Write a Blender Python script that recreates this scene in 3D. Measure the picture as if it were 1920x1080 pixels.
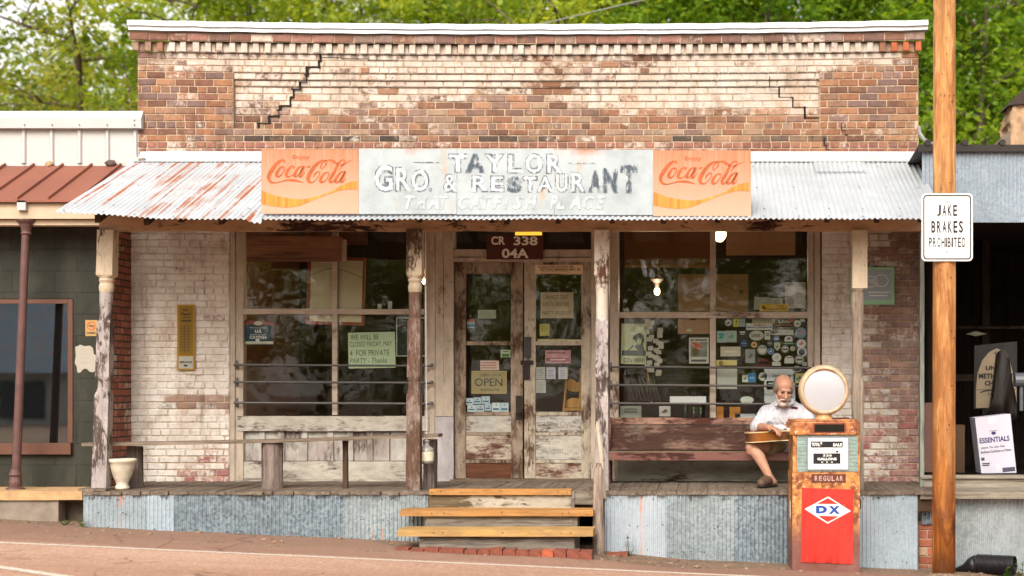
import bpy, bmesh, math, random
import numpy as np
from mathutils import Vector, Matrix, noise as mnoise
R = math.radians
random.seed(11)
rng = np.random.default_rng(7)
scene = bpy.context.scene
for _o in list(bpy.data.objects): bpy.data.objects.remove(_o)
COL = scene.collection

# ------------------------------------------------------------------ camera
cam_d = bpy.data.cameras.new("camera")
cam = bpy.data.objects.new("camera", cam_d); COL.objects.link(cam)
cam.location = (0, -16, 1.6); cam.rotation_euler = (R(90), 0, 0)
cam_d.sensor_width = 36; cam_d.lens = 3040 / 1920 * 36
cam_d.shift_x = -0.1875; cam_d.shift_y = 0.1016
cam_d.clip_start = 0.1; cam_d.clip_end = 2000
cam_d.dof.use_dof = True; cam_d.dof.focus_distance = 14.9; cam_d.dof.aperture_fstop = 1.25
scene.camera = cam
# ------------------------------------------------------------------ world + sun (soft overcast)
SUN_EL, SUN_AZ = R(39), R(189)      # azimuth measured from +Y towards +X
world = bpy.data.worlds.new("World"); scene.world = world; world.use_nodes = True
wn, wl = world.node_tree.nodes, world.node_tree.links
for _n in list(wn): wn.remove(_n)
sky = wn.new('ShaderNodeTexSky'); sky.sky_type = 'NISHITA'; sky.sun_disc = False
sky.sun_elevation = SUN_EL; sky.sun_rotation = SUN_AZ; sky.air_density = 1.2; sky.dust_density = 4.0; sky.ozone_density = 0.6
hs = wn.new('ShaderNodeHueSaturation'); hs.inputs['Saturation'].default_value = 0.22
tint = wn.new('ShaderNodeMix'); tint.data_type = 'RGBA'; tint.blend_type = 'MULTIPLY'; tint.inputs[0].default_value = 1
tint.inputs[7].default_value = (1.0, 0.955, 0.90, 1)
bg = wn.new('ShaderNodeBackground'); bg.inputs['Strength'].default_value = 0.15
wo = wn.new('ShaderNodeOutputWorld')
wl.new(sky.outputs[0], hs.inputs['Color']); wl.new(hs.outputs[0], tint.inputs[6])
wl.new(tint.outputs[2], bg.inputs['Color']); wl.new(bg.outputs[0], wo.inputs['Surface'])
sd = bpy.data.lights.new("sun", 'SUN'); sd.energy = 1.0; sd.angle = R(30); sd.color = (1.0, 0.94, 0.86)
so = bpy.data.objects.new("sun", sd); COL.objects.link(so); so.location = (0, -10, 20)
_dir = Vector((math.sin(SUN_AZ) * math.cos(SUN_EL), math.cos(SUN_AZ) * math.cos(SUN_EL), math.sin(SUN_EL)))
so.rotation_euler = _dir.to_track_quat('Z', 'Y').to_euler()
scene.view_settings.view_transform = 'Standard'; scene.view_settings.look = 'None'
scene.view_settings.exposure = 1.04; scene.view_settings.gamma = 1.0
scene.cycles.max_bounces = 8; scene.cycles.transparent_max_bounces = 12
scene.cycles.caustics_reflective = False; scene.cycles.caustics_refractive = False
scene.cycles.use_denoising = True

# ------------------------------------------------------------------ photo measure -> place: a photo pixel on the plane at depth y
def S(y): return 3040.0 / (16.0 + y)
def X(px, y): return (px - 1320.0) / S(y)
def Z(py, y): return 1.6 + (735.0 - py) / S(y)
def P(px, py, y): return Vector((X(px, y), y, Z(py, y)))
def gz(x, y=0):                       # the street falls gently to the right
    xx = max(-14, min(14, x)); return 0.11 - 0.045 * xx
FLOOR = 0.72

# ------------------------------------------------------------------ mesh helpers
def root_of(o):
    while o.parent: o = o.parent
    return o
def tag(o, label=None, cat=None, group=None, kind=None):
    if label: o['label'] = label
    if cat: o['category'] = cat
    if group: o['group'] = group
    if kind: o['kind'] = kind
    return o
def thing(name, label, cat, loc, group=None, rz=0):
    o = bpy.data.objects.new(name, None); COL.objects.link(o); o.empty_display_size = 0.1
    o.location = loc; o.rotation_euler = (0, 0, rz)
    return tag(o, label, cat, group)
def obj(name, bm, m, parent=None, smooth=False, bevel=0, local=False, segs=1):
    """ONE mesh object from a bmesh given in world coordinates (local=True: already in the thing's own)."""
    if bevel:
        es = [e for e in bm.edges if len(e.link_faces) == 2 and e.calc_face_angle(0) > 0.6]
        bmesh.ops.bevel(bm, geom=es, offset=bevel, segments=segs, affect='EDGES', profile=0.6)
    off = Vector((0, 0, 0))
    if parent is not None:
        if not local: off = root_of(parent).location.copy()
    elif not local and len(bm.verts):
        xs = [v.co for v in bm.verts]
        off = Vector(((min(v.x for v in xs) + max(v.x for v in xs)) / 2, (min(v.y for v in xs) + max(v.y for v in xs)) / 2, min(v.z for v in xs)))
    if off.length > 0: bmesh.ops.translate(bm, verts=bm.verts, vec=-off)
    if smooth:
        for f in bm.faces: f.smooth = True
    me = bpy.data.meshes.new(name); bm.to_mesh(me); bm.free()
    for mm in (m if isinstance(m, (list, tuple)) else [m]): me.materials.append(mm)
    o = bpy.data.objects.new(name, me); COL.objects.link(o)
    if parent is not None: o.parent = parent
    else: o.location = off
    return o
def dup(root, loc=None, rz=None, label=None, group=None, scale=None):
    def cp(o, par):
        c = o.copy(); COL.objects.link(c)
        if par is not None: c.parent = par
        for ch in list(o.children): cp(ch, c)
        return c
    r = cp(root, None)
    if loc is not None: r.location = loc
    if rz is not None: r.rotation_euler = (0, 0, rz)
    if scale is not None: r.scale = scale
    if label: r['label'] = label
    if group: r['group'] = group
    return r
def BM(): return bmesh.new()
def quad(bm, a, b, c, d, mi=0):
    f = bm.faces.new([bm.verts.new(p) for p in (a, b, c, d)]); f.material_index = mi; return f
def box(bm, x0, x1, y0, y1, z0, z1, mi=0, jit=0):
    if x0 > x1: x0, x1 = x1, x0
    if y0 > y1: y0, y1 = y1, y0
    if z0 > z1: z0, z1 = z1, z0
    j = (lambda: random.uniform(-jit, jit)) if jit else (lambda: 0)
    v = [bm.verts.new((x + j(), y + j(), z + j())) for x in (x0, x1) for y in (y0, y1) for z in (z0, z1)]
    fs = []
    for i in ((0, 1, 3, 2), (4, 6, 7, 5), (0, 4, 5, 1), (2, 3, 7, 6), (0, 2, 6, 4), (1, 5, 7, 3)):
        f = bm.faces.new([v[k] for k in i]); f.material_index = mi; fs.append(f)
    return v
def pbox(bm, px0, py0, px1, py1, y, d=0.03, mi=0, jit=0):
    """box whose front face (at depth y) covers this photo rectangle, going back by d"""
    return box(bm, X(px0, y), X(px1, y), y, y + d, Z(py1, y), Z(py0, y), mi, jit)
def board(bm, x0, x1, y0, y1, z0, z1, axis=0, n=14, jit=0.003, mi=0, seed=None):
    """an uneven old board: a box cut along its length with wandering edges"""
    rr = random.Random(seed if seed is not None else random.random())
    lo, hi = [x0, y0, z0], [x1, y1, z1]; o1, o2 = [a for a in (0, 1, 2) if a != axis]
    rings = []; w = [rr.uniform(-jit, jit) for _ in range(4)]
    for i in range(n + 1):
        t = i / n; ring = []
        for k in range(4): w[k] = 0.6 * w[k] + rr.uniform(-jit, jit)
        for k, (a, b) in enumerate(((0, 0), (1, 0), (1, 1), (0, 1))):
            p = [0, 0, 0]; p[axis] = lo[axis] + (hi[axis] - lo[axis]) * t
            p[o1] = (hi if a else lo)[o1] + w[k]; p[o2] = (hi if b else lo)[o2] + w[(k + 1) % 4]
            ring.append(bm.verts.new(p))
        rings.append(ring)
    for i in range(n):
        for k in range(4):
            f = bm.faces.new((rings[i][k], rings[i][(k + 1) % 4], rings[i + 1][(k + 1) % 4], rings[i + 1][k])); f.material_index = mi
    f = bm.faces.new(rings[0][::-1]); f.material_index = mi; f = bm.faces.new(rings[-1]); f.material_index = mi
def fixn(bm): bmesh.ops.recalc_face_normals(bm, faces=bm.faces); return bm
def tube(bm, pts, rad, n=10, mi=0, cap=True):
    pts = [Vector(p) for p in pts]; rs = rad if isinstance(rad, (list, tuple)) else [rad] * len(pts)
    rings = []; up = Vector((0, 0, 1))
    for i, p in enumerate(pts):
        d = (pts[min(i + 1, len(pts) - 1)] - pts[max(i - 1, 0)])
        if d.length < 1e-9: d = Vector((0, 0, 1))
        d.normalize()
        a = d.cross(up)
        if a.length < 0.05: a = d.cross(Vector((0, 1, 0)))
        a.normalize(); b = d.cross(a)
        rings.append([bm.verts.new(p + (a * math.cos(2 * math.pi * k / n) + b * math.sin(2 * math.pi * k / n)) * rs[i]) for k in range(n)])
    for i in range(len(rings) - 1):
        for k in range(n):
            f = bm.faces.new((rings[i][k], rings[i][(k + 1) % n], rings[i + 1][(k + 1) % n], rings[i + 1][k])); f.material_index = mi
    if cap and n > 2:
        f = bm.faces.new(rings[0][::-1]); f.material_index = mi
        f = bm.faces.new(rings[-1]); f.material_index = mi
def lathe(bm, c, prof, n=24, mi=0, cap=True, sq=None):
    """prof: (radius, z) list round a vertical axis at c; sq(i) true = square section"""
    rings = []
    for i, (r, z) in enumerate(prof):
        ring = []
        for k in range(n):
            a = 2 * math.pi * k / n; x, y = math.cos(a), math.sin(a)
            if sq and sq[i]:
                m = max(abs(x), abs(y)); x, y = x / m, y / m
            ring.append(bm.verts.new((c[0] + r * x, c[1] + r * y, c[2] + z)))
        rings.append(ring)
    for i in range(len(rings) - 1):
        for k in range(n):
            f = bm.faces.new((rings[i][k], rings[i][(k + 1) % n], rings[i + 1][(k + 1) % n], rings[i + 1][k])); f.material_index = mi
    if cap:
        f = bm.faces.new(rings[0][::-1]); f.material_index = mi; f = bm.faces.new(rings[-1]); f.material_index = mi
def disc(bm, c, rx, rz, t=0.002, n=24, mi=0, rot=0):
    """flat disc facing the street (-Y), front at c.y"""
    f0, f1 = [], []
    for k in range(n):
        a = 2 * math.pi * k / n; x, z = rx * math.cos(a), rz * math.sin(a)
        x, z = x * math.cos(rot) - z * math.sin(rot), x * math.sin(rot) + z * math.cos(rot)
        f0.append(bm.verts.new((c[0] + x, c[1], c[2] + z))); f1.append(bm.verts.new((c[0] + x, c[1] + t, c[2] + z)))
    bm.faces.new(f0).material_index = mi; bm.faces.new(f1[::-1]).material_index = mi
    for k in range(n):
        bm.faces.new((f0[k], f1[k], f1[(k + 1) % n], f0[(k + 1) % n])).material_index = mi
def poly(bm, pts, y, t=0.002, mi=0):
    """outline (x,z) extruded from depth y back by t, facing the street"""
    a = [bm.verts.new((p[0], y, p[1])) for p in pts]; b = [bm.verts.new((p[0], y + t, p[1])) for p in pts]
    n = len(pts)
    bm.faces.new(a).material_index = mi; bm.faces.new(b[::-1]).material_index = mi
    for k in range(n): bm.faces.new((a[k], b[k], b[(k + 1) % n], a[(k + 1) % n])).material_index = mi
def ppoly(bm, pts, y, t=0.002, mi=0): poly(bm, [(X(a, y), Z(b, y)) for a, b in pts], y, t, mi)
def spline(pts, per=8, closed=False):
    out = []; n = len(pts)
    for i in range(n - (0 if closed else 1)):
        p0, p1, p2, p3 = (pts[(i - 1) % n] if closed or i > 0 else pts[0], pts[i], pts[(i + 1) % n],
                          pts[(i + 2) % n] if closed or i + 2 < n else pts[-1])
        for k in range(per):
            t = k / per
            out.append(tuple(0.5 * (2 * b + (c - a) * t + (2 * a - 5 * b + 4 * c - d) * t * t + (3 * b - a - 3 * c + d) * t ** 3) for a, b, c, d in zip(p0, p1, p2, p3)))
    if not closed: out.append(tuple(pts[-1]))
    return out
def ribbon(bm, pts, y, t=0.002, mi=0, per=7):
    """painted stroke: pts (px, py, width px) in photo measure at depth y"""
    s = spline(pts, per); L = []
    for i, p in enumerate(s):
        q0, q1 = s[max(i - 1, 0)], s[min(i + 1, len(s) - 1)]
        dx, dy = q1[0] - q0[0], q1[1] - q0[1]; l = math.hypot(dx, dy) or 1
        nx, ny = -dy / l, dx / l; w = max(p[2], 0.2) / 2
        L.append(((p[0] + nx * w, p[1] + ny * w), (p[0] - nx * w, p[1] - ny * w)))
    va = [bm.verts.new(P(a[0], a[1], y)) for a, b in L]; vb = [bm.verts.new(P(b[0], b[1], y)) for a, b in L]
    for i in range(len(L) - 1):
        f = bm.faces.new((va[i], va[i + 1], vb[i + 1], vb[i])); f.material_index = mi
_tc = {}
def text_mesh(s, bold=0.0, shear=0.0):
    k = (s, bold, shear)
    if k not in _tc:
        cu = bpy.data.curves.new("lettering", 'FONT'); cu.body = s; cu.offset = bold; cu.shear = shear; cu.resolution_u = 3
        o = bpy.data.objects.new("lettering", cu); COL.objects.link(o)
        dg = bpy.context.evaluated_depsgraph_get(); dg.update()
        me = bpy.data.meshes.new_from_object(o.evaluated_get(dg))
        vs = [tuple(v.co) for v in me.vertices]; fs = [tuple(p.vertices) for p in me.polygons]
        bpy.data.objects.remove(o); bpy.data.meshes.remove(me); bpy.data.curves.remove(cu)
        _tc[k] = (vs, fs)
    return _tc[k]
def text(bm, s, px0, py0, px1, py1, y, mi=0, bold=0.0, shear=0.0, rot=0, fit=None):
    """letters filling the photo rectangle at depth y, facing the street; fit: function (u,v)->Vector instead"""
    vs, fs = text_mesh(s, bold, shear)
    if not vs: return
    x0 = min(v[0] for v in vs); x1 = max(v[0] for v in vs); z0 = min(v[1] for v in vs); z1 = max(v[1] for v in vs)
    cx, cy = (px0 + px1) / 2, (py0 + py1) / 2; nv = []
    for v in vs:
        u = (v[0] - x0) / max(x1 - x0, 1e-6); w = (v[1] - z0) / max(z1 - z0, 1e-6)
        if fit: nv.append(bm.verts.new(fit(u, w))); continue
        a, b = px0 + (px1 - px0) * u - cx, py1 + (py0 - py1) * w - cy
        a, b = a * math.cos(rot) - b * math.sin(rot), a * math.sin(rot) + b * math.cos(rot)
        nv.append(bm.verts.new(P(cx + a, cy + b, y)))
    for f in fs:
        try: bm.faces.new([nv[i] for i in f]).material_index = mi
        except ValueError: pass
def applied(o, name=None):
    """the object's mesh with its modifiers applied"""
    dg = bpy.context.evaluated_depsgraph_get(); dg.update()
    me = bpy.data.meshes.new_from_object(o.evaluated_get(dg)); old = o.data
    o.modifiers.clear(); o.data = me; bpy.data.meshes.remove(old); return o

# ------------------------------------------------------------------ material helpers
def C(h):
    h = h.lstrip('#'); v = [int(h[i:i + 2], 16) / 255 for i in (0, 2, 4)]
    return tuple((c / 12.92 if c <= 0.04045 else ((c + 0.055) / 1.055) ** 2.4) for c in v) + (1,)
class NT:
    def __init__(s, name):
        s.m = bpy.data.materials.new(name); s.m.use_nodes = True; s.t = s.m.node_tree
        for n in list(s.t.nodes): s.t.nodes.remove(n)
        s.co = s.new('ShaderNodeTexCoord').outputs['Object']
    def new(s, k, **kw):
        n = s.t.nodes.new(k)
        for a, b in kw.items(): setattr(n, a, b)
        return n
    def put(s, sock, v):
        if hasattr(v, 'is_linked') or isinstance(v, bpy.types.NodeSocket): s.t.links.new(v, sock)
        elif v is not None:
            if isinstance(v, (tuple, list)) and len(v) == 3 and sock.type == 'RGBA': v = tuple(v) + (1,)
            sock.default_value = v
    def mp(s, sc=(1, 1, 1), loc=(0, 0, 0), rot=(0, 0, 0), vec=None):
        n = s.new('ShaderNodeMapping'); s.put(n.inputs[0], vec or s.co)
        n.inputs['Scale'].default_value = sc; n.inputs['Location'].default_value = loc; n.inputs['Rotation'].default_value = rot
        return n.outputs[0]
    def noise(s, scale=5, detail=4, rough=0.6, st=(1, 1, 1), loc=(0, 0, 0), dist=0, col=False):
        n = s.new('ShaderNodeTexNoise'); s.put(n.inputs['Vector'], s.mp(st, loc))
        n.inputs['Scale'].default_value = scale; n.inputs['Detail'].default_value = detail; n.inputs['Roughness'].default_value = rough
        n.inputs['Distortion'].default_value = dist
        return n.outputs['Color' if col else 'Fac']
    def vor(s, scale=5, feat='F1', st=(1, 1, 1), out='Distance'):
        n = s.new('ShaderNodeTexVoronoi', feature=feat); s.put(n.inputs['Vector'], s.mp(st)); n.inputs['Scale'].default_value = scale
        return n.outputs[out]
    def ramp(s, f, stops, interp='LINEAR'):
        n = s.new('ShaderNodeValToRGB'); s.put(n.inputs[0], f); cr = n.color_ramp; cr.interpolation = interp
        while len(cr.elements) < len(stops): cr.elements.new(0.5)
        for e, (p, c) in zip(cr.elements, stops):
            e.position = p; e.color = c if isinstance(c, tuple) and len(c) == 4 else (tuple(c) + (1,) if isinstance(c, tuple) else (c, c, c, 1))
        return n.outputs[0]
    def mr(s, f, a, b, c=0.0, d=1.0, smooth=False):
        n = s.new('ShaderNodeMapRange'); n.clamp = True
        if smooth: n.interpolation_type = 'SMOOTHSTEP'
        s.put(n.inputs[0], f)
        for i, v in zip((1, 2, 3, 4), (a, b, c, d)): s.put(n.inputs[i], v)
        return n.outputs[0]
    def mix(s, f, a, b, mode='MIX'):
        n = s.new('ShaderNodeMix', data_type='RGBA', blend_type=mode); s.put(n.inputs[0], f); s.put(n.inputs[6], a); s.put(n.inputs[7], b)
        return n.outputs[2]
    def math(s, op, a, b=0.0, clamp=False):
        n = s.new('ShaderNodeMath', operation=op); n.use_clamp = clamp; s.put(n.inputs[0], a); s.put(n.inputs[1], b); return n.outputs[0]
    def sep(s, vec=None):
        n = s.new('ShaderNodeSeparateXYZ'); s.put(n.inputs[0], vec or s.co); return n.outputs
    def attr(s, name): return s.new('ShaderNodeAttribute', attribute_name=name).outputs
    def rnd(s): return s.new('ShaderNodeObjectInfo').outputs['Random']
    def bump(s, h, strength=0.3, dist=0.01):
        n = s.new('ShaderNodeBump'); n.inputs['Strength'].default_value = strength; n.inputs['Distance'].default_value = dist
        s.put(n.inputs['Height'], h); return n.outputs[0]
    def out(s, col, rough=0.8, metal=0.0, nrm=None, spec=0.5, emit=None, es=0.0, coat=0):
        b = s.new('ShaderNodeBsdfPrincipled'); s.put(b.inputs['Base Color'], col); s.put(b.inputs['Roughness'], rough)
        s.put(b.inputs['Metallic'], metal); s.put(b.inputs['Specular IOR Level'], spec)
        if nrm is not None: s.put(b.inputs['Normal'], nrm)
        if coat: b.inputs['Coat Weight'].default_value = coat; b.inputs['Coat Roughness'].default_value = 0.15
        if emit is not None: s.put(b.inputs['Emission Color'], emit); b.inputs['Emission Strength'].default_value = es
        o = s.new('ShaderNodeOutputMaterial'); s.t.links.new(b.outputs[0], o.inputs[0]); s.b = b; return s.m

AX = {'x': (0.12, 1, 1), 'y': (1, 0.12, 1), 'z': (1, 1, 0.12)}
def plain(name, col, rough=0.6, metal=0.0, var=0.12, scale=12, bump=0.08, spec=0.4):
    t = NT(name); n = t.noise(scale, 5, 0.65)
    c = t.mix(1, col, t.ramp(n, [(0.25, (1 - var,) * 3), (0.75, (1 + var,) * 3)]), 'MULTIPLY')
    return t.out(c, t.mr(n, 0.3, 0.7, rough - 0.08, min(1, rough + 0.1)), metal, t.bump(t.noise(scale * 6, 3), bump, 0.004) if bump else None, spec)
def peel(name, paint, wood, amt=0.45, axis='z', sc=1.0, dirt=0.3, paint2=None, soft=0.05):
    """old paint flaking off a board whose grain runs along axis; amt = share of bare wood"""
    t = NT(name); st = AX[axis]
    g = t.noise(34 * sc, 6, 0.7, st); big = t.noise(2.3 * sc, 4, 0.6, tuple(0.5 + 0.5 * q for q in st)); fl = t.noise(22 * sc, 5, 0.75, tuple(0.25 + 0.75 * q for q in st), dist=0.8)
    v = t.math('ADD', t.math('MULTIPLY', big, 0.55), t.math('ADD', t.math('MULTIPLY', fl, 0.3), t.math('MULTIPLY', g, 0.15)))
    thr = 0.5 + (0.5 - amt) * -0.34
    m = t.mr(v, thr - soft * 0.4, thr + soft * 0.4)
    wcol = t.mix(t.mr(g, 0.3, 0.7), tuple(q * 0.45 for q in wood[:3]) + (1,), wood)
    pc = paint if paint2 is None else t.mix(t.mr(t.noise(3 * sc, 3, 0.5), 0.42, 0.62), paint, paint2)
    pcol = t.mix(t.mr(t.noise(9 * sc, 5, 0.7, tuple(0.3 + 0.7 * q for q in st)), 0.38, 0.75, 0, dirt), pc, tuple(q * 0.4 for q in wood[:3]) + (1,))
    crk = t.mr(t.noise(60 * sc, 4, 0.8, st), 0.30, 0.38)
    pcol = t.mix(crk, tuple(q * 0.35 for q in wood[:3]) + (1,), pcol)
    col = t.mix(m, wcol, pcol)
    h = t.math('ADD', t.math('MULTIPLY', m, 0.6), t.math('MULTIPLY', g, 0.5))
    return t.out(col, t.mr(m, 0, 1, 0.9, 0.6), 0, t.bump(h, 0.55, 0.006), 0.3)
def raw(name, a, b, axis='z', sc=1.0, rough=0.85):
    """bare weathered wood"""
    t = NT(name); st = AX[axis]; st2 = tuple(q * q if q < 1 else 1 for q in st)
    g = t.noise(30 * sc, 6, 0.7, st, dist=0.4); g2 = t.noise(9 * sc, 4, 0.6, st2, dist=1.2); big = t.noise(1.7 * sc, 4)
    c = t.mix(t.mr(t.math('ADD', t.math('MULTIPLY', g, 0.6), t.math('MULTIPLY', g2, 0.4)), 0.36, 0.64), a, b)
    c = t.mix(t.mr(big, 0.4, 0.7, 0, 0.35), c, tuple(q * 0.4 for q in a[:3]) + (1,))
    c = t.mix(t.mr(t.noise(70 * sc, 3, 0.7, st2), 0.33, 0.39), tuple(q * 0.3 for q in a[:3]) + (1,), c)
    return t.out(c, rough, 0, t.bump(t.math('ADD', g, g2), 0.5, 0.006), 0.25)
def galv(name, base, rust=0.0, axis='z', spangle=0.25, streak=(8, 0.35), rough=0.45, metal=0.55, rustcol=('#b4551c', '#d98a48'), white=0.0):
    """galvanised corrugated iron: spangle, pale bloom, rust streaks along the fall line"""
    t = NT(name)
    sp = t.vor(42, out='Color'); n1 = t.noise(1.6, 5, 0.6); n2 = t.noise(60, 4, 0.7)
    bwn = t.new('ShaderNodeRGBToBW'); t.put(bwn.inputs[0], sp); c = t.mix(spangle, base, t.mr(bwn.outputs[0], 0.2, 0.8, 0.15, 0.85), 'SOFT_LIGHT')
    c = t.mix(t.mr(n2, 0.35, 0.7, 0, 0.35), c, tuple(min(1, q * 1.5) for q in base[:3]) + (1,))
    c = t.mix(t.mr(n1, 0.35, 0.7, 0, 0.5), c, tuple(q * 0.6 for q in base[:3]) + (1,))
    if white: c = t.mix(t.mr(t.noise(0.9, 5, 0.65, (1, 1, 0.35), (4, 0, 2)), 0.55 - 0.1 * white, 0.68, 0, 0.75), c, C('#c9ced4'))
    rm = None
    if rust:
        st = tuple(streak[1] * 0.014 if 'xyz'[i] in axis else 1 for i in range(3))
        s1 = t.noise(streak[0], 6, 0.72, st); s2 = t.noise(2.2, 4, 0.6)
        v = t.math('ADD', t.math('MULTIPLY', s1, 0.75), t.math('MULTIPLY', s2, 0.25))
        rm = t.mr(v, 0.62 - 0.17 * rust, 0.68 - 0.17 * rust)
        rc = t.mix(t.noise(25, 4), C(rustcol[0]), C(rustcol[1]))
        c = t.mix(t.math('MULTIPLY', rm, 0.9), c, rc)
        return t.out(c, t.mr(rm, 0, 1, rough, 0.9), t.mr(rm, 0, 1, metal, 0.0), t.bump(n2, 0.15, 0.004), 0.5)
    return t.out(c, t.mr(n2, 0.3, 0.7, rough - 0.1, rough + 0.15), metal, t.bump(n2, 0.12, 0.004), 0.5)
def flat(name, col, rough=0.7): return plain(name, col, rough, 0, 0.05, 20, 0)
# ================================================================== shared materials
CREAM = C('#b3a493'); WHITEP = C('#c6c0b6'); BARE = C('#64493a'); GREYW = C('#8d8174'); DARKW = C('#3a2a20')
def brick_mat(name='old_painted_brick', pa1='#c4bab0', pa2='#b0a192'):
    t = NT(name); a = t.attr('col')
    base = a['Color']; pa = a['Alpha']
    n1 = t.noise(16, 6, 0.72); n2 = t.noise(55, 4, 0.7); n3 = t.noise(2.2, 4, 0.6); n4 = t.noise(8, 5, 0.7, (1, 1, 1), (3, 1, 7))
    b = t.mix(1, base, t.ramp(n1, [(0.25, 0.62), (0.5, 1.0), (0.8, 1.35)]), 'MULTIPLY')
    b = t.mix(t.mr(n2, 0.58, 0.72, 0, 0.5), b, C('#2c201b'))
    b = t.mix(t.mr(n4, 0.6, 0.72, 0, 0.45), b, C('#b39a86'))
    pc = t.mix(t.mr(n3, 0.35, 0.7), C(pa1), C(pa2))
    pc = t.mix(t.mr(n4, 0.46, 0.72, 0, 0.6), pc, C('#9c8570'))
    pc = t.mix(t.mr(n2, 0.62, 0.7, 0, 0.6), pc, C('#6b5240'))
    v = t.math('ADD', t.math('MULTIPLY', n1, 0.6), t.math('ADD', t.math('MULTIPLY', n2, 0.25), t.math('MULTIPLY', n4, 0.15)))
    m = t.mr(t.math('ADD', v, t.math('MULTIPLY', t.math('SUBTRACT', pa, 0.5), 0.62)), 0.45, 0.56)
    c = t.mix(m, b, pc)
    dr = t.noise(7, 5, 0.7, (1, 1, 0.14), (5, 0, 0)); c = t.mix(t.mr(dr, 0.56, 0.70, 0, 0.5), c, C('#5e4434')); c = t.mix(t.mr(t.noise(5, 5, 0.75, (1, 1, 0.5), (0, 4, 9)), 0.55, 0.66, 0, 0.45), c, C('#a07a58'))
    h = t.math('ADD', t.math('MULTIPLY', n1, 0.6), t.math('ADD', t.math('MULTIPLY', n2, 0.4), t.math('MULTIPLY', m, 0.25)))
    return t.out(c, t.mr(m, 0, 1, 0.92, 0.75), 0, t.bump(h, 0.7, 0.008), 0.25)
M_BRICK = brick_mat(); M_BRICKP = brick_mat('pier_painted_brick', '#d8d2ca', '#c6bcb1')
M_COPING = plain('coping_metal', C('#c9cbcc'), 0.35, 0.5, 0.1, 4, 0.05)
M_FLASH = galv('flashing_metal', C('#c3c8ca'), 0.18, 'x', 0.1, (5, 1), 0.4, 0.4)
M_DARK = flat('crack_shade', C('#1f1712'), 0.95)
M_TRIM = peel('flaking_cream_trim', CREAM, BARE, 0.25, 'z', 1.3, 0.4, None, .1)
M_TRIMX = peel('flaking_cream_rail', CREAM, BARE, 0.24, 'x', 1.2, 0.4, None, .09)
M_TRIM_LOW = peel('flaking_lilac_white_trim', C('#b3adab'), C('#655049'), 0.38, 'z', 1.2, 0.3, C('#a1989a'))
M_BULK = peel('bulkhead_white_boards', C('#b5b0a7'), C('#64524a'), 0.3, 'z', 1.2, 0.55, C('#a3968f'), .10)
M_BULKX = peel('bulkhead_white_rail', C('#b7b0a3'), C('#5c473b'), 0.36, 'x', 1.3, 0.5, None, .09)
M_DOORA = peel('door_brown_cream', C('#9d8b78'), C('#58402f'), 0.46, 'z', 1.5, 0.6, None, .12)
M_DOORB = peel('door_cream_flaking', C('#b0a490'), C('#5f4436'), 0.40, 'z', 1.6, 0.5, None, .10)
M_DOORBARE = raw('door_bare_wood', C('#4a2a1c'), C('#6f4630'), 'x', 0.8)
M_DOORPANEL = peel('door_panel_peeling', C('#b7aa98'), C('#6a4438'), 0.5, 'x', 1.3, 0.4, None, .09)
M_DOORPANEL2 = peel('door_panel_white', C('#b9b2a4'), C('#5f463a'), 0.40, 'x', 1.4, 0.5, C('#adaca5'), .09)
M_STEEL = plain('dull_steel_bar', C('#5d5a58'), 0.5, 0.5, 0.2, 30)
M_IRON = plain('rusty_dark_iron', C('#2f2320'), 0.7, 0.3, 0.3, 30)
def glass_mat(name, refl=1.0, tintc=(0.9, 0.92, 0.9), wav=0.06):
    t = NT(name)
    fr = t.new('ShaderNodeFresnel'); fr.inputs[0].default_value = 1.5
    gl = t.new('ShaderNodeBsdfGlossy'); gl.inputs['Roughness'].default_value = 0.02; gl.inputs['Color'].default_value = (1, 1, 1, 1)
    tr = t.new('ShaderNodeBsdfTransparent'); tr.inputs[0].default_value = tuple(tintc) + (1,)
    t.put(gl.inputs['Normal'], t.bump(t.noise(3.0, 2, 0.5), wav, 0.02))
    mx = t.new('ShaderNodeMixShader'); t.put(mx.inputs[0], t.math('MULTIPLY', fr.outputs[0], refl, True))
    t.put(mx.inputs[1], tr.outputs[0]); t.put(mx.inputs[2], gl.outputs[0])
    o = t.new('ShaderNodeOutputMaterial'); t.put(o.inputs[0], mx.outputs[0]); return t.m
M_GLASS = glass_mat('old_window_glass', 1.25, wav=0.12)
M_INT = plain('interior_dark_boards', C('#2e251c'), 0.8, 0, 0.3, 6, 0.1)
M_INK = flat('black_ink', C('#1c1815'), 0.7)

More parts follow.
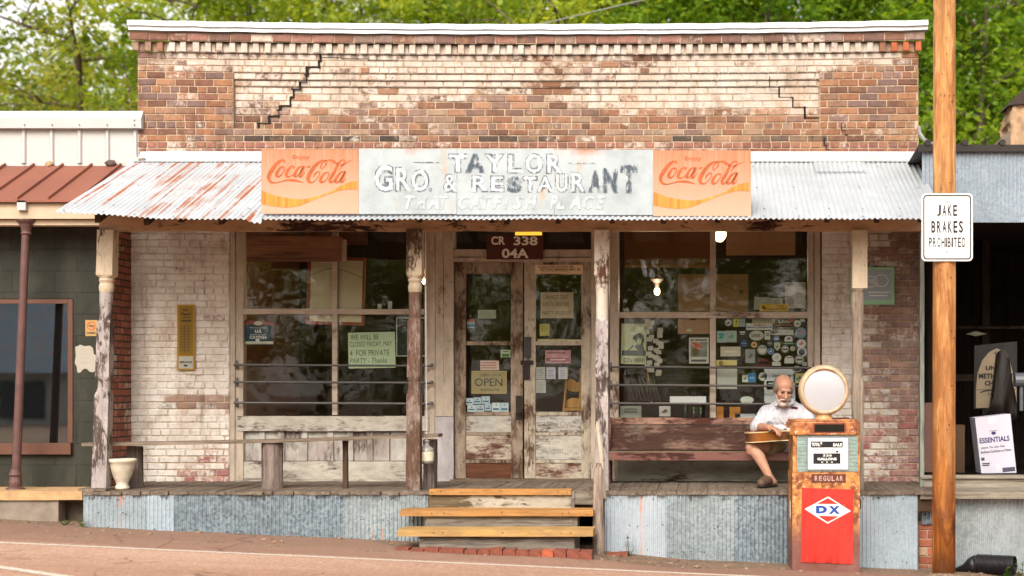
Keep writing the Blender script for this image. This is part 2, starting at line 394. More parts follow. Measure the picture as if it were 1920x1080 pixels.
# ================================================================== the store
store = thing('brick_store', 'old brick storefront with flaking white paint, double doors and two wide windows', 'store', (-1.72, 0.1, FLOOR))
CH = 0.0664
def sag(bm):
    """the old wall has settled in the middle"""
    for v in bm.verts:
        w = max(0, min(1, (v.co.z - Z(300, 0)) / (Z(60, 0) - Z(300, 0))))
        u = (v.co.x - X(993, 0)) / (X(1737, 0) - X(993, 0))
        v.co.z -= 0.042 * w * max(0, 1 - u * u)
BR = [(0.21, .10, .06), (0.26, .13, .078), (0.29, .155, .095), (0.19, .115, .09), (0.23, .145, .115), (0.27, .18, .125), (0.15, .078, .052)]
MORT = (0.47, 0.345, 0.24)
def brickwork(bm, u0, u1, z0, z1, fm, paintf, pal=BR, L=0.192, jt=0.0115, ch=CH, header=0, split=None, back=0.009, mort=MORT, mdrop=0.30, colf=None, out=0.0022, seed=1, course0=0):
    """real bricks: fm(u, d, z) -> place, d = depth into the wall. paintf(u, z) -> share of paint left."""
    rr = random.Random(seed); lay = bm.verts.layers.float_color.get('col') or bm.verts.layers.float_color.new('col')
    nz = max(1, round((z1 - z0) / ch)); h = (z1 - z0) / nz
    nu = max(2, int((u1 - u0) / 0.12)); nzz = max(1, nz)
    g = [[bm.verts.new(fm(u0 + (u1 - u0) * i / nu, back, z0 + (z1 - z0) * j / nzz)) for j in range(nzz + 1)] for i in range(nu + 1)]
    for i in range(nu + 1):
        for j in range(nzz + 1):
            u, z = u0 + (u1 - u0) * i / nu, z0 + (z1 - z0) * j / nzz
            k = rr.uniform(0.75, 1.1); p = paintf(u, z)
            g[i][j][lay] = (mort[0] * k, mort[1] * k, mort[2] * k, max(0, p - mdrop))
    for i in range(nu):
        for j in range(nzz): bm.faces.new((g[i][j], g[i + 1][j], g[i + 1][j + 1], g[i][j + 1]))
    for c in range(nz):
        za, zb = z0 + c * h + jt / 2, z0 + (c + 1) * h - jt / 2
        ln = L / 2 if header and (c + course0) % header == 0 else L
        u = u0 - (ln * 0.5 if (c + course0) % 2 else 0) - rr.uniform(0, 0.015)
        while u < u1 - 0.012:
            w = ln * rr.uniform(0.94, 1.06); a, b = max(u0, u) + jt / 2, min(u1, u + w) - jt / 2; u += w
            if b - a < 0.02: continue
            segs = [(a, b)]
            if split:
                q = split(za, zb)
                if q is not None:
                    s0, s1 = q; segs = []
                    if a < s0: segs.append((a, min(b, s0)))
                    if b > s1: segs.append((max(a, s1), b))
            for a_, b_ in segs:
                if b_ - a_ < 0.012: continue
                cu, cz = (a_ + b_) / 2, (za + zb) / 2
                col = (colf(cu, cz, rr) if colf else None) or rr.choice(pal); k = rr.uniform(0.86, 1.14)
                p = paintf(cu, cz) + rr.uniform(-0.16, 0.14) - (0.35 if rr.random() < .05 else 0)
                dd = rr.uniform(-out, out); tz = rr.uniform(-0.0018, 0.0018); e = 0.004
                jj = lambda s=0.0016: rr.uniform(-s, s)
                fr = [(a_ + e + jj(), za + e + tz + jj()), (b_ - e + jj(), za + e - tz + jj()), (b_ - e + jj(), zb - e - tz + jj()), (a_ + e + jj(), zb - e + tz + jj())]
                md = [(a_, za + tz), (b_, za - tz), (b_, zb - tz), (a_, zb + tz)]
                F = [bm.verts.new(fm(x, dd, z)) for x, z in fr]; Mv = [bm.verts.new(fm(x, dd + 0.004, z)) for x, z in md]; B = [bm.verts.new(fm(x, 0.03, z)) for x, z in md]
                for v in F + Mv + B: v[lay] = (col[0] * k, col[1] * k, col[2] * k, max(0, min(1.2, p)))
                bm.faces.new(F)
                for i in range(4):
                    bm.faces.new((F[i], Mv[i], Mv[(i + 1) % 4], F[(i + 1) % 4])); bm.faces.new((Mv[i], B[i], B[(i + 1) % 4], Mv[(i + 1) % 4]))
    return h
def fplane(y): return lambda u, d, z: Vector((u, y + d, z))
def sm(a, b, x):
    t = max(0, min(1, (x - a) / (b - a))); return t * t * (3 - 2 * t)
def PXU(u): return 1320 + u * 190.0
def PYZ(z): return 735 - (z - 1.6) * 190.0
def paint_parapet(u, z):
    px, py = PXU(u), PYZ(z)
    n = mnoise.noise(Vector((u * 0.9, z * 2.2, 3.1))) * 0.35 + mnoise.noise(Vector((u * 3, z * 6, 9))) * 0.2
    top = 1 - sm(105, 150, py)                                   # all along the top
    mid = sm(425, 440, px) * (1 - sm(1535, 1545, px)) * (1 - sm(175, 245, py))
    left = (1 - sm(430, 440, px)) * (1 - sm(95, 140, py)) * sm(255, 340, px)
    rightp = sm(1535, 1545, px) * (1 - sm(95, 140, py)) * (1 - sm(1600, 1690, px))
    v = max(mid * 0.98, max(left, rightp) * 0.95, top * sm(262, 300, px) * (1 - sm(1650, 1700, px)) * 0.9)
    low = 0.27 if py > 225 else 0.20
    return max(low, v * (.80 - .10 * sm(150, 215, py))) + n * (1.65 if v > .2 else 1.0)
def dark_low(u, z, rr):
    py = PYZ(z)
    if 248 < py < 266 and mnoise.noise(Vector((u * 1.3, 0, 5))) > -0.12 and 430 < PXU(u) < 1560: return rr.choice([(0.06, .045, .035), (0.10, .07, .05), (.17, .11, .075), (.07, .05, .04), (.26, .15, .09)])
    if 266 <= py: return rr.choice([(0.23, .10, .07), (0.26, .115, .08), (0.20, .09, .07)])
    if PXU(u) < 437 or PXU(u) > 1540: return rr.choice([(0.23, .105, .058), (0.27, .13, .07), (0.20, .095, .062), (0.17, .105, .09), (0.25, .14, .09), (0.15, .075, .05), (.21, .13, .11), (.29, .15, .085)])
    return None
CRK = [(601, 97), (598, 110), (577, 122), (574, 136), (560, 150), (547, 163), (543, 178), (524, 195), (520, 203), (503, 215), (482, 228), (474, 240)]
CRK2 = [(1443, 140), (1462, 160), (1486, 178), (1510, 197), (1534, 218)]
def crackx(za, zb, pts=CRK, g=0.021):
    py = PYZ((za + zb) / 2 - 0.03)
    if py < pts[0][1] or py > pts[-1][1]: return None
    for (xa, ya), (xb, yb) in zip(pts, pts[1:]):
        if ya <= py <= yb:
            xx = X(xa + (xb - xa) * (py - ya) / (yb - ya), 0); return (xx - g / 2, xx + g / 2)
def crack2(za, zb): return crackx(za, zb, CRK2, 0.012)
def both(za, zb): return crackx(za, zb) or crack2(za, zb)
XL, XR = X(258, 0), X(1722, 0)
bm = BM()
zt = Z(97, 0); zr = Z(133, 0); zb_ = Z(240, 0); z0_ = Z(425, 0)
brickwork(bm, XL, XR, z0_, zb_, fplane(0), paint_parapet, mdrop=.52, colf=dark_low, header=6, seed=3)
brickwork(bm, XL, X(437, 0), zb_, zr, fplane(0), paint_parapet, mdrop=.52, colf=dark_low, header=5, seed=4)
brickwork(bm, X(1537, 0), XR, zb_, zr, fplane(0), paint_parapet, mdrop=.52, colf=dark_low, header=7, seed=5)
zc1, zc2 = Z(158, 0), Z(146, 0)
brickwork(bm, X(437, 0), X(1537, 0), zb_, zc1, fplane(0.055), paint_parapet, mdrop=.52, split=both, header=7, seed=6)
brickwork(bm, X(437, 0), X(1537, 0), zc1, zc2, fplane(0.036), paint_parapet, mdrop=.52, split=both, ch=1, seed=7)
brickwork(bm, X(437, 0), X(1537, 0), zc2, zr, fplane(0.016), paint_parapet, mdrop=.52, split=both, ch=1, L=0.25, seed=8)
brickwork(bm, XL, XR, zr, zt, fplane(0), paint_parapet, mdrop=.52, split=crackx, seed=9, header=3)
# reveals of the recessed panel
lay = bm.verts.layers.float_color['col']
for (a, b) in (((X(437, 0), 0.02, zb_), (X(437, 0), 0.07, zr)), ((X(1537, 0), 0.02, zb_), (X(1537, 0), 0.07, zr))):
    vs = [bm.verts.new(p) for p in ((a[0], a[1], a[2]), (a[0], b[1], a[2]), (a[0], b[1], b[2]), (a[0], a[1], b[2]))]
    for v in vs: v[lay] = (.4, .25, .18, .5)
    bm.faces.new(vs)
sag(bm); obj('wall', bm, M_BRICK, store)
# the two stepped cracks: split joints, shade inside painted as dark strips
bm = BM()
def crack_strips(pts, y, g, rec):
    for (xa, ya), (xb, yb) in zip(pts, pts[1:]):
        yy = 0.0 if ya < 131 else .016 if ya < 144 else .036 if ya < 157 else rec
        w = g * random.uniform(.35, 1.45); x = X(xa, 0) + random.uniform(-.006, .006); x1 = X(xb, 0); z0, z1 = Z(ya, 0), Z(yb, 0); h = g * random.uniform(.4, .8)
        ppts = [(x - w / 2, z0 + h / 2), (x + w / 2 * random.uniform(.6, 1.1), z0 + h / 2), (x + w / 2, z1 - h / 2), (x - w / 2 * random.uniform(.6, 1.1), z1 - h / 2)]
        poly(bm, ppts[::-1], yy - .0045, .012)
        a_, b_ = min(x, x1) - w / 2, max(x, x1) + w / 2
        poly(bm, [(a_, z1 - h / 2), (b_, z1 - h / 2 * random.uniform(.5, 1)), (b_, z1 + h / 2 * random.uniform(.5, 1.2)), (a_, z1 + h / 2)], yy - .0050, .012)
crack_strips(CRK, 0, .028, .055); crack_strips([(601, 100), (640, 103), (690, 105), (745, 107)], 0, .008, 0); crack_strips(CRK2, 0, .012, .055); crack_strips(CRK2[3:], 0, .022, .055)
crack_strips([(1545, 258), (1550, 272), (1556, 280)], 0, .012, 0); crack_strips([(1577, 232), (1584, 244), (1590, 252)], 0, .008, 0)
sag(bm); obj('crack', bm, M_DARK, store)
# cornice: plain course, dentils, top course
bm = BM(); rr = random.Random(5)
lay = bm.verts.layers.float_color.new('col')
def paint_den(u, z): return 0.88 + mnoise.noise(Vector((u * 2, 1, 1))) * 0.4 if 300 < PXU(u) < 1640 else 0.15
brickwork(bm, XL - .02, XR + .02, zt, Z(78, 0), fplane(-0.02), paint_den, ch=0.2, L=0.16, seed=12)
u = XL - .03; k = 0
while u < XR + .02:
    w = 0.056; pv = paint_den(u, 0) + rr.uniform(-.25, .15); col = rr.choice(BR)
    if PXU(u) > 1660: col, pv = (0.42, .12, .05), 0
    n0 = len(bm.verts); j = rr.uniform(-.006, .006)
    vs = box(bm, u + j, u + w + j, -0.055 + rr.uniform(-.006, .004), -0.01, zt + 0.004, Z(79, 0), 0, 0.003)
    for v in vs: v[lay] = col + (max(0, pv),)
    u += 0.1185
brickwork(bm, XL - .055, XR + .05, Z(78, 0), Z(62, 0), fplane(-0.08), lambda u, z: 0.2 + mnoise.noise(Vector((u * 1.5, 4, 1))) * 0.5, pal=[(0.20, .10, .07), (0.26, .13, .10), (.16, .09, .075), (.24, .16, .13)], ch=0.2, L=0.2, seed=13, out=0.006)
sag(bm); obj('cornice', bm, M_BRICK, store)
bm = BM(); n = 60
for (za, zb, ya) in ((Z(60.5, 0), Z(53, 0), -0.115), (Z(53, 0), Z(43.5, 0), -0.145)):
    xa, xb = X(248, 0), X(1737, 0)
    prof = [(ya, za), (ya, zb), (0.35, zb + 0.001), (0.35, za)]
    rings = []
    for i in range(n + 1):
        x = xa + (xb - xa) * i / n; w = 0.003 * math.sin(i * 1.7) + random.uniform(-.0015, .0015)
        rings.append([bm.verts.new((x, y + w, z + w)) for y, z in prof])
    for i in range(n):
        for q in range(4): bm.faces.new((rings[i][q], rings[i + 1][q], rings[i + 1][(q + 1) % 4], rings[i][(q + 1) % 4]))
    bm.faces.new(rings[0]); bm.faces.new(rings[-1][::-1])
fixn(bm); sag(bm); obj('coping', bm, M_COPING, store)
# lower piers
def paint_pl(u, z):
    px, py = PXU(u), PYZ(z); n = mnoise.noise(Vector((u * 2.5, z * 3, 2))) * .3
    v = 1.0 - 0.72 * sm(738, 746, py) * (1 - sm(762, 772, py)) * sm(285, 330, px) - 0.42 * sm(775, 900, py) * sm(300, 400, px) - 0.15 * sm(770, 900, py)
    return v + n * .9
def col_pl(u, z, rr):
    py = PYZ(z)
    if py > 790: return rr.choice([(0.34, .15, .15), (0.30, .12, .12), (.38, .2, .18)])
    return rr.choice([(0.22, .17, .15), (0.30, .2, .16), (.25, .16, .13)])
bm = BM(); brickwork(bm, X(240, 0), X(430, 0), FLOOR - .02, z0_, fplane(0), paint_pl, colf=col_pl, seed=21, header=7, out=.004); obj('pier', bm, M_BRICKP, store)
def paint_pr(u, z):
    px, py = PXU(u), PYZ(z); n = mnoise.noise(Vector((u * 3, z * 3, 8))) * .3
    left = 1.0 - 0.9 * sm(1585, 1640, px); up = 0.62 * (1 - sm(425, 560, py)) * (1 - sm(1630, 1715, px))
    low = 0.50 * sm(760, 800, py) * (1 - sm(1640, 1730, px))
    mid = 0.33 * sm(1590, 1620, px) * (1 - sm(1655, 1725, px))
    return max(left, up + .12, low + .1, mid + .12, 0.36) + n * .8
def col_pr(u, z, rr):
    py = PYZ(z)
    if py > 765: return rr.choice([(0.36, .15, .14), (0.31, .14, .13), (.36, .20, .18), (.30, .19, .17)])
    return rr.choice([(0.30, .19, .165), (0.34, .21, .18), (.28, .19, .175), (.36, .22, .17), (.33, .24, .21)])
bm = BM(); brickwork(bm, X(1541, 0), X(1724, 0), FLOOR - .02, z0_, fplane(0), paint_pr, colf=col_pr, seed=22, header=9, out=.004); obj('pier', bm, M_BRICKP, store)
# red brick return on the left
bm = BM()
brickwork(bm, 0, 0.62, FLOOR - .02, 3.42, lambda u, d, z: Vector((-5.652 - d, -u, z)), lambda u, z: 0.2 + mnoise.noise(Vector((u * 5, z * 3, 4))) * .35 + (0.1 if 1.3 < z < 2.4 else 0), pal=[(0.30, .10, .06), (.26, .09, .055), (.35, .13, .08)], seed=23)
fixn(bm); obj('return_wall', bm, M_BRICK, store)
# body of the building behind the front
bm = BM()
box(bm, XL + .01, XL + .3, 0.06, 11, -.4, 4.95); box(bm, XR - .3, XR - .01, 0.06, 11, -.4, 4.95); box(bm, XL + .3, XR - .3, 10.7, 11, -.4, 4.9)
box(bm, XL + .3, XR - .3, 0.09, 0.3, Z(415, 0), 5.17)
M_SIDE = plain('side_brick_plain', C('#6b4636'), 0.9, 0, 0.3, 9, 0.3)
obj('side_wall', bm, M_SIDE, store)
bm = BM(); box(bm, XL + .3, XR - .3, 0.3, 10.7, 4.55, 4.62); obj('roof', bm, plain('dark_roof_felt', C('#4b4a48'), 0.9), store)
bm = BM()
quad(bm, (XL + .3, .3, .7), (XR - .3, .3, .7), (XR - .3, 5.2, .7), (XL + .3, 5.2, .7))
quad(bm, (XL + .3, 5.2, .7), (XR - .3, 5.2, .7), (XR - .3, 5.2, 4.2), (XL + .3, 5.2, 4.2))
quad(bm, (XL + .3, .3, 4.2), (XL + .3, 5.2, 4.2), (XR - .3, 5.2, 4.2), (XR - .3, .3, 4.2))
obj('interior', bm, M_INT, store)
bm = BM()
pbox(bm, 262, 284, 1728, 296, -0.012, .03); 
a = [Vector((X(255, 0), -0.014, Z(294, 0))), Vector((X(1732, 0), -0.014, Z(294, 0))), Vector((X(1738, 0) - .02, -0.15, 3.853)), Vector((X(245, 0) , -0.15, 3.853))]
quad(bm, *a); obj('flashing', bm, M_FLASH, store)

# ------------------------------------------------ shop windows, one builder for both
def shop_window(px0, px1, glass, mull, munt, bars, left_casing, right_casing, bottom, name='window'):
    y = 0.03; bm = BM()
    for a, b, dy in left_casing + right_casing: board(bm, X(a, y), X(b, y), y - dy, y + .12, FLOOR, Z(420, y), 2, 10, .0018)
    box(bm, X(px0, y), X(px1, y), y + .01, y + .14, Z(424, y), Z(405, y))
    w = obj(name, fixn(bm), M_TRIM, store)
    bm = BM(); gx0, gx1, gy0, gy1 = glass
    board(bm, X(mull[0], y), X(mull[1], y), y + .015, y + .065, Z(gy1, y), Z(gy0, y), 2, 10, .002)
    board(bm, X(gx0 - 7, y), X(gx1 + 7, y), y + .005, y + .06, Z(munt[1], y), Z(munt[0], y), 0, 12, .0022)
    obj('frame', fixn(bm), M_TRIMX, w)
    bm = BM(); quad(bm, P(gx0 - 4, gy1 + 4, y + .05), P(gx1 + 4, gy1 + 4, y + .05), P(gx1 + 4, gy0, y + .05), P(gx0 - 4, gy0, y + .05)); obj('pane', bm, M_GLASS, w)
    for by in bars:
        bm = BM(); tube(bm, [(X(gx0 - 18, -.05), -.052, Z(by, -.05)), (X(gx1 + 14, -.05), -.052, Z(by + 2, -.05))], 0.011, 8)
        for ex in (gx0 - 16, gx1 + 12): tube(bm, [(X(ex, -.05), -.05, Z(by, -.05)), (X(ex, -.05), .04, Z(by, -.05))], 0.014, 8); 
        for ex in (gx0 - 16, gx1 + 12): box(bm, X(ex, -.05) - .014, X(ex, -.05) + .014, .018, .028, Z(by, -.05) - .045, Z(by, -.05) + .045)
        obj('security_bar', fixn(bm), M_STEEL, w, smooth=False)
    bm = BM(); board(bm, X(gx0 - 10, y), X(gx1 + 8, y), y - .012, y + .10, Z(bottom[1], y), Z(bottom[0], y), 0, 14, .002); obj('sill', fixn(bm), M_BULKX, w)
    bm = BM(); px = gx0 - 8; rr = random.Random(int(px0))
    x1 = gx1 + 6
    box(bm, X(px, y), X(x1, y), y + .075, y + .12, FLOOR, Z(bottom[1], y) - .001)
    cur = px
    while cur < x1 - 6:
        wd = rr.choice([34, 40, 46]); board(bm, X(cur + 1, y), X(min(cur + wd, x1), y), y + .045 + rr.uniform(0, .006), y + .074, Z(864, y), Z(bottom[1] + 1, y), 2, 6, .0015)
        if rr.random() < .8: board(bm, X(cur + wd - 4, y), X(min(cur + wd + 7, x1), y), y + .02, y + .05, Z(864, y), Z(bottom[1] + 1, y), 2, 6, .0015)
        cur += wd + 3
    obj('bulkhead', fixn(bm), M_BULK, w)
    bm = BM()
    board(bm, X(px - 2, y), X(x1, y), y + .012, y + .074, Z(898, y), Z(865, y), 0, 14, .003); board(bm, X(px - 6, y), X(x1 + 4, y), y - .03, y + .08, FLOOR, Z(898.5, y), 0, 20, .005)
    obj('base_board', fixn(bm), M_BULKX, w)
    return w
win_l = shop_window(430, 815, (456, 796, 425, 778), (622, 632), (579, 589), (684, 716, 755), [(432, 441, .015), (441.5, 456, .0)], [(796, 806, 0.0), (806.5, 816, .02)], (780, 808))
win_r = shop_window(1141, 1541, (1160, 1515, 428, 783), (1331, 1342), (585, 596), (688, 722, 756), [(1143, 1160, .0)], [(1515, 1526, .0), (1527, 1538, .015)], (784, 810))
# ------------------------------------------------ doors
y = 0.03
bm = BM()
board(bm, X(817, y), X(832, y), y - .02, y + .15, Z(780, y), Z(420, y), 2, 12, .002); board(bm, X(833, y), X(851, y), y - .035, y + .15, Z(780, y), Z(420, y), 2, 12, .002)
board(bm, X(1109, y), X(1141, y), y - .03, y + .15, FLOOR, Z(420, y), 2, 12, .002)
board(bm, X(851, y), X(1109, y), y - .01, y + .15, Z(483, y), Z(468, y), 0, 10, .002); board(bm, X(851, y), X(1109, y), y - .03, y + .15, Z(491, y), Z(484, y), 0, 10, .002)
box(bm, X(817, y), X(1141, y), y + .01, y + .15, Z(428, y), Z(405, y))
dfr = obj('door_frame', fixn(bm), M_TRIM, store)
bm = BM(); board(bm, X(817, y), X(851, y), y - .034, y + .15, FLOOR, Z(781, y), 2, 8, .002); obj('lower_jamb', fixn(bm), M_TRIM_LOW, dfr)
bm = BM(); board(bm, X(846, y), X(1112, y), y - .06, y + .16, FLOOR - .01, FLOOR + .022, 0, 10, .003); obj('threshold', fixn(bm), raw('threshold_wood', C('#57473a'), C('#7d6d5d'), 'x'), dfr)
bm = BM(); quad(bm, P(851, 469, y + .07), P(1109, 469, y + .07), P(1109, 426, y + .07), P(851, 426, y + .07)); obj('transom_pane', bm, M_GLASS, dfr)
def door_leaf(a, b, s0, s1, m, panels, top):
    """a, b: leaf edges; s0, s1: inner edges of its stiles (photo measure)"""
    y = .05; bm = BM()
    board(bm, X(a, y), X(s0, y), y, y + .045, FLOOR + .025, Z(491.5, y), 2, 16, .0012); board(bm, X(s1, y), X(b, y), y, y + .045, FLOOR + .025, Z(491.5, y), 2, 16, .0012)
    for t0, t1 in ((491.5, top), (640, 647), (772, 779), (811, 816), (862, 868), (897, 902)): board(bm, X(s0, y) + .001, X(s1, y) - .001, y + .004, y + .043, Z(t1, y), Z(t0, y), 0, 6, .001)
    d = obj('door', fixn(bm), m, store)
    for (t0, t1), pm in zip(((779.5, 810.5), (816.5, 861.5), (868.5, 896.5)), panels):
        bm = BM(); box(bm, X(s0, y) + .002, X(s1, y) - .002, y + .014, y + .034, Z(t1, y), Z(t0, y)); obj('panel', bm, pm, d)
    bm = BM()
    for t0, t1 in ((top + .5, 639.5), (647.5, 771.5)): quad(bm, P(s0, t1, y + .025), P(s1, t1, y + .025), P(s1, t0, y + .025), P(s0, t0, y + .025))
    obj('pane', bm, M_GLASS, d); return d
d1 = door_leaf(853, 980, 873, 958, M_DOORA, (M_DOORPANEL2, M_DOORPANEL, M_DOORBARE), 513)
d2 = door_leaf(983, 1108, 1004, 1090, M_DOORB, (M_DOORPANEL2, M_DOORPANEL2, M_DOORPANEL), 515)
bm = BM(); pbox(bm, 967, 742, 979, 787, .042, .02); tube(bm, [P(973, 770, .045), P(973, 770, -.01)], .014, 10); tube(bm, [P(973, 770, -.012), P(973, 770, -.05)], [.026, .024], 12)
obj('lock_plate', fixn(bm), M_IRON, d1)
bm = BM(); pbox(bm, 976, 676, 1000, 684, .035, .012); pbox(bm, 980, 684, 993, 711, .022, .03); tube(bm, [P(986, 678, .03), P(990, 670, .02), P(994, 678, .03)], .006, 6)
obj('hasp', fixn(bm), M_IRON, d2)
bm = BM(); pbox(bm, 984, 632, 996, 672, .043, .01, 0, .004); obj('worn_patch', fixn(bm), plain('dark_worn_paint', C('#3b3838'), .7, 0, .5, 20), d2)
# ================================================================== the porch
PX0, PX1, PF = -5.5, 2.1, -1.62
porch = thing('porch', 'timber porch with turned posts under a lean-to iron roof along the store front', 'porch', (-1.7, -0.8, FLOOR))
M_GALV_L = galv('galvanised_rusty_roof', C('#bac0c5'), 0.61, 'yz', 0.12, (20, 1.0), 0.55, 0.15, ('#80380f', '#ad6322'))
M_GALV_R = galv('galvanised_pale_roof', C('#b4babf'), 0.0, 'y', 0.15, (8, 1), 0.5, 0.2)
M_SK1 = galv('galvanised_skirt_white', C('#9aa6ad'), 0.30, 'z', 0.35, (5, 1.0), 0.5, 0.4, white=1.0)
M_SK2 = galv('galvanised_skirt_pale', C('#a9b6c0'), 0.1, 'z', 0.3, (5, 1.0), 0.5, 0.4, white=0.8)
M_SK3 = galv('galvanised_skirt_grey', C('#86939c'), 0.0, 'z', 0.9, (5, 1.0), 0.42, 0.5)
M_SK4 = galv('galvanised_skirt_greenish', C('#98a3a7'), 0.08, 'z', 0.6, (5, 1), 0.45, 0.45, white=0.3)
def corrug(bm, x0, x1, edge, rows, amp=0.007, per=0.047, spp=8, mi=0):
    """edge(x, t) -> (y, z, normal y, normal z) down the sheet, t 0..1"""
    n = int((x1 - x0) / per * spp); prev = None
    for j in range(rows + 1):
        t = j / rows; row = []
        for i in range(n + 1):
            x = x0 + (x1 - x0) * i / n; y, z, ny, nz = edge(x, t); h = amp * math.sin(2 * math.pi * x / per)
            row.append(bm.verts.new((x, y + ny * h, z + nz * h)))
        if prev:
            for i in range(n):
                f = bm.faces.new((prev[i], row[i], row[i + 1], prev[i + 1])); f.smooth = True; f.material_index = mi
        prev = row
R0, R1 = (-0.10, Z(309, 0) + .015), (-2.06, 3.085)
_sl = math.atan2(R0[1] - R1[1], R0[0] - R1[0]); NYR, NZR = -math.sin(_sl), math.cos(_sl)
def roof_edge(lift=0.0, tmax=1.0):
    def f(x, t):
        t *= tmax
        y = R0[0] + (R1[0] - R0[0]) * t; z = R0[1] + (R1[1] - R0[1]) * t
        w = 0.012 * mnoise.noise(Vector((x * 1.1, t * 2, 1))) + 0.006 * mnoise.noise(Vector((x * 5, t * 3, 4)))
        k = sm(-4.6, -5.6, x); z += 0.055 * k * t                   # the left corner curls up
        b = sm(-3.98, -3.86, x) * sm(0.8, 1.0, t) * (1 if x < -3.8 else 0); z -= 0.035 * b
        return y + NYR * lift, z + w * t + NZR * lift, NYR, NZR
    return f
bm = BM(); corrug(bm, -5.6, -3.80, roof_edge(0.004), 10); obj('roof_panel', bm, M_GALV_L, porch, local=False)
bm = BM(); corrug(bm, -3.84, 0.42, roof_edge(0.0), 6); obj('roof_panel', bm, M_GALV_R, porch)
bm = BM(); corrug(bm, 0.38, 2.09, roof_edge(0.004), 10); obj('roof_panel', bm, M_GALV_R, porch)
bm = BM(); corrug(bm, X(1527, -.3), X(1620, -.3), lambda x, t: roof_edge(0.014)(x, 0.02 + 0.2 * t), 2); obj('roof_patch', bm, M_GALV_R, porch)
bm = BM(); rr = random.Random(4)                                   # roofing nails with lead heads
for i in range(26):
    for t in (0.12, 0.5, 0.86, 0.975):
        x = -5.5 + i * 0.3 + rr.uniform(-.03, .03)
        if -3.85 < x < .4 and t < .95: continue
        y, z, a, b = roof_edge(0.012)(x, t); lathe(bm, (x, y, z), [(.009, 0), (.005, .004)], 8)
obj('roof_nails', bm, M_IRON, porch)
M_BEAM = peel('beam_tan_paint', C('#b08d6a'), C('#3f241a'), 0.34, 'x', 0.9, 0.45)
bm = BM(); board(bm, X(186, -1.46), X(1735, -1.46), -1.46, -1.36, Z(432.5, -1.46), Z(396, -1.46), 0, 40, .0025); obj('beam', fixn(bm), M_BEAM, porch)
M_RAFT = raw('rafter_wood', C('#35241b'), C('#5d4533'), 'y', 1)
rr = random.Random(8)
for px in (196, 292, 350, 428, 495, 556, 665, 792, 955, 1050, 1150, 1245, 1345, 1447, 1548, 1640, 1722):
    bm = BM(); x = X(px, -1.6); w = 0.022
    pr = []
    for yy, dz in ((-0.02, -.015), (-1.75 - rr.uniform(0, .1), -.015)):
        t = (yy - R0[0]) / (R1[0] - R0[0]); zt_ = R0[1] + (R1[1] - R0[1]) * t - .014
        pr.append([(x - w, yy, zt_ - .10), (x + w, yy, zt_ - .10), (x + w, yy, zt_), (x - w, yy, zt_)])
    v = [[bm.verts.new(p) for p in q] for q in pr]
    for k in range(4): bm.faces.new((v[0][k], v[0][(k + 1) % 4], v[1][(k + 1) % 4], v[1][k]))
    bm.faces.new(v[0]); bm.faces.new(v[1][::-1]); obj('rafter', fixn(bm), M_RAFT, porch)
# floor boards run towards the street; their worn ends show
M_FLOORB = raw('porch_boards', C('#4f4238'), C('#8b7d6e'), 'y', 1.0, 0.9)
bm = BM(); x = PX0; rr = random.Random(9)
while x < PX1:
    w = rr.uniform(.075, .10)
    if not (X(803, -1.6) < x < X(1110, -1.6)) or True:
        fr = PF - rr.uniform(0.01, .055)
        board(bm, x + .0015, min(x + w, PX1) - .0015, fr, 0.02, FLOOR - .03 + rr.uniform(-.003, .002), FLOOR + rr.uniform(-.003, .002), 1, 5, .0012)
    x += w
obj('floor', fixn(bm), M_FLOORB, porch)
bm = BM(); board(bm, PX0, PX1, PF + .02, PF + .07, FLOOR - .18, FLOOR - .034, 0, 10, .002); obj('rim_joist', fixn(bm), M_RAFT, porch)
def skirt(px0, px1, m, par, y=PF - .004, lift=0.0, top=FLOOR - .035, per=0.036, botz=None):
    bm = BM(); rr = random.Random(int(px0)); ph = rr.uniform(0, 6)
    def e(x, t):
        zb = (botz if botz is not None else gz(x) - .03) + .012 * mnoise.noise(Vector((x * 4, 2, 1)))
        return y - lift + .006 * mnoise.noise(Vector((x * 2, t * 2, ph))), top + (zb - top) * t, -1, 0
    corrug(bm, X(px0, y), X(px1, y), e, 5, 0.0065, per); return obj('skirt_panel', bm, m, par)
for a, b, m, l in ((157, 280, M_SK1, 0), (276, 327, M_SK2, .006), (324, 442, M_SK3, 0), (438, 645, M_SK3, .005), (640, 803, M_SK4, 0),
                   (1134, 1250, M_SK2, .004), (1246, 1382, M_SK4, 0), (1378, 1560, M_SK3, .004), (1556, 1721, M_SK2, 0)):
    skirt(a, b, m, porch, lift=l)
bm = BM(); rr = random.Random(14)
for i in range(150):                                                # nail heads in the skirt sheets
    px = rr.choice([rr.uniform(162, 800), rr.uniform(1138, 1716)]); y_ = PF - .013; x = X(px, y_); zt_ = FLOOR - .06; zb_2 = gz(x) + .06
    z = rr.choice([zt_, zt_ - .005, zt_ + (zb_2 - zt_) * .52, zb_2]) + rr.uniform(-.012, .012); disc(bm, (x, y_, z), .0055, .0055, .004, 8)
obj('skirt_nails', bm, M_IRON, porch)
bm = BM(); box(bm, PX0 + .02, PX0 + .05, PF + .03, 0, .1, FLOOR - .04); box(bm, PX0, PX1, -.1, -.05, -.2, FLOOR - .05); obj('footing', bm, flat('under_porch_dark', C('#2a211b')), porch)
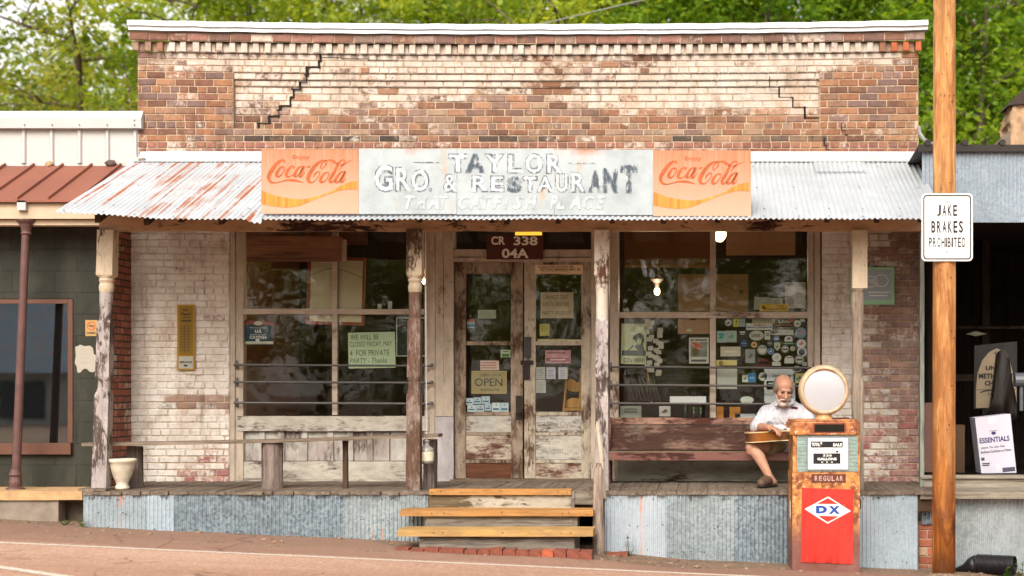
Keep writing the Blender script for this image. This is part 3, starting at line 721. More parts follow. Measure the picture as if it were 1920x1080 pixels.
# turned posts
M_POST_UP = peel('post_cream_upper', C('#bfae96'), C('#5a4030'), 0.22, 'z', 1.2, 0.3)
M_POST_LO = peel('post_lilac_lower', C('#a59b98'), C('#5c4d47'), 0.48, 'z', 1.4, 0.5)
M_POST_RED = peel('post_redbrown_lower', C('#8f8076'), C('#63493b'), 0.60, 'z', 1.6, 0.6, None, .12)
M_POST_MID = peel('post_cream_brown', C('#b3a28a'), C('#55402f'), 0.42, 'z', 1.4, 0.4)
M_POST_W = peel('post_white_worn', C('#c6bcae'), C('#6d4a3c'), 0.30, 'z', 1.5, 0.3)
def turned(px, up, lo, y=-1.43, w=1.0, lean=0.0, split=548):
    bm = BM(); z0 = FLOOR; zz = lambda py: Z(py, y) - z0; x = X(px, y)
    lower = [(.066, 0, 1), (.064, zz(850), 1), (.063, zz(742), 1), (.056, zz(728), 0), (.055, zz(715), 0), (.062, zz(706), 1), (.060, zz(668), 1), (.060, zz(604), 1), (.054, zz(596), 0), (.058, zz(560), 0), (.057, zz(split), 0)]
    upper = [(.057, zz(split), 0), (.061, zz(546), 0), (.066, zz(540), 0), (.064, zz(535), 0), (.056, zz(531), 0), (.068, zz(526), 0), (.062, zz(522), 0), (.073, zz(516), 1), (.072, zz(480), 1), (.072, zz(432), 1)]
    for L, mi in ((lower, 1), (upper, 0)):
        lathe(bm, (x, y, z0), [(r * w, z) for r, z, s in L], 24, mi, False, [s for r, z, s in L])
    for v in bm.verts:
        v.co.x += lean * (v.co.z - z0) + .002 * mnoise.noise(v.co * 6); v.co.y += .002 * mnoise.noise(v.co * 5)
    return obj('post', fixn(bm), [up, lo], porch)
turned(190, M_POST_UP, M_POST_LO, lean=0.026)
turned(776, M_POST_MID, M_POST_RED, w=0.96, lean=.006)
turned(1129, M_POST_W, M_POST_LO, w=0.92, split=640)
bm = BM(); y = -1.43
board(bm, X(1597, y), X(1625, y), y - .06, y + .07, Z(541, y), Z(432, y), 2, 6, .001); pq = obj('post', fixn(bm), M_POST_UP, porch)
bm = BM(); x = X(1608, y)
lathe(bm, (x, y, FLOOR), [(.052, 0), (.05, .4), (.052, Z(720, y) - FLOOR), (.047, Z(700, y) - FLOOR), (.05, Z(600, y) - FLOOR), (.058, Z(560, y) - FLOOR), (.055, Z(548, y) - FLOOR), (.062, Z(541.5, y) - FLOOR)], 20, 0, True, [1, 1, 1, 0, 0, 0, 0, 1])
obj('post_shaft', fixn(bm), raw('grey_post_shaft', C('#6c5f55'), C('#a39483'), 'z', 1.4), pq)
bm = BM(); board(bm, X(158, -1.5), X(209, -1.5), -1.64, -1.3, FLOOR + .001, FLOOR + .022, 0, 5, .002); obj('post_block', fixn(bm), M_FLOORB, porch)
# split grey log and pale stick leaning at the right of the steps
M_GREYLOG = raw('split_grey_log', C('#5c4b42'), C('#b3a294'), 'z', 1.3)
bm = BM(); tube(bm, [P(1123, 1040, -1.84), P(1122, 985, -1.83), P(1121, 930, -1.83), P(1122, 880, -1.82), P(1123, 868, -1.82)], [.054, .05, .046, .040, .02], 9)
for v in bm.verts: v.co += Vector((1, 1, 0)) * .008 * mnoise.noise(Vector((v.co.x * 30, v.co.y * 30, v.co.z * 3)))
tag(obj('log', bm, M_GREYLOG), 'split grey log standing on the ground at the right end of the steps', 'log')
bm = BM(); tube(bm, [P(1134, 934, -1.66), P(1130, 890, -1.67), P(1127, 850, -1.67), P(1121, 800, -1.66), P(1120, 790, -1.66)], [.017, .018, .019, .018, .008], 8)
tag(obj('stick', bm, raw('pale_stick', C('#a3937f'), C('#cfc3b1'), 'z', 2)), 'pale bare stick leaning against the post by the doors', 'stick')

# ================================================================== steps
steps = thing('wooden_steps', 'wooden steps with new yellow tread edges in front of the double doors', 'steps', (X(945, -2), -1.95, gz(-1.7)))
def tread_mat(name, a_, b_):
    t = NT(name); g = t.noise(26, 6, .7, (.10, 1, 1), dist=.6); w = t.noise(3.2, 5, .65, (.6, 1, 1)); f = t.noise(50, 4, .75, (.3, 1, 1))
    c = t.mix(t.mr(g, .36, .64), C(a_), C(b_)); c = t.mix(t.mr(w, .46, .66, 0, .6), c, C('#80664a')); c = t.mix(t.mr(f, .60, .70, 0, .7), c, C('#574330'))
    return t.out(c, .8, 0, t.bump(g, .4, .005), .25)
M_YEL = tread_mat('yellow_worn_tread', '#946636', '#b88a52'); M_YEL2 = tread_mat('pale_worn_tread', '#a07c46', '#bd9a62')
M_RISER = peel('riser_grey_paint', C('#a9a293'), C('#6f6048'), 0.42, 'x', 0.9, 0.4)
M_RISER2 = raw('riser_grey_wood', C('#4d4740'), C('#9a9083'), 'x', 1.0)
for (a, b, t0, t1, yf, yb, m) in ((805, 1071, 917, 928, -1.70, -1.60, M_YEL), (750, 1112, 956.5, 968, -1.98, -1.66, M_YEL), (745, 1112, 993, 1006, -2.27, -1.95, M_YEL2)):
    bm = BM(); board(bm, X(a, yf), X(b, yf), yf, yb, Z(t1, yf), Z(t0, yf) - .0, 0, 10, .0012); obj('tread', fixn(bm), m, steps)
for (a, b, t0, t1, yf, m) in ((804, 1071, 928.5, 960, -1.665, M_RISER), (800, 1074, 966, 1000, -1.93, M_RISER2), (795, 1076, 1005, 1030, -2.21, M_RISER2)):
    bm = BM(); board(bm, X(a, yf), X(b, yf), yf, yf + .025, Z(t1, yf), Z(t0, yf), 0, 10, .0015); obj('riser', fixn(bm), m, steps)
bm = BM()
for px in (801, 1078):
    board(bm, X(px, -1.93) - .02, X(px, -1.93) + .02, -1.92, -1.64, .12, .545, 2, 4, .001); board(bm, X(px, -1.93) - .02, X(px, -1.93) + .02, -2.2, -1.921, .12, .40, 2, 4, .001)
obj('stringer', fixn(bm), M_RISER2, steps)
bm = BM(); rr = random.Random(21)
for px in (812, 830, 940, 1050, 1066):
    for (py, yy) in ((962, -1.98), (999.5, -2.27), (922.5, -1.70)): disc(bm, P(px + rr.uniform(-4, 4), py + rr.uniform(-2, 2), yy - .004), .005, .005, .004, 8)
obj('nails', bm, M_IRON, steps)
bm = BM(); board(bm, X(1075, -1.66), X(1112, -1.66), -1.66, -1.63, Z(946, -1.66), Z(925, -1.66), 0, 4, .001); board(bm, X(1071, -1.67), X(1077, -1.67), -1.68, -1.63, Z(953, -1.67), Z(921, -1.67), 2, 4, .001)
obj('side_board', fixn(bm), M_RISER2, steps)
# row of bricks let into the verge in front of the steps
M_CURB = plain('kerb_brick_red', C('#7d4636'), .9, 0, .45, 22, .4); M_CURB2 = plain('kerb_brick_grey', C('#8d8078'), .9, 0, .4, 22, .4); M_CURB3 = plain('kerb_brick_orange', C('#a8573a'), .9, 0, .4, 22, .4)
kb = None; yb = -2.45; px = 738.0; rr = random.Random(2); k = 0
lab = ('red brick in the row let into the verge before the steps')
while px < 1105:
    w = 24 if px > 800 else 28
    z = gz(X(px, yb)); bm = BM(); x0 = X(px, yb)
    box(bm, x0 + .004, x0 + w / S(yb) - .004, yb + rr.uniform(-.012, .012), yb + .2, z - .06, Z(1029 + (px - 738) * .012, yb) + rr.uniform(-.008, .004), 0, .004)
    grey = 870 < px < 893; orange = 1010 < px < 1034
    o = obj('kerb_brick', bm, M_CURB2 if grey else M_CURB3 if orange else M_CURB, bevel=.008, segs=2)
    tag(o, 'pale grey stone among the red bricks in front of the steps' if grey else 'bright orange brick in the row in front of the steps' if orange else lab, 'brick', 'bricks edging the verge'); px += w
bm = BM(); yy = -1.86; z = gz(-.7)
box(bm, X(1140, yy), X(1176, yy), yy, yy + .12, z - .03, z + .055, 0, .006); tag(obj('kerb_brick', bm, M_CURB, bevel=.008), 'red brick lying alone beside the green weed and the log', 'brick', 'bricks edging the verge')
# ================================================================== plank bench on stumps
M_PLANK = raw('grey_plank', C('#4f4136'), C('#8f8070'), 'x', 1.0)
yb_ = -1.22; bm = BM(); a, b = P(162, 833, yb_), P(826, 816, yb_); n = 24; w = .12
rings = []
for i in range(n + 1):
    p = a.lerp(b, i / n) + Vector((0, 0, -.012 * math.sin(math.pi * i / n) + random.uniform(-.001, .001)))
    rings.append([bm.verts.new(p + Vector(q)) for q in ((0, -w, -.014), (0, w, -.014), (0, w, .016), (0, -w, .016))])
for i in range(n):
    for q in range(4): bm.faces.new((rings[i][q], rings[i][(q + 1) % 4], rings[i + 1][(q + 1) % 4], rings[i + 1][q]))
bm.faces.new(rings[0]); bm.faces.new(rings[-1][::-1])
tag(obj('plank_bench', fixn(bm), M_PLANK), 'long thin grey plank laid across wood stumps on the porch', 'plank bench')
M_STUMP = raw('stump_bark', C('#4d4038'), C('#8f8078'), 'z', 1.2, 0.95)
def stump(px0, px1, py0, y, lab):
    bm = BM(); x = (X(px0, y) + X(px1, y)) / 2; r = (X(px1, y) - X(px0, y)) / 2; h = Z(py0, y) - FLOOR
    lathe(bm, (x, y, FLOOR), [(r * 1.04, 0), (r, .03), (r * .98, h * .5), (r, h - .01), (r * .95, h)], 22)
    for v in bm.verts:
        q = mnoise.noise(Vector((math.atan2(v.co.y - y, v.co.x - x) * 2.2, v.co.z * 2, px0))) * .10
        v.co.x += (v.co.x - x) * q; v.co.y += (v.co.y - y) * q
    return tag(obj('stump', bm, M_STUMP), lab, 'stump', 'stumps holding up the plank')
stump(238, 268, 836.5, -1.06, 'short wood stump behind the white urn under the plank')
stump(491, 531, 830, -1.22, 'lone grey wood stump under the middle of the plank')
bm = BM(); board(bm, X(643, -1.18), X(652, -1.18), -1.2, -1.15, FLOOR, Z(826, -1.18), 2, 6, .001); tag(obj('plank_prop', fixn(bm), raw('dark_prop', C('#33241d'), C('#5c4538'), 'z')), 'narrow dark board propping up the plank between stump and post', 'prop')
bm = BM(); board(bm, X(795, -1.15), X(816, -1.15), -1.2, -1.02, FLOOR, Z(824, -1.15), 2, 6, .002); tag(obj('support_block', fixn(bm), M_STUMP), 'brown wood block under the right end of the plank', 'block')

# ================================================================== the signs on the awning
YS = -1.985
def coke_mat():
    t = NT('faded_orange_enamel'); z = t.sep()[2]
    st = t.noise(26, 6, 0.75, (1, 1, .05)); big = t.noise(5, 4, .6)
    g = t.mr(t.math('ADD', z, t.math('MULTIPLY', big, .18)), .16, .74)
    c = t.mix(g, C('#bb937b'), C('#a65c28')); c = t.mix(t.mr(st, .38, .68, 0, .55), c, C('#ba9078'))
    c = t.mix(t.mr(st, .30, .42, .35, 0), c, C('#bf7a48'))
    return t.out(c, .55, 0, t.bump(st, .08, .003), .4)
M_COKE = coke_mat(); M_SCRIPT = plain('script_rust_brown', C('#a8501c'), .6, 0, .35, 18, 0); M_WAVE = None
t = NT('wave_orange'); st = t.noise(20, 5, .7, (1, 1, .06)); c = t.mix(t.mr(st, .35, .65), C('#b9631a'), C('#dc8f25')); c = t.mix(t.mr(t.noise(4, 3), .55, .75, 0, .5), c, C('#d8b06a')); M_WAVE = t.out(c, .6)
M_STAIN = plain('faded_enjoy', C('#a5552c'), .6, 0, .4, 30, 0)
SCR = [
 [(398, 245, 22), (402, 212, 20), (372, 206, 24), (308, 236, 44), (232, 322, 56), (170, 420, 60), (155, 490, 52), (186, 545, 38), (245, 562, 18), (330, 548, 14), (430, 522, 22), (540, 522, 36), (630, 538, 22), (702, 562, 4)],
 [(385, 310, 8), (338, 322, 26), (290, 395, 44), (280, 450, 44), (320, 462, 26), (375, 410, 12), (408, 345, 12), (392, 308, 10), (372, 330, 10), (385, 368, 8)],
 [(535, 338, 28), (552, 308, 16), (505, 308, 20), (450, 370, 44), (428, 445, 46), (470, 468, 24), (540, 430, 8)],
 [(700, 305, 10), (630, 318, 24), (580, 390, 42), (556, 450, 42), (592, 460, 22), (650, 395, 12), (692, 318, 14)], [(712, 300, 34), (672, 380, 44), (640, 455, 42), (672, 458, 16), (722, 395, 6)],
 [(752, 325, 12), (772, 305, 26), (778, 300, 8)], [(780, 322, 10), (800, 303, 24), (804, 298, 6)],
 [(1048, 250, 12), (1030, 300, 13), (990, 340, 13), (965, 320, 13), (985, 265, 13), (1045, 218, 16), (1062, 232, 12), (1050, 290, 10)],
 [(1060, 215, 10), (1000, 212, 24), (905, 268, 46), (815, 385, 58), (768, 490, 58), (790, 545, 40), (850, 548, 15), (925, 470, 13), (952, 405, 13), (922, 388, 16), (872, 432, 24), (852, 482, 6)],
 [(1058, 216, 10), (1120, 208, 26), (1185, 242, 40), (1235, 275, 14)], [(1262, 292, 14), (1312, 280, 26), (1350, 258, 18), (1400, 230, 8), (1470, 202, 2)],
 [(1095, 398, 8), (1030, 412, 24), (975, 480, 44), (962, 540, 44), (1005, 548, 26), (1065, 495, 12), (1098, 420, 12), (1070, 408, 10)],
 [(1250, 362, 8), (1320, 270, 10), (1350, 215, 12), (1310, 206, 16), (1250, 250, 28), (1180, 390, 46), (1112, 510, 48), (1128, 556, 32), (1190, 520, 8)],
 [(1345, 385, 10), (1285, 398, 24), (1220, 470, 42), (1192, 540, 42), (1235, 548, 22), (1300, 475, 12), (1345, 395, 12)], [(1355, 382, 30), (1312, 465, 44), (1280, 540, 42), (1312, 545, 16), (1362, 480, 6)]]
WV_T = [(40, 682), (200, 742), (400, 792), (600, 816), (750, 810), (880, 780), (1000, 744), (1150, 688), (1250, 626), (1350, 576), (1450, 546), (1540, 536)]
WV_B = [(1540, 672), (1450, 666), (1350, 668), (1200, 702), (1050, 752), (900, 812), (760, 872), (620, 922), (450, 946), (250, 930), (40, 890)]
def coke_sign(dx, dy, x0, x1, y0, y1, label):
    bm = BM(); pbox(bm, x0, y0, x1, y1, YS, .012); s = tag(obj('soda_sign', bm, M_COKE, bevel=.002), label, 'sign', 'signs standing on the awning')
    m = lambda u, v: (485 + u / 8.31 + dx, 275 + v / 8.31 + dy)
    bm = BM()
    for st in SCR: ribbon(bm, [m(u, v) + (w / 8.31,) for u, v, w in st], YS - .003)
    for f in bm.faces: f.normal_update()
    obj('script_lettering', fixn(bm), M_SCRIPT, s)
    bm = BM(); tp = spline([m(*q) for q in WV_T], 5); bt = spline([m(*q) for q in WV_B][::-1], 5)
    n = min(len(tp), len(bt)); va = [bm.verts.new(P(p[0], p[1], YS - .0025)) for p in tp]; k = [round(i * (len(bt) - 1) / (len(tp) - 1)) for i in range(len(tp))]
    vb = [bm.verts.new(P(bt[i][0], bt[i][1], YS - .0025)) for i in k]
    for i in range(len(va) - 1): bm.faces.new((va[i], va[i + 1], vb[i + 1], vb[i]))
    obj('wave_stripe', fixn(bm), M_WAVE, s)
    bm = BM(); text(bm, 'Enjoy', *m(530, 125), *m(790, 212), YS - .003, bold=.012); obj('lettering', bm, M_STAIN, s)
    bm = BM(); tube(bm, [P((x0 + x1) / 2 - 40, y1 - 3, YS + .03), P((x0 + x1) / 2 - 40, y0 + 6, YS + .03), Vector((X((x0 + x1) / 2 - 40, YS), YS + .9, 3.56))], .012, 6)
    tube(bm, [P((x0 + x1) / 2 + 40, y1 - 3, YS + .03), P((x0 + x1) / 2 + 40, y0 + 6, YS + .03), Vector((X((x0 + x1) / 2 + 40, YS), YS + .9, 3.56))], .012, 6)
    obj('brace', bm, M_IRON, s)
coke_sign(0, 0, 490, 672.3, 280, 400.5, 'faded orange soft drink sign at the left end of the white grocery sign')
coke_sign(735, 2.5, 1224.6, 1408, 282, 405, 'faded orange soft drink sign at the right end of the white grocery sign')
t = NT('weathered_white_sign'); n = t.noise(3.2, 5, .65); z = t.sep()[2]; x_ = t.sep()[0]
c = t.mix(t.mr(n, .4, .7), C('#a0a9ad'), C('#8a9396')); c = t.mix(t.mr(t.noise(5, 5, .7, (1, 1, .25)), .60, .74, 0, .75), c, C('#ad8a5c'))
up = t.mr(z, .5, .58); rs = t.mr(t.noise(2.4, 4, .6, (1, 1, .3), (7, 0, 0)), .52, .66); c = t.mix(t.math('MULTIPLY', up, rs), c, C('#a8602a'))
c = t.mix(t.mr(t.noise(40, 4, .7, (1, 1, .12)), .6, .75, 0, .4), c, C('#bfc5c6')); M_WSIGN = t.out(c, .5, 0.1)
def lettermat(name, dark, share):
    t = NT(name); n = t.noise(20, 6, .8, (1, 1, .4)); n2 = t.noise(80, 4, .75, (1, 1, .3))
    m = t.mr(t.math('ADD', t.math('MULTIPLY', n, .8), t.math('MULTIPLY', n2, .2)), .5 + (share - .5) * .36 - .06, .5 + (share - .5) * .36 + .07)
    return t.out(t.mix(m, dark, C('#b7bdbf')), .6)
M_LW = lettermat('letter_white_fill', C('#8893a0'), .34); M_LD = lettermat('letter_slate_fill', C('#33424f'), .68); M_LO = lettermat('letter_dark_edge', C('#44515c'), .58); M_LGH = lettermat('letter_ghost', C('#8d99a2'), .5)
bm = BM()
for a, b in ((672.8, 856.3), (857.0, 1039.0), (1039.6, 1224)): pbox(bm, a, 279 + (1.5 if a > 1000 else 0), b, 401 + (a - 672) * .005, YS, .012)
gsign = tag(obj('grocery_sign', bm, M_WSIGN, bevel=.002), 'long weathered white sign with ghosted letters naming the grocery and restaurant', 'sign', 'signs standing on the awning')
LET = [('T', 841, 289, 876, 323, 0), ('A', 873, 289, 909, 323, 1), ('Y', 909, 289, 945, 323, 0), ('L', 952, 289, 980, 324, 0), ('O', 985, 288, 1018, 325, 0), ('R', 1025, 289, 1055, 325, 0),
       ('G', 702, 309, 737, 359, 0), ('R', 742, 314, 770, 358, 0), ('O', 771, 318, 804, 359, 0), ('.', 805, 353, 809, 358, 0), ('&', 832, 326, 857, 360, 0), ('R', 885, 329, 915, 359, 0), ('E', 920, 330, 945, 359, 0),
       ('S', 951, 331, 978, 360, 1), ('T', 981, 331, 1007, 360, 0), ('A', 1007, 330, 1037, 360, 0), ('U', 1042, 326, 1065, 360, 0), ('R', 1071, 323, 1098, 360, 0), ('A', 1104, 319, 1128, 360, 1), ('N', 1131, 316, 1157, 361, 1), ('T', 1164, 310, 1194, 361, 1)]
bo, bw, bd = BM(), BM(), BM()
for ch, a, b, c_, d, dk in LET:
    text(bo, ch, a - 1.2, b - 1.2, c_ + 1.2, d + 1.2, YS - .003, bold=.075)
    text(bd if dk else bw, ch, a + 1.1, b + 1.1, c_ - 1.1, d - 1.1, YS - .0048, bold=.012)
    if ch in 'TRLEUNY.' and ch != '.':
        for q in ([b] if ch in 'TYU' else []) + ([d - 2.2] if ch in 'TRLY' else []):
            w = 6 if ch != 'T' else 5; xc = (a + c_) / 2 if ch in 'TY' else a + 4
            ppoly(bo, [(xc - w, q), (xc + w, q), (xc + w, q + 2.2), (xc - w, q + 2.2)], YS - .0034, .0005)
for a, b, q in ((775, 828, 304.5), (1065, 1117, 306)): ribbon(bo, [(a, q, .8), ((a + b) / 2, q, 2.4), (b, q, .8)], YS - .003)
obj('letter_edges', bo, M_LO, gsign); obj('lettering', bw, M_LW, gsign); obj('slate_lettering', bd, M_LD, gsign)
bo, bw = BM(), BM()
for ch, a, c_ in (('T', 759, 778), ('H', 779, 801), ('A', 801, 822), ('T', 824, 841), ('C', 859, 880), ('A', 879, 900), ('T', 903, 921), ('F', 924, 941), ('I', 945, 953), ('S', 960, 982), ('H', 984, 1007), ('P', 1030, 1046), ('L', 1044, 1058), ('A', 1067, 1088), ('C', 1093, 1113), ('E', 1117, 1136)):
    text(bo, ch, a - .8, 366, c_ - .8, 391, YS - .003, bold=.035, shear=.32); text(bw, ch, a + .6, 367.5, c_ + .6, 392, YS - .0045, bold=.02, shear=.32)
obj('lower_letter_edges', bo, M_LGH, gsign); obj('lower_lettering', bw, lettermat('letter_pale', C('#939da1'), .45), gsign)
bm = BM()
for px in (700, 830, 880, 1015, 1065, 1200): tube(bm, [P(px, 398, YS + .03), P(px, 285, YS + .03), Vector((X(px, YS), YS + .9, 3.56))], .012, 6)
obj('brace', bm, M_IRON, gsign)
# ================================================================== ground, road, verge
def gz2(x, y):
    z = gz(x)
    z += 0.05 * sm(-0.1, -1.2, x) * sm(-2.72, -2.50, y) * (1 if y < 1 else 1)
    if y > 6: z += 0.16 * (y - 6) * sm(-20, 6, x) * min(1, (y - 6) / 8) if y < 40 else 0.16 * 34 * sm(-20, 6, x)
    return z
def sheet(name, xs, ys, zf, m, kind='structure', lift=0.0):
    bm = BM(); g = [[bm.verts.new((x, y, zf(x, y) + lift)) for x in xs] for y in ys]
    for j in range(len(ys) - 1):
        for i in range(len(xs) - 1):
            f = bm.faces.new((g[j][i], g[j][i + 1], g[j + 1][i + 1], g[j + 1][i])); f.smooth = True
    return tag(obj(name, bm, m), kind=kind)
t = NT('verge_dirt'); n = t.noise(3, 6, .7); n2 = t.noise(45, 5, .75); v = t.vor(30)
c = t.mix(t.mr(n, .35, .7), C('#6e5a4c'), C('#87705f')); c = t.mix(t.mr(n2, .5, .68, 0, .8), c, C('#b9a083')); c = t.mix(t.mr(n2, .3, .42, .7, 0), c, C('#3f3027'))
M_DIRT = t.out(c, .95, 0, t.bump(t.math('ADD', n2, v), .8, .015), .2)
t = NT('red_gravel_asphalt'); n = t.noise(1.2, 5, .6, (.35, 1, 1)); n2 = t.noise(120, 3, .8); v = t.vor(48, out='Color'); n3 = t.noise(.5, 3, .5, (.2, 1, 1), (3, 3, 0))
bw = t.new('ShaderNodeRGBToBW'); t.put(bw.inputs[0], v)
c = t.mix(t.mr(n, .3, .7), C('#a07b67'), C('#b5917b')); c = t.mix(t.mr(bw.outputs[0], .3, .8, 0, .6), c, C('#cdb09c')); c = t.mix(t.mr(n2, .3, .45, .5, 0), c, C('#6b4636'))
c = t.mix(t.mr(n3, .5, .66, 0, .4), c, C('#8d6049'))
yy = t.sep(t.new('ShaderNodeNewGeometry').outputs['Position'])[1]
edge = t.math('MULTIPLY', t.mr(t.math('ADD', yy, t.math('MULTIPLY', n, .25)), -2.72, -2.55), .8); c = t.mix(edge, c, C('#7d6052'))
w_ = t.noise(1.1, 3, .5, (1, 1, 1), (9, 1, 0), col=True); vm = t.new('ShaderNodeVectorMath', operation='MULTIPLY_ADD'); t.put(vm.inputs[0], w_); vm.inputs[1].default_value = (.9, .9, .9); t.put(vm.inputs[2], t.co)
cv = t.new('ShaderNodeTexVoronoi', feature='DISTANCE_TO_EDGE'); t.put(cv.inputs['Vector'], vm.outputs[0]); cv.inputs['Scale'].default_value = .75
crk = t.math('MULTIPLY', t.mr(cv.outputs[0], .004, .012, 1, 0), t.mr(t.noise(.8, 3, .6, (1, 1, 1), (2, 5, 0)), .48, .6)); c = t.mix(t.math('MULTIPLY', crk, .7), c, C('#5b4336'))
c = t.mix(t.mr(t.noise(1.7, 4, .6, (.5, 1.4, 1), (8, 2, 0)), .62, .72, 0, .35), c, C('#7d6254'))
M_ROAD = t.out(c, .9, 0, t.bump(t.math('ADD', n2, bw.outputs[0]), .5, .008), .25)
xs = [-400, -200, -100, -60, -40, -25] + [-18 + .35 * i for i in range(86)] + [14, 20, 30, 60, 120, 250, 400]
ys = [-400, -150, -80, -40, -25, -20, -16, -10, -6] + [-4 + .1 * i for i in range(26)] + [-1, 0, 3, 6, 8, 10, 13, 16, 20, 26, 34, 40, 60, 120, 400]
def gzn(x, y):
    z = gz2(x, y)
    if -2.75 < y < -1.3: z += .014 * mnoise.noise(Vector((x * 2.2, y * 3, 0))) + .008 * mnoise.noise(Vector((x * 8, y * 8, 3)))
    return z - (.012 if y <= -2.7 else 0)
sheet('ground', xs, ys, gzn, M_DIRT)
xr = [-60, -40, -25] + [-16 + .25 * i for i in range(120)] + [16, 22, 30, 45, 60]
bm = BM(); top = []; bot = []
for i, x in enumerate(xr):
    ye = -2.46 + .06 * mnoise.noise(Vector((x * 1.3, 0, 0))) + .05 * mnoise.noise(Vector((x * 6, 1, 0))) + .72 * sm(-2.4, -3.0, x) + .34 * sm(-.2, .6, x)
    mid = [-13.5, -9, -6, -4, -3, -2.75] + [-2.75 + (ye + 2.75) * q / 5 for q in range(1, 5)]
    top.append([bm.verts.new((x, yv, (gz(x) if yv <= -2.75 else gzn(x, yv)) + .005)) for yv in mid] + [bm.verts.new((x, ye, gzn(x, ye) + .004))])
for i in range(len(top) - 1):
    for k in range(10): bm.faces.new((top[i][k], top[i + 1][k], top[i + 1][k + 1], top[i][k + 1])).smooth = True
tag(obj('road', bm, M_ROAD), kind='structure')
t = NT('road_paint_white'); n = t.noise(40, 5, .8); M_LINE = t.out(t.mix(t.mr(n, .40, .50), C('#ad8872'), C('#cfc8ba')), .8)
for nm, yl, w in (('road_edge_line', -2.79, .085),):
    bm = BM(); pv = None
    for x in xr:
        q = (bm.verts.new((x, yl - w / 2 + .01 * (x + 3) * .0, gz(x) + .008)), bm.verts.new((x, yl + w / 2, gz(x) + .008)))
        if pv: bm.faces.new((pv[0], q[0], q[1], pv[1]))
        pv = q
    tag(obj(nm, bm, M_LINE), kind='structure')
bm = BM(); d_ = Vector((.86, -.51, 0)); nn = Vector((.51, .86, 0)) * .05
q = [Vector((-5.7, -3.98, 0)), Vector((-2.2, -6.05, 0))]; vs = [q[0] - nn, q[1] - nn, q[1] + nn, q[0] + nn]
bm.faces.new([bm.verts.new((v.x, v.y, gz(v.x) + .008)) for v in vs]); tag(obj('road_slant_line', bm, M_LINE), kind='structure')
# loose stones and dead leaves along the verge
M_LITTER = plain('dry_leaf_litter', C('#8a6745'), .9, 0, .5, 30, 0)
bm = BM(); rr = random.Random(3)
for i in range(170):
    a = rr.random()
    if a < .4: x, y = rr.gauss(-.45, .35), rr.uniform(-2.35, -1.75)
    elif a < .6: x, y = rr.gauss(-6.3, .5), rr.uniform(-1.75, -1.38)
    elif a < .72: x, y = rr.gauss(-2.62, .18), rr.uniform(-2.3, -1.7)
    else: x, y = rr.uniform(-5, 2.6), rr.uniform(-2.3, -1.7)
    z = gzn(x, y) + .004; s = rr.uniform(.008, .03); an = rr.uniform(0, 6.3)
    u = Vector((math.cos(an), math.sin(an), rr.uniform(-.3, .5))) * s; w = Vector((-math.sin(an), math.cos(an), rr.uniform(-.2, .4))) * s * .5
    p = Vector((x, y, z + .006)); quad(bm, p - u, p - w, p + u, p + w)
tag(obj('leaf_litter', bm, M_LITTER), kind='stuff')
bm = BM()
for i in range(130):
    x, y = rr.uniform(-7, 2.8), rr.gauss(-2.2, .3)
    if y > -1.72: continue
    s = rr.choice([.006, .008, .012, .02]) * rr.uniform(.7, 1.4); z = gzn(x, y)
    bmesh.ops.create_icosphere(bm, subdivisions=1, radius=s, matrix=Matrix.Translation((x, y, z + s * .3)) @ Matrix.Rotation(rr.random() * 6, 4, 'Z') @ Matrix.Diagonal((1.3, .9, .6, 1)))
tag(obj('gravel', bm, plain('pale_gravel', C('#8d7663'), .9, 0, .4, 30, 0)), kind='stuff')

# ================================================================== pavement at left
M_CONC = plain('old_concrete', C('#84786b'), .9, 0, .3, 8, .3); M_CONC2 = plain('tan_slab', C('#b39067'), .9, 0, .28, 10, .3)
bm = BM(); y = -1.32
board(bm, -12, X(154, y), y, -.5, Z(938, y), Z(921.5, y), 0, 40, .003); tag(obj('pavement', fixn(bm), M_CONC2), kind='structure')
bm = BM(); board(bm, -12, X(107, y), y + .03, y + .2, .2, Z(938.5, y), 0, 40, .004); box(bm, -12, X(154, y), y + .3, y + .32, .2, Z(939, y)); tag(obj('pavement_kerb', fixn(bm), M_CONC), kind='structure')
# ================================================================== left neighbour
nb = thing('block_shop', 'dark green block shop with a white metal parapet and rusty red porch roof', 'shop', (-7.5, 0, .7))
M_WMET = plain('white_ribbed_metal', C('#b2b1ae'), .45, .1, .06, 5, .03)
M_RED = galv('rust_red_roof', C('#84503f'), .34, 'yz', .0, (9, 1), .75, .05, ('#6b3020', '#a8694a'))
t = NT('dark_green_block'); br = t.new('ShaderNodeTexBrick'); t.put(br.inputs['Vector'], t.mp((1, 1, 1), (.1, 0, 0), (R(90), 0, 0)))
for k_, v_ in (('Scale', 1.0), ('Mortar Size', .006), ('Brick Width', .41), ('Row Height', .205), ('Mortar Smooth', .3), ('Bias', 0)): br.inputs[k_].default_value = v_
br.inputs['Color1'].default_value = (1, 1, 1, 1); br.inputs['Color2'].default_value = (.9, .9, .9, 1); br.inputs['Mortar'].default_value = (0, 0, 0, 1)
n = t.noise(6, 5, .7); n2 = t.noise(60, 3, .7); c = t.mix(t.mr(n, .3, .7), C('#26271f'), C('#33332b')); c = t.mix(t.mr(n2, .68, .74), c, C('#6d6a60'))
c = t.mix(t.mr(br.outputs['Fac'], 0, 1, 0, .55), c, C('#15150f')); c = t.mix(t.mr(t.noise(2.5, 5, .7, (1, 1, .3)), .5, .7, 0, .5), c, C('#4c4a40'))
M_GRN = t.out(c, .75, 0, t.bump(t.math('ADD', br.outputs[0], t.math('MULTIPLY', n2, .3)), .35, .01), .3)
y = -0.01; bm = BM(); xa, xb = -13, X(262, y)
box(bm, xa, xb - .01, y + .012, .25, 3.3, Z(212, y))
x = xb - .02
bm2 = BM()
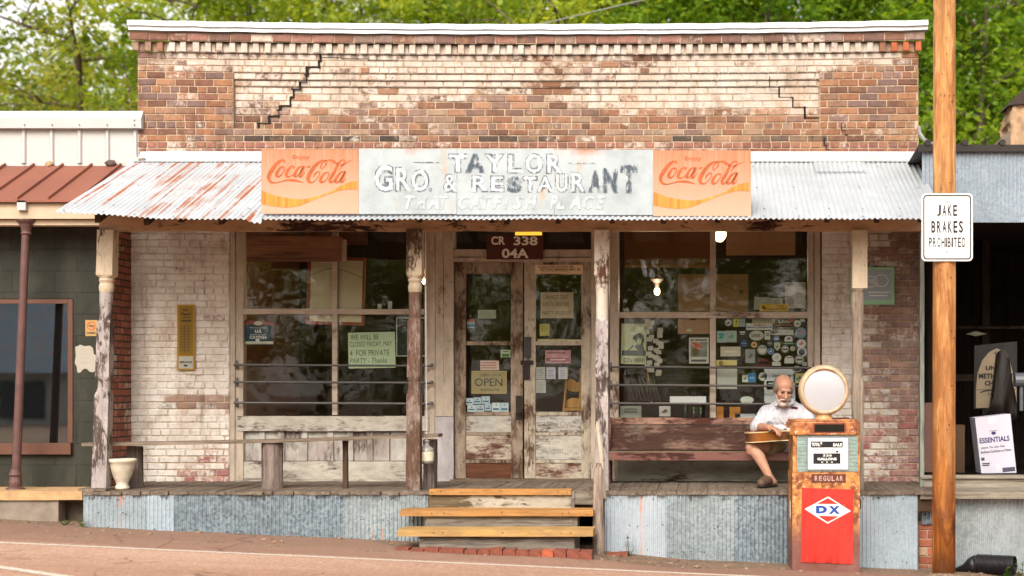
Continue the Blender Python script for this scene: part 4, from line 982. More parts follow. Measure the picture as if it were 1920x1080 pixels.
while x > -12:                                                   # ribs of the parapet sheeting
    v = [(x, .0), (x - .012, -.022), (x - .038, -.022), (x - .05, .0)]
    pr = [[bm2.verts.new((q[0], y + .011 + q[1], z)) for q in v] for z in (Z(306, y), Z(243, y))]
    for k in range(3): bm2.faces.new((pr[0][k], pr[0][k + 1], pr[1][k + 1], pr[1][k]))
    x -= .275
obj('parapet', fixn(bm), M_WMET, nb); obj('parapet_ribs', fixn(bm2), M_WMET, nb)
bm = BM(); y2 = -.07; pr = [(y2 + .07, Z(241, y2)), (y2, Z(240, y2)), (y2 - .005, Z(222, y2)), (y2 + .06, Z(206, y2)), (.3, Z(206, y2) - .01), (.3, Z(241, y2))]
e = [[bm.verts.new((x, q[0], q[1])) for q in pr] for x in (-13, X(265, y2))]
for k in range(6): bm.faces.new((e[0][k], e[0][(k + 1) % 6], e[1][(k + 1) % 6], e[1][k]))
bm.faces.new(e[0]); bm.faces.new(e[1][::-1]); obj('cap_flashing', fixn(bm), plain('white_cap_metal', C('#b2b2b0'), .4, .1, .05, 3, .02), nb)
bm = BM()
for px_, zo in ((262, 0),):
    for k in range(14):
        x = X(252, -.08) - .27 * k
        for dz in (.01, .055) if k == 0 else (.01,): lathe(bm, (x, -.078, Z(236, -.08) + dz), [(.006, -.004), (.006, .004)], 8)
obj('screws', bm, M_IRON, nb)
ra, rb = (-.02, Z(311, -.02)), (-1.10, Z(375, -1.10))
bm = BM(); pr = [[bm.verts.new((x, q[0], q[1] + d)) for x in (-13, -5.63)] for q in (ra, rb) for d in (0, -.02)]
for a, b in ((0, 2), (2, 3), (3, 1)): bm.faces.new((pr[a][0], pr[a][1], pr[b][1], pr[b][0]))
x = -5.75
while x > -12.5:
    A, B_ = Vector((x, ra[0], ra[1])), Vector((x, rb[0], rb[1]))
    v = [bm.verts.new(p + Vector((dx, 0, dz))) for p in (A, B_) for dx, dz in ((-.012, 0), (-.009, .028), (.009, .028), (.012, 0))]
    for k in range(3): bm.faces.new((v[k], v[k + 1], v[k + 5], v[k + 4]))
    bm.faces.new(v[4:]); x -= .285
obj('porch_roof', fixn(bm), M_RED, nb)
def roof_stone(px, py, p0, p1, r, col, label):
    y = p0[0]
    for _ in range(60):
        zr_ = p0[1] + (p1[1] - p0[1]) * (y - p0[0]) / (p1[0] - p0[0])
        if Z(py, y) <= zr_: break
        y -= .02
    y = max(y, p1[0]); bm = BM(); bmesh.ops.create_icosphere(bm, subdivisions=2, radius=1, matrix=Matrix.Translation((X(px, y), y, zr_ + r * .5)) @ Matrix.Diagonal((r * 1.3, r, r * .8, 1)))
    for v in bm.verts: v.co += Vector((1, 1, 1)) * mnoise.noise(v.co * 25) * r * .35
    tag(obj('stone', bm, plain('roof_stone', C(col), .9, 0, .4, 20, .3)), label, 'stone', 'stones lying on the roofs')
roof_stone(207, 329, ra, rb, .045, '#5b4a44', 'dark stone high on the rusty red porch roof near the awning')
roof_stone(92, 348, ra, rb, .035, '#a58b6c', 'tan stone lying halfway down the rusty red porch roof')
roof_stone(266, 327, (-.10, 3.857), (-2.06, 3.085), .028, '#6f665d', 'small grey stone near the top of the rust streaked awning')
M_FASC = plain('cream_fascia', C('#b9a58c'), .7, 0, .15, 6, .1)
bm = BM(); y = -1.05; box(bm, -13, X(190, y), y, y + .05, Z(410, y), Z(381, y)); box(bm, -13, X(182, y), y + .051, y + .2, Z(421, y), Z(411, y)); obj('fascia', bm, M_FASC, nb)
bm = BM(); box(bm, X(36, y), X(52, y), y - .05, y - .002, Z(395, y), Z(377, y)); obj('gutter_bracket', bm, M_WMET, nb)
bm = BM(); quad(bm, (-13, -1.0, Z(421, -1.05) + .02), (-13, 0, 3.4), (-5.66, 0, 3.4), (-5.66, -1.0, Z(421, -1.05) + .02)); obj('soffit', bm, M_FASC, nb)
y = -0.6; bm = BM(); w0, w1, wt, wb = X(-150, y), X(137, y), Z(560, y), Z(853, y)
box(bm, w1, -5.655, y, .2, .6, 3.4); box(bm, -13, w0, y, .2, .6, 3.4); box(bm, w0, w1, y, .2, wt, 3.4); box(bm, w0, w1, y, .2, .6, wb); obj('wall', bm, M_GRN, nb)
M_BRN = plain('brown_painted_frame', C('#5c3a2b'), .6, 0, .2, 10, .1)
bm = BM(); pbox(bm, 127, 561, 136, 830, y - .012, .06); pbox(bm, -148, 561, 126.5, 569, y - .012, .06); w = obj('window', bm, M_BRN, nb)
bm = BM(); pbox(bm, -150, 831, 132, 852, y - .06, .12); obj('sill', bm, M_BRN, w, bevel=.004)
bm = BM(); quad(bm, P(-148, 830, y + .02), P(127, 830, y + .02), P(127, 569, y + .02), P(-148, 569, y + .02)); obj('pane', bm, glass_mat('reflecting_shop_glass', 7.0, (.8, .85, .85), .012), w)
bm = BM(); box(bm, w0 - .1, w1 + .1, y + .12, y + .14, .65, 3.2); obj('dark_backing', bm, flat('dark_shop_inside', C('#15171a')), w)  # dark backing sheet stands in for the unlit shop interior
bm = BM(); x1 = X(29, -1.0); xt = X(49, -1.0); yc = -1.0; z0 = .695; z1 = Z(412, yc)
tube(bm, [(x1, yc, z0), (xt, yc, z1 - .05)], [.040, .036], 14)
for L in ([(.085, 0), (.08, .02), (.055, .03), (.06, .07), (.048, .12), (.06, .14), (.05, .16), (.042, .19)],): lathe(bm, (x1, yc, z0), L, 14)
lathe(bm, (xt, yc, z1 - .14), [(.037, 0), (.05, .01), (.042, .03), (.048, .06), (.062, .10), (.085, .125), (.09, .14)], 14)
obj('column', fixn(bm), plain('purple_brown_iron', C('#5f433f'), .6, .1, .3, 14, .1), nb)

# ================================================================== right neighbour: tin shed
sh = thing('tin_shed', 'corrugated tin shed with a wide dark open front beside the store', 'shed', (3.6, 0, .6))
M_TIN = galv('shed_tin_blue', C('#8f9ba6'), .12, 'z', .3, (3, 1), .5, .4, ('#8a6a4a', '#b39a72'), white=.5)
M_SHWOOD = raw('shed_grey_boards', C('#6c6357'), C('#aaa08f'), 'x', .9)
ysd = -0.95
bm = BM(); corrug(bm, X(1729, ysd), 8, lambda x, t: (ysd, Z(284, ysd) + (Z(417, ysd) - Z(284, ysd)) * t, -1, 0), 3, .006, .037); obj('front_panel', bm, M_TIN, sh)
bm = BM(); y = ysd - .06; box(bm, X(1722, y), 8, y, y + .05, Z(284, y), Z(271, y))
x = X(1740, y)
while x < 7:
    tube(bm, [(x, y - .01, Z(267, y)), (x, 3.0, Z(267, y) - .25)], .03, 8); x += .345
obj('roof_edge', fixn(bm), flat('dark_tarred_edge', C('#2f2a28'), .8), sh)
bm = BM(); pr = [(y, Z(272, y)), (3, Z(272, y) - .3), (6, Z(272, y) - .6)]
for (a, b), (c_, d) in zip(pr, pr[1:]): quad(bm, (X(1722, y), a, b), (8, a, b), (8, c_, d), (X(1722, y), c_, d))
obj('roof', bm, flat('shed_roof_grey', C('#5a5653'), .8), sh)
bm = BM(); tube(bm, [P(1723, 238, -.6), P(1725, 250, -.65), P(1733, 262, -.7), P(1746, 269, -.8), P(1758, 270, -.9)], .018, 8); obj('gutter_spout', bm, plain('pale_gutter', C('#8f8d8a'), .5, .2), sh)
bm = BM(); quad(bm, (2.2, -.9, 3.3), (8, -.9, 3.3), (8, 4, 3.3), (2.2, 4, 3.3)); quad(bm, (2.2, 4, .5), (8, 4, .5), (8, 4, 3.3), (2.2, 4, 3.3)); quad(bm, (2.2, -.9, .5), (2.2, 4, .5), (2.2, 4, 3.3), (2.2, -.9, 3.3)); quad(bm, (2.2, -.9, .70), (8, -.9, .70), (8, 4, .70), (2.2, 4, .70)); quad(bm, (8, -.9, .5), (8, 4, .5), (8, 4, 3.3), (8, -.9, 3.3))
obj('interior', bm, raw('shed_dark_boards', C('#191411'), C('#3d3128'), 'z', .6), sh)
bm = BM(); y = ysd; board(bm, X(1726, y), 8, y - .03, y + .1, Z(897, y), Z(891, y), 0, 20, .001); board(bm, X(1726, y), 8, y, y + .06, Z(914, y), Z(897.5, y), 0, 20, .002); obj('sill', fixn(bm), M_SHWOOD, sh)
bm = BM(); rr = random.Random(9)
for k in range(5): board(bm, 2.5 + .62 * k, 2.59 + .62 * k, 2.2, 2.3, .7, 3.3, 2, 4, .003)
board(bm, 2.2, 7, 2.15, 2.2, 1.72, 1.8, 0, 5, .003); board(bm, 2.2, 7, 1.9, 2.2, 2.3, 2.33, 0, 5, .003)
obj('studs', fixn(bm), raw('shed_studs', C('#241c16'), C('#54453a'), 'z', .8), sh)
bm = BM(); board(bm, X(1725, y), X(1733, y), y - .01, y + .08, .72, Z(418, y), 2, 14, .002); obj('door_post', fixn(bm), raw('greenish_grey_post', C('#5b5f58'), C('#9aa097'), 'z'), sh)
bm = BM(); pbox(bm, 1733, 755, 1750, 885, y + .02, .03); obj('panel', bm, plain('dull_red_brown_panel', C('#5c3f35'), .8, 0, .2), sh)
bm = BM(); y = PF; board(bm, X(1725, y), 8, y - .02, -.9, Z(935, y), Z(922, y), 0, 30, .002); obj('ledge', fixn(bm), M_SHWOOD, sh)
bm = BM(); n = 0
M_SK5 = galv('shed_skirt', C('#949c9e'), .16, 'z', .4, (4, 1), .5, .4, ('#93754e', '#b79b70'), white=.9)
skirt(1727, 1760, M_SK3, sh, y=-1.5, top=FLOOR - .03, botz=Z(983, -1.5)); skirt(1754, 2300, M_SK5, sh, y=-1.5, top=FLOOR - .03)
bm = BM(); brickwork(bm, X(1722, -1.47), X(1760, -1.47), -.1, Z(978, -1.47), fplane(-1.47), lambda u, z: .25, pal=[(.4, .13, .08), (.36, .12, .07), (.45, .3, .2)], ch=.075, seed=61); obj('brick_footing', fixn(bm), M_BRICK, sh)
# broken chimney behind the shed
bm = BM(); yq = 4.0; rr = random.Random(12); pts = [(1894, 275), (1896, 240), (1893, 228), (1897, 205), (1897, 197), (1960, 190), (1960, 275)]
poly(bm, [(X(a, yq), Z(b, yq)) for a, b in pts], yq, .5)
bmesh.ops.triangulate(bm, faces=bm.faces); bmesh.ops.subdivide_edges(bm, edges=bm.edges, cuts=3)
for v in bm.verts: v.co += Vector((mnoise.noise(v.co * 7), mnoise.noise(v.co * 8 + Vector((3, 3, 3))), mnoise.noise(v.co * 6 + Vector((9, 0, 0))))) * .05
ch = obj('chimney', fixn(bm), plain('rough_tan_stone', C('#a98a6c'), .95, 0, .5, 9, .8)); tag(ch, 'rough tan stone chimney stub rising behind the tin shed roof', 'chimney')
bm = BM(); poly(bm, [(X(a, yq), Z(b, yq)) for a, b in [(1889, 199), (1899, 186), (1914, 172), (1960, 150), (1962, 192)]], yq - .06, .6); obj('cap', bm, plain('dark_stone_cap', C('#3f332e'), .95, 0, .4, 9, .5), ch)
bm = BM(); poly(bm, [(X(a, yq), Z(b, yq)) for a, b in [(1868, 276), (1880, 256), (1894, 244), (1894, 276)]], yq - .02, .5); obj('buttress', bm, plain('grey_stone_shoulder', C('#6e6258'), .95, 0, .4, 9, .5), ch)

# ================================================================== trees
def leaf_mat(name, dark, mid, light):
    t = NT(name); a = t.attr('tone')['Fac']
    c = t.ramp(a, [(0.0, dark), (0.5, mid), (1.0, light)])
    d = t.new('ShaderNodeBsdfPrincipled'); t.put(d.inputs['Base Color'], c); d.inputs['Roughness'].default_value = .5; d.inputs['Specular IOR Level'].default_value = .3
    tr = t.new('ShaderNodeBsdfTranslucent'); t.put(tr.inputs[0], t.mix(1, c, (1.5, 1.35, .55, 1), 'MULTIPLY'))
    mx = t.new('ShaderNodeMixShader'); mx.inputs[0].default_value = .62; t.put(mx.inputs[1], d.outputs[0]); t.put(mx.inputs[2], tr.outputs[0])
    o = t.new('ShaderNodeOutputMaterial'); t.put(o.inputs[0], mx.outputs[0]); return t.m
M_LEAF = leaf_mat('spring_leaves', (.13, .22, .025, 1), (.30, .40, .045, 1), (.50, .56, .09, 1))
M_LEAF2 = leaf_mat('deep_green_leaves', (.06, .14, .015, 1), (.17, .30, .026, 1), (.34, .46, .05, 1))
M_BARK = raw('tree_bark', C('#3f332b'), C('#7d6c5e'), 'z', .7, .95)
def leaves_mesh(cs, seed, per, rad, size, flatn=.5):
    g = np.random.default_rng(seed); cs = np.array(cs); n = len(cs)
    k = np.repeat(np.arange(n), per); N = len(k)
    tone0 = np.clip(g.normal(.5, .3, n), 0, 1)
    off = g.normal(0, 1, (N, 3)) * np.array([1, 1, .62]) * (rad * g.uniform(.6, 1.3, (n, 1)))[k] * .6
    c = cs[k] + off
    nr = g.normal(0, 1, (N, 3)); nr[:, 2] = np.abs(nr[:, 2]) + flatn; nr /= np.linalg.norm(nr, axis=1)[:, None]
    a = np.cross(nr, g.normal(0, 1, (N, 3))); a /= np.linalg.norm(a, axis=1)[:, None]; b = np.cross(nr, a)
    s = size * g.uniform(.6, 1.35, (N, 1))
    v = np.stack([c - a * s, c - b * s * .55, c + a * s, c + b * s * .55], 1).reshape(-1, 3)
    me = bpy.data.meshes.new('crown'); me.vertices.add(len(v)); me.vertices.foreach_set('co', v.ravel())
    me.loops.add(N * 4); me.loops.foreach_set('vertex_index', np.arange(N * 4)); me.polygons.add(N)
    me.polygons.foreach_set('loop_start', np.arange(0, N * 4, 4)); me.update(calc_edges=True)
    at = me.attributes.new('tone', 'FLOAT', 'POINT'); tn = np.clip(tone0[k] + g.normal(0, .18, N), 0, 1)
    at.data.foreach_set('value', np.repeat(tn, 4)); return me
def make_tree(seed, h, spread, lo, label, m, group, loc, per=55, tips=230, size=.075, name='tree', lean=0):
    rr = random.Random(seed); t = thing(name, label, 'tree', loc, group); bm = BM(); ends = []
    trunk = [(0, 0, -.3)]; x = y = 0
    for i in range(1, 8): x += rr.uniform(-.16, .16) + lean * .12; y += rr.uniform(-.14, .14); trunk.append((x, y, h * .8 * i / 7))
    tube(bm, trunk, [.024 * h * (1 - .11 * i) * .6 for i in range(8)], 9)
    nl = 13
    for i in range(nl):
        f = .30 + .68 * i / (nl - 1); b = Vector(trunk[min(7, int(f * 7))]).lerp(Vector(trunk[min(7, int(f * 7) + 1)]), f * 7 % 1)
        an = i * 2.4 + rr.uniform(-.5, .5); L = spread * (1.05 - .55 * abs(f - .5) * 1.4) * rr.uniform(.75, 1.1)
        up = rr.uniform(.15, .75); pts = [b]; d = Vector((math.cos(an), math.sin(an), up))
        for q in range(4):
            d += Vector((rr.uniform(-.25, .25), rr.uniform(-.25, .25), rr.uniform(-.12, .12))); pts.append(pts[-1] + d.normalized() * L / 4)
        tube(bm, pts, [.010 * h * .5 * (1 - .2 * q) for q in range(5)], 6, cap=False)
        for q in range(1, 5):
            for _ in range(3):
                e = pts[q] + Vector((rr.gauss(0, .3), rr.gauss(0, .3), rr.gauss(.1, .3))) * spread * .42
                if rr.random() < .5: tube(bm, [pts[q], pts[q].lerp(e, .5) + Vector((0, 0, .08)), e], [.02, .014, .006], 5, cap=False)
                ends.append(e)
    obj('trunk', bm, M_BARK, t, local=True, smooth=True)
    cs = []
    while len(cs) < tips:
        e = rr.choice(ends); p = e + Vector((rr.gauss(0, .4), rr.gauss(0, .4), rr.gauss(0, .3)))
        if p.z > h * lo: cs.append(tuple(p))
    me = leaves_mesh(cs, seed, per, .42, size); me.materials.append(m); c = bpy.data.objects.new('crown', me); COL.objects.link(c); c.parent = t
    return t
GB = 'trees on the slope behind the store'
def tpos(px, y): return (X(px, y), y, gz2(X(px, y), y))
tA = make_tree(1, 11.5, 3.4, .30, 'bright lime leafed tree behind the left half of the brick parapet', M_LEAF, GB, tpos(470, 14.5), per=60, tips=300)
tB = make_tree(2, 12.5, 3.6, .25, 'yellow green tree behind the middle of the brick parapet', M_LEAF, GB, tpos(800, 15.5), per=60, tips=320)
tC = make_tree(3, 12.0, 3.6, .18, 'deep green tree between the brick parapet and the utility pole', M_LEAF2, GB, tpos(1700, 13.5), per=62, tips=360)
tD = make_tree(4, 9.0, 3.2, .15, 'loose airy tree above the white metal parapet with sky showing through', leaf_mat('pale_spring_leaves', (.12, .19, .03, 1), (.28, .34, .06, 1), (.45, .46, .10, 1)), GB, tpos(165, 14), per=46, tips=170)
rr = random.Random(77)
def more(src, px, y, sc, lab): return dup(src, tpos(px, y), rr.uniform(0, 6.3), lab, GB, (sc, sc, sc))
more(tB, 1010, 16, 1.0, 'leafy tree behind the parapet right of centre'); more(tA, 1230, 15, 1.0, 'lime tree behind the parapet above the right soft drink sign')
more(tC, 1450, 15, 1.0, 'dark green tree behind the right quarter of the parapet'); more(tC, 1860, 12, .86, 'dark green tree above the tin shed right of the pole')
more(tD, 40, 19, .98, 'pale tree at the far left edge above the white parapet'); more(tA, 330, 20, .92, 'slim trunked tree just behind the left corner of the parapet')
more(tB, 640, 22, 1.05, 'tree in the second row behind the grocery sign'); more(tC, 1130, 24, 1.1, 'tall tree in the second row behind the doors')
more(tC, 1600, 23, 1.15, 'tall dark tree in the second row behind the right pier'); more(tB, 1960, 20, 1.05, 'tree beyond the tin shed at the right edge')
more(tC, 100, 27, .85, 'distant dark tree low over the white metal parapet'); more(tC, -80, 24, .8, 'dark tree beyond the left edge of the shop'); more(tA, 240, 25, .72, 'small distant tree filling behind the white parapet end')
more(tC, 1800, 30, 1.3, 'far tree high on the slope behind the pole'); more(tA, 1380, 27, 1.15, 'far lime tree high on the slope'); more(tC, 880, 30, 1.2, 'far dark tree high on the slope behind the middle')
# the other side of the street, which the windows mirror
GO = 'trees across the street'
for i in range(13):
    x = -32 + 3.6 * i; y = -39 - 5 * (i % 2); s_ = 1.12 + .08 * (i % 3); src = (tC, tA, tC, tB)[i % 4]
    dup(src, (x, y, gz(x) - 2.4), i * 1.3, 'roadside tree across the street, seen only mirrored in the windows', GO, (s_, s_, s_))
hs_ = thing('roadside_house', 'white boarded house with a blue tin hip roof, mirrored in the shop window', 'house', (-19.5, -31, .7))
bm = BM(); box(bm, -23.5, -16.4, -34, -28, .3, 2.3); obj('wall', bm, M_WMET, hs_)
M_BROOF = galv('blue_tin_roof', C('#5f7688'), .4, 'y', .1, (5, 1), .5, .2)
bm = BM(); A = [Vector(p) for p in ((-24, -27.4, 2.1), (-15.6, -27.4, 2.1), (-15.6, -34.6, 2.1), (-24, -34.6, 2.1), (-22, -31, 4.7), (-18.6, -31, 4.7))]
for q in ((0, 1, 5, 4), (1, 2, 5), (2, 3, 4, 5), (3, 0, 4)): bm.faces.new([bm.verts.new(A[i]) for i in q])
obj('roof', fixn(bm), M_BROOF, hs_)
bm = BM(); box(bm, -18.6, -17.4, -27.98, -27.9, .9, 1.9); obj('window', bm, flat('dark_far_window', C('#1f252a')), hs_)
# ================================================================== church-like bench against the window
bench = thing('wooden_bench', 'long red-brown bench with peeling panelled back under the right shop window', 'bench', (X(1300, -.3), -.3, FLOOR))
M_PEWB = peel('pew_back_peeling', C('#8f7263'), C('#573c33'), 0.52, 'x', 1.3, 0.6, C('#857a6c'), .12); M_PEWR = peel('pew_rail_redbrown', C('#a5806f'), C('#573429'), 0.45, 'x', 1.3, .5, None, .1)
M_PEWS = peel('pew_seat_redbrown', C('#7a5147'), C('#4a2a22'), 0.4, 'x', 1, .4)
bx0, bx1 = 1139, 1592
bm = BM(); y = -.13
board(bm, X(bx0, y), X(bx1, y), y, y + .03, Z(843, y), Z(796, y), 0, 20, .001); obj('backrest', fixn(bm), M_PEWB, bench)
bm = BM(); board(bm, X(bx0, y), X(bx1, y), y - .015, y + .045, Z(795, y), Z(783, y), 0, 20, .001); 
for px in (1180, 1204, 1290): board(bm, X(px, y), X(px + 2, y), y - .018, y - .015, Z(795, y), Z(784, y), 2, 2, 0)
obj('back_rail', fixn(bm), M_PEWR, bench)
SEATZ = Z(848, -.5)
bm = BM(); board(bm, X(bx0 - 2, -.5), X(bx1, -.5), -.52, -.12, SEATZ - .03, SEATZ, 0, 20, .0012); obj('seat', fixn(bm), raw('pew_seat_worn', C('#6d5443'), C('#b09a7e'), 'x'), bench)
bm = BM(); board(bm, X(bx0 - 2, -.52), X(bx1, -.52), -.545, -.52, Z(863, -.52), Z(848.5, -.52), 0, 20, .0012); obj('front_rail', fixn(bm), M_PEWS, bench)
for px in (1137, 1588):
    bm = BM(); board(bm, X(px, -.5), X(px + 7, -.5), -.50, -.10, FLOOR + .004, SEATZ - .03, 2, 4, .001); board(bm, X(px, -.5), X(px + 5, -.5), -.2, -.10, SEATZ, Z(782, -.13), 2, 4, .001); obj('end_panel', fixn(bm), M_PEWS, bench)

# ================================================================== fuel pump
GX, GY = X(1547, -2.1), -2.1; GZ = gz(GX) + .0
pump = thing('fuel_pump', 'rusty antique fuel pump with a round white globe and a bright red panel', 'fuel pump', (GX, GY, GZ), rz=R(2.2))
U = 218.7
def lx(px): return (px - 1547.5) / U
def lz(py): return (1070.7 - py) / U
t = NT('pump_rust'); z = t.sep()[2]; n = t.noise(7, 6, .7); n2 = t.noise(28, 5, .75); n3 = t.noise(3, 3, .5, (1, 1, .4), (2, 0, 0))
c = t.mix(t.mr(n, .42, .55), C('#74381c'), C('#bd8040')); c = t.mix(t.mr(n2, .55, .62, 0, .9), c, C('#cfae84')); c = t.mix(t.mr(n2, .32, .43, .9, 0), c, C('#4c2218'))
low = t.mr(t.math('ADD', z, t.math('MULTIPLY', n3, .5)), .42, .72); c = t.mix(t.math('SUBTRACT', 1, low), c, t.mix(t.mr(n, .35, .65), C('#6a3524'), C('#7e5650')))
M_RUST = t.out(c, t.mr(n2, .3, .7, .45, .85), .1, t.bump(n2, .35, .005), .5)
t = NT('pump_rust_top'); n = t.noise(9, 6, .7); n2 = t.noise(24, 5, .75)
c = t.mix(t.mr(n, .43, .56), C('#7a3d24'), C('#b5763c')); c = t.mix(t.mr(n2, .57, .63), c, C('#d3c3ae')); c = t.mix(t.mr(n2, .25, .36, 1, 0), c, C('#5f2a1a')); M_RUSTT = t.out(c, .5, .1, t.bump(n2, .3, .005), .5)
def lbox(bm, px0, py0, px1, py1, y0, y1): return box(bm, lx(px0), lx(px1), y0, y1, lz(py1), lz(py0))
D = .40
bm = BM(); lbox(bm, 1486, 885, 1613, 1074, 0, D); obj('cabinet', bm, M_RUST, pump, bevel=.018, local=True, segs=3)
bm = BM(); lbox(bm, 1487, 815, 1494, 884.5, .001, D); lbox(bm, 1610, 815, 1613, 884.5, .001, D); lbox(bm, 1487, 815, 1612, 884.5, .02, D - .002); obj('dial_housing', bm, M_RUST, pump, bevel=.006, local=True)
bm = BM(); pts = [(-.30, .03), (-.30, D - .03), (-.27, D + .01), (.27, D + .01), (.30, D - .03), (.30, .03), (.262, -.028), (-.262, -.028)]
def prism(bm, pts, z0, z1, top_in=0.0):
    a = [bm.verts.new((p[0], p[1], z0)) for p in pts]; b = [bm.verts.new((p[0] * (1 - top_in), p[1], z1)) for p in pts]; n = len(pts)
    bm.faces.new(a[::-1]); bm.faces.new(b)
    for k in range(n): bm.faces.new((a[k], a[(k + 1) % n], b[(k + 1) % n], b[k]))
prism(bm, pts, lz(815), lz(790)); prism(bm, [(q[0] * .97, q[1] * .96 + .008) for q in pts], lz(790) + .0005, lz(786)); obj('head', fixn(bm), M_RUSTT, pump, bevel=.008, local=True, segs=2)
bm = BM(); lbox(bm, 1524, 792.5, 1586, 811, -.031, -.026); obj('head_window', bm, plain('pump_slot_rim', C('#7b3a20'), .6, .1, .3), pump, bevel=.004, local=True)
bm = BM(); lbox(bm, 1527, 795, 1583, 809, -.034, -.0315); obj('slot_glass', bm, plain('pump_slot_dark', C('#1a1712'), .12, 0, .1, 8, 0, .6), pump, local=True)
bm = BM(); lbox(bm, 1495, 816, 1609.5, 884, .006, .019); obj('grille', bm, plain('pump_grille_chrome', C('#a9b3b0'), .3, .6, .15), pump, local=True)
bm = BM()
for k in range(9):
    py = 822 + k * 6.9; lbox(bm, 1497, py, 1513, py + 3.6, .0, .005); lbox(bm, 1593, py, 1608, py + 3.6, .0, .005)
obj('louvres', bm, plain('pump_louvre_green', C('#7f9c94'), .35, .3, .2), pump, local=True)
bm = BM(); lbox(bm, 1513.5, 819, 1592, 881, -.012, .005); obj('dial_frame', bm, plain('dial_frame_grey', C('#8d9297'), .4, .4, .1), pump, bevel=.006, local=True, segs=2)
bm = BM(); lbox(bm, 1515.5, 821, 1590, 879, -.0145, -.0122); dial = obj('dial_plate', bm, plain('dial_white', C('#dcdcdc'), .4, 0, .05, 10, 0), pump, local=True)
M_BLK = plain('pump_black', C('#14151a'), .4, 0, .1, 10, 0); M_WHT = plain('pump_white_paint', C('#d9d8d4'), .5, 0, .06, 20, 0)
bm = BM(); lbox(bm, 1520.5, 827, 1580.5, 838.5, -.0165, -.0146); lbox(bm, 1525, 849.5, 1576, 869, -.0165, -.0146); obj('black_strips', bm, M_BLK, dial, local=True)
def ltext(bm, s, px0, py0, px1, py1, y, bold=0.0, par=None):
    text(bm, s, 0, 0, 1, 1, 0, bold=bold, fit=lambda u, w: Vector((lx(px0 + (px1 - px0) * u), y, lz(py1 + (py0 - py1) * w))))
bm = BM(); ltext(bm, 'TOTAL', 1522, 829.5, 1537.5, 836, -.0172, .05); ltext(bm, '$', 1538.5, 828, 1541.5, 833, -.0172, .03); ltext(bm, 'SALE', 1562, 830.5, 1579, 836.5, -.0172, .05); ltext(bm, 'GALLONS', 1532.5, 857.5, 1569, 862.5, -.0172, .05)
for k, ch_ in enumerate('330'): ltext(bm, ch_, 1543 + k * 6, 851.5, 1547.5 + k * 6, 855.5, -.0172, .03)
for k in range(3): ltext(bm, '8', 1540 + k * 9, 864.5, 1543.5 + k * 9, 867.5, -.0172)
obj('lettering', bm, M_WHT, dial, local=True)
bm = BM()
for k, q in enumerate((1529, 1532, 1542, 1550, 1556)): lbox(bm, q, 841.5, q + 1.5, 844, -.0155, -.0147)
lathe(bm, (lx(1570), -.015, lz(846)), [(.011, -.006), (.011, .006)], 8); obj('dial_marks', bm, M_BLK, dial, local=True)
bm = BM(); lbox(bm, 1522, 888.5, 1586, 904, -.008, .0); pl = obj('name_plate', bm, plain('plate_dark_rust', C('#5d2a20'), .6, .1, .35, 30), pump, bevel=.002, local=True)
bm = BM()
for k, ch_ in enumerate('REGULAR'): ltext(bm, ch_, 1528 + k * 7.9, 891.5, 1533.8 + k * 7.9, 901.5, -.009, .03)
obj('lettering', bm, plain('plate_letters_worn', C('#b08f84'), .6, 0, .5, 60, 0), pl, local=True)
t = NT('red_panel_paint'); n = t.noise(6, 5, .7, (1, 1, .25)); n2 = t.noise(34, 5, .8, (1, 1, .3)); c = t.mix(t.mr(n, .4, .7), C('#c81f15'), C('#d8362a')); c = t.mix(t.mr(n2, .66, .72, 0, .7), c, C('#cf8a7c')); c = t.mix(t.mr(t.noise(22, 5, .8), .68, .73, 0, .85), c, C('#6a3a26')); z_ = t.sep()[2]; dr = t.math('MULTIPLY', t.mr(z_, .06, .18, 1, 0), t.mr(t.noise(30, 3, .6, (1, 1, .1)), .5, .6)); c = t.mix(dr, c, C('#8f120e')); c = t.mix(t.mr(t.noise(2.5, 4, .6), .45, .7, 0, .3), c, C('#a83a2c')); M_REDP = t.out(c, .5, 0, t.bump(n, .25, .004), .4)
bm = BM(); v = [(1504, 914), (1601, 917.5), (1599, 1057.5), (1502, 1053)]
a = [bm.verts.new((lx(p[0]), -.009, lz(p[1]))) for p in v]; b = [bm.verts.new((lx(p[0]), -.001, lz(p[1]))) for p in v]
bm.faces.new(a); bm.faces.new(b[::-1])
for k in range(4): bm.faces.new((a[k], b[k], b[(k + 1) % 4], a[(k + 1) % 4]))
rp = obj('red_panel', fixn(bm), M_REDP, pump, local=True)
def lpoly(bm, pts, y):
    f = bm.faces.new([bm.verts.new((lx(p[0]), y, lz(p[1]))) for p in pts]); return f
bm = BM(); Dm = [(1508.5, 953.7), (1553, 930.3), (1596, 957.8), (1552, 981.2)]; lpoly(bm, Dm, -.011); obj('badge_diamond', fixn(bm), M_WHT, rp, local=True)
bm = BM(); lpoly(bm, [(1531.5, 944.0), (1552.8, 933), (1571.5, 944.6)], -.0122); lpoly(bm, [(1533.5, 966.3), (1574, 967.5), (1552, 978.5)], -.0122); obj('badge_red', fixn(bm), M_REDP, rp, local=True)
bm = BM(); ltext(bm, 'D', 1530, 947.5, 1551, 962, -.0125, .07); ltext(bm, 'X', 1553.5, 948, 1575.5, 963, -.0125, .07); obj('lettering', bm, plain('badge_blue', C('#123f8f'), .5, 0, .08, 20, 0), rp, local=True)
bm = BM()
for p in ((1505.5, 916.5), (1553.5, 918), (1600, 920), (1504.5, 984), (1600, 988), (1551, 1053)): lathe(bm, (lx(p[0]), -.0105, lz(p[1])), [(.004, -.003), (.004, .003)], 8)
obj('panel_screws', bm, M_BLK, rp, local=True)
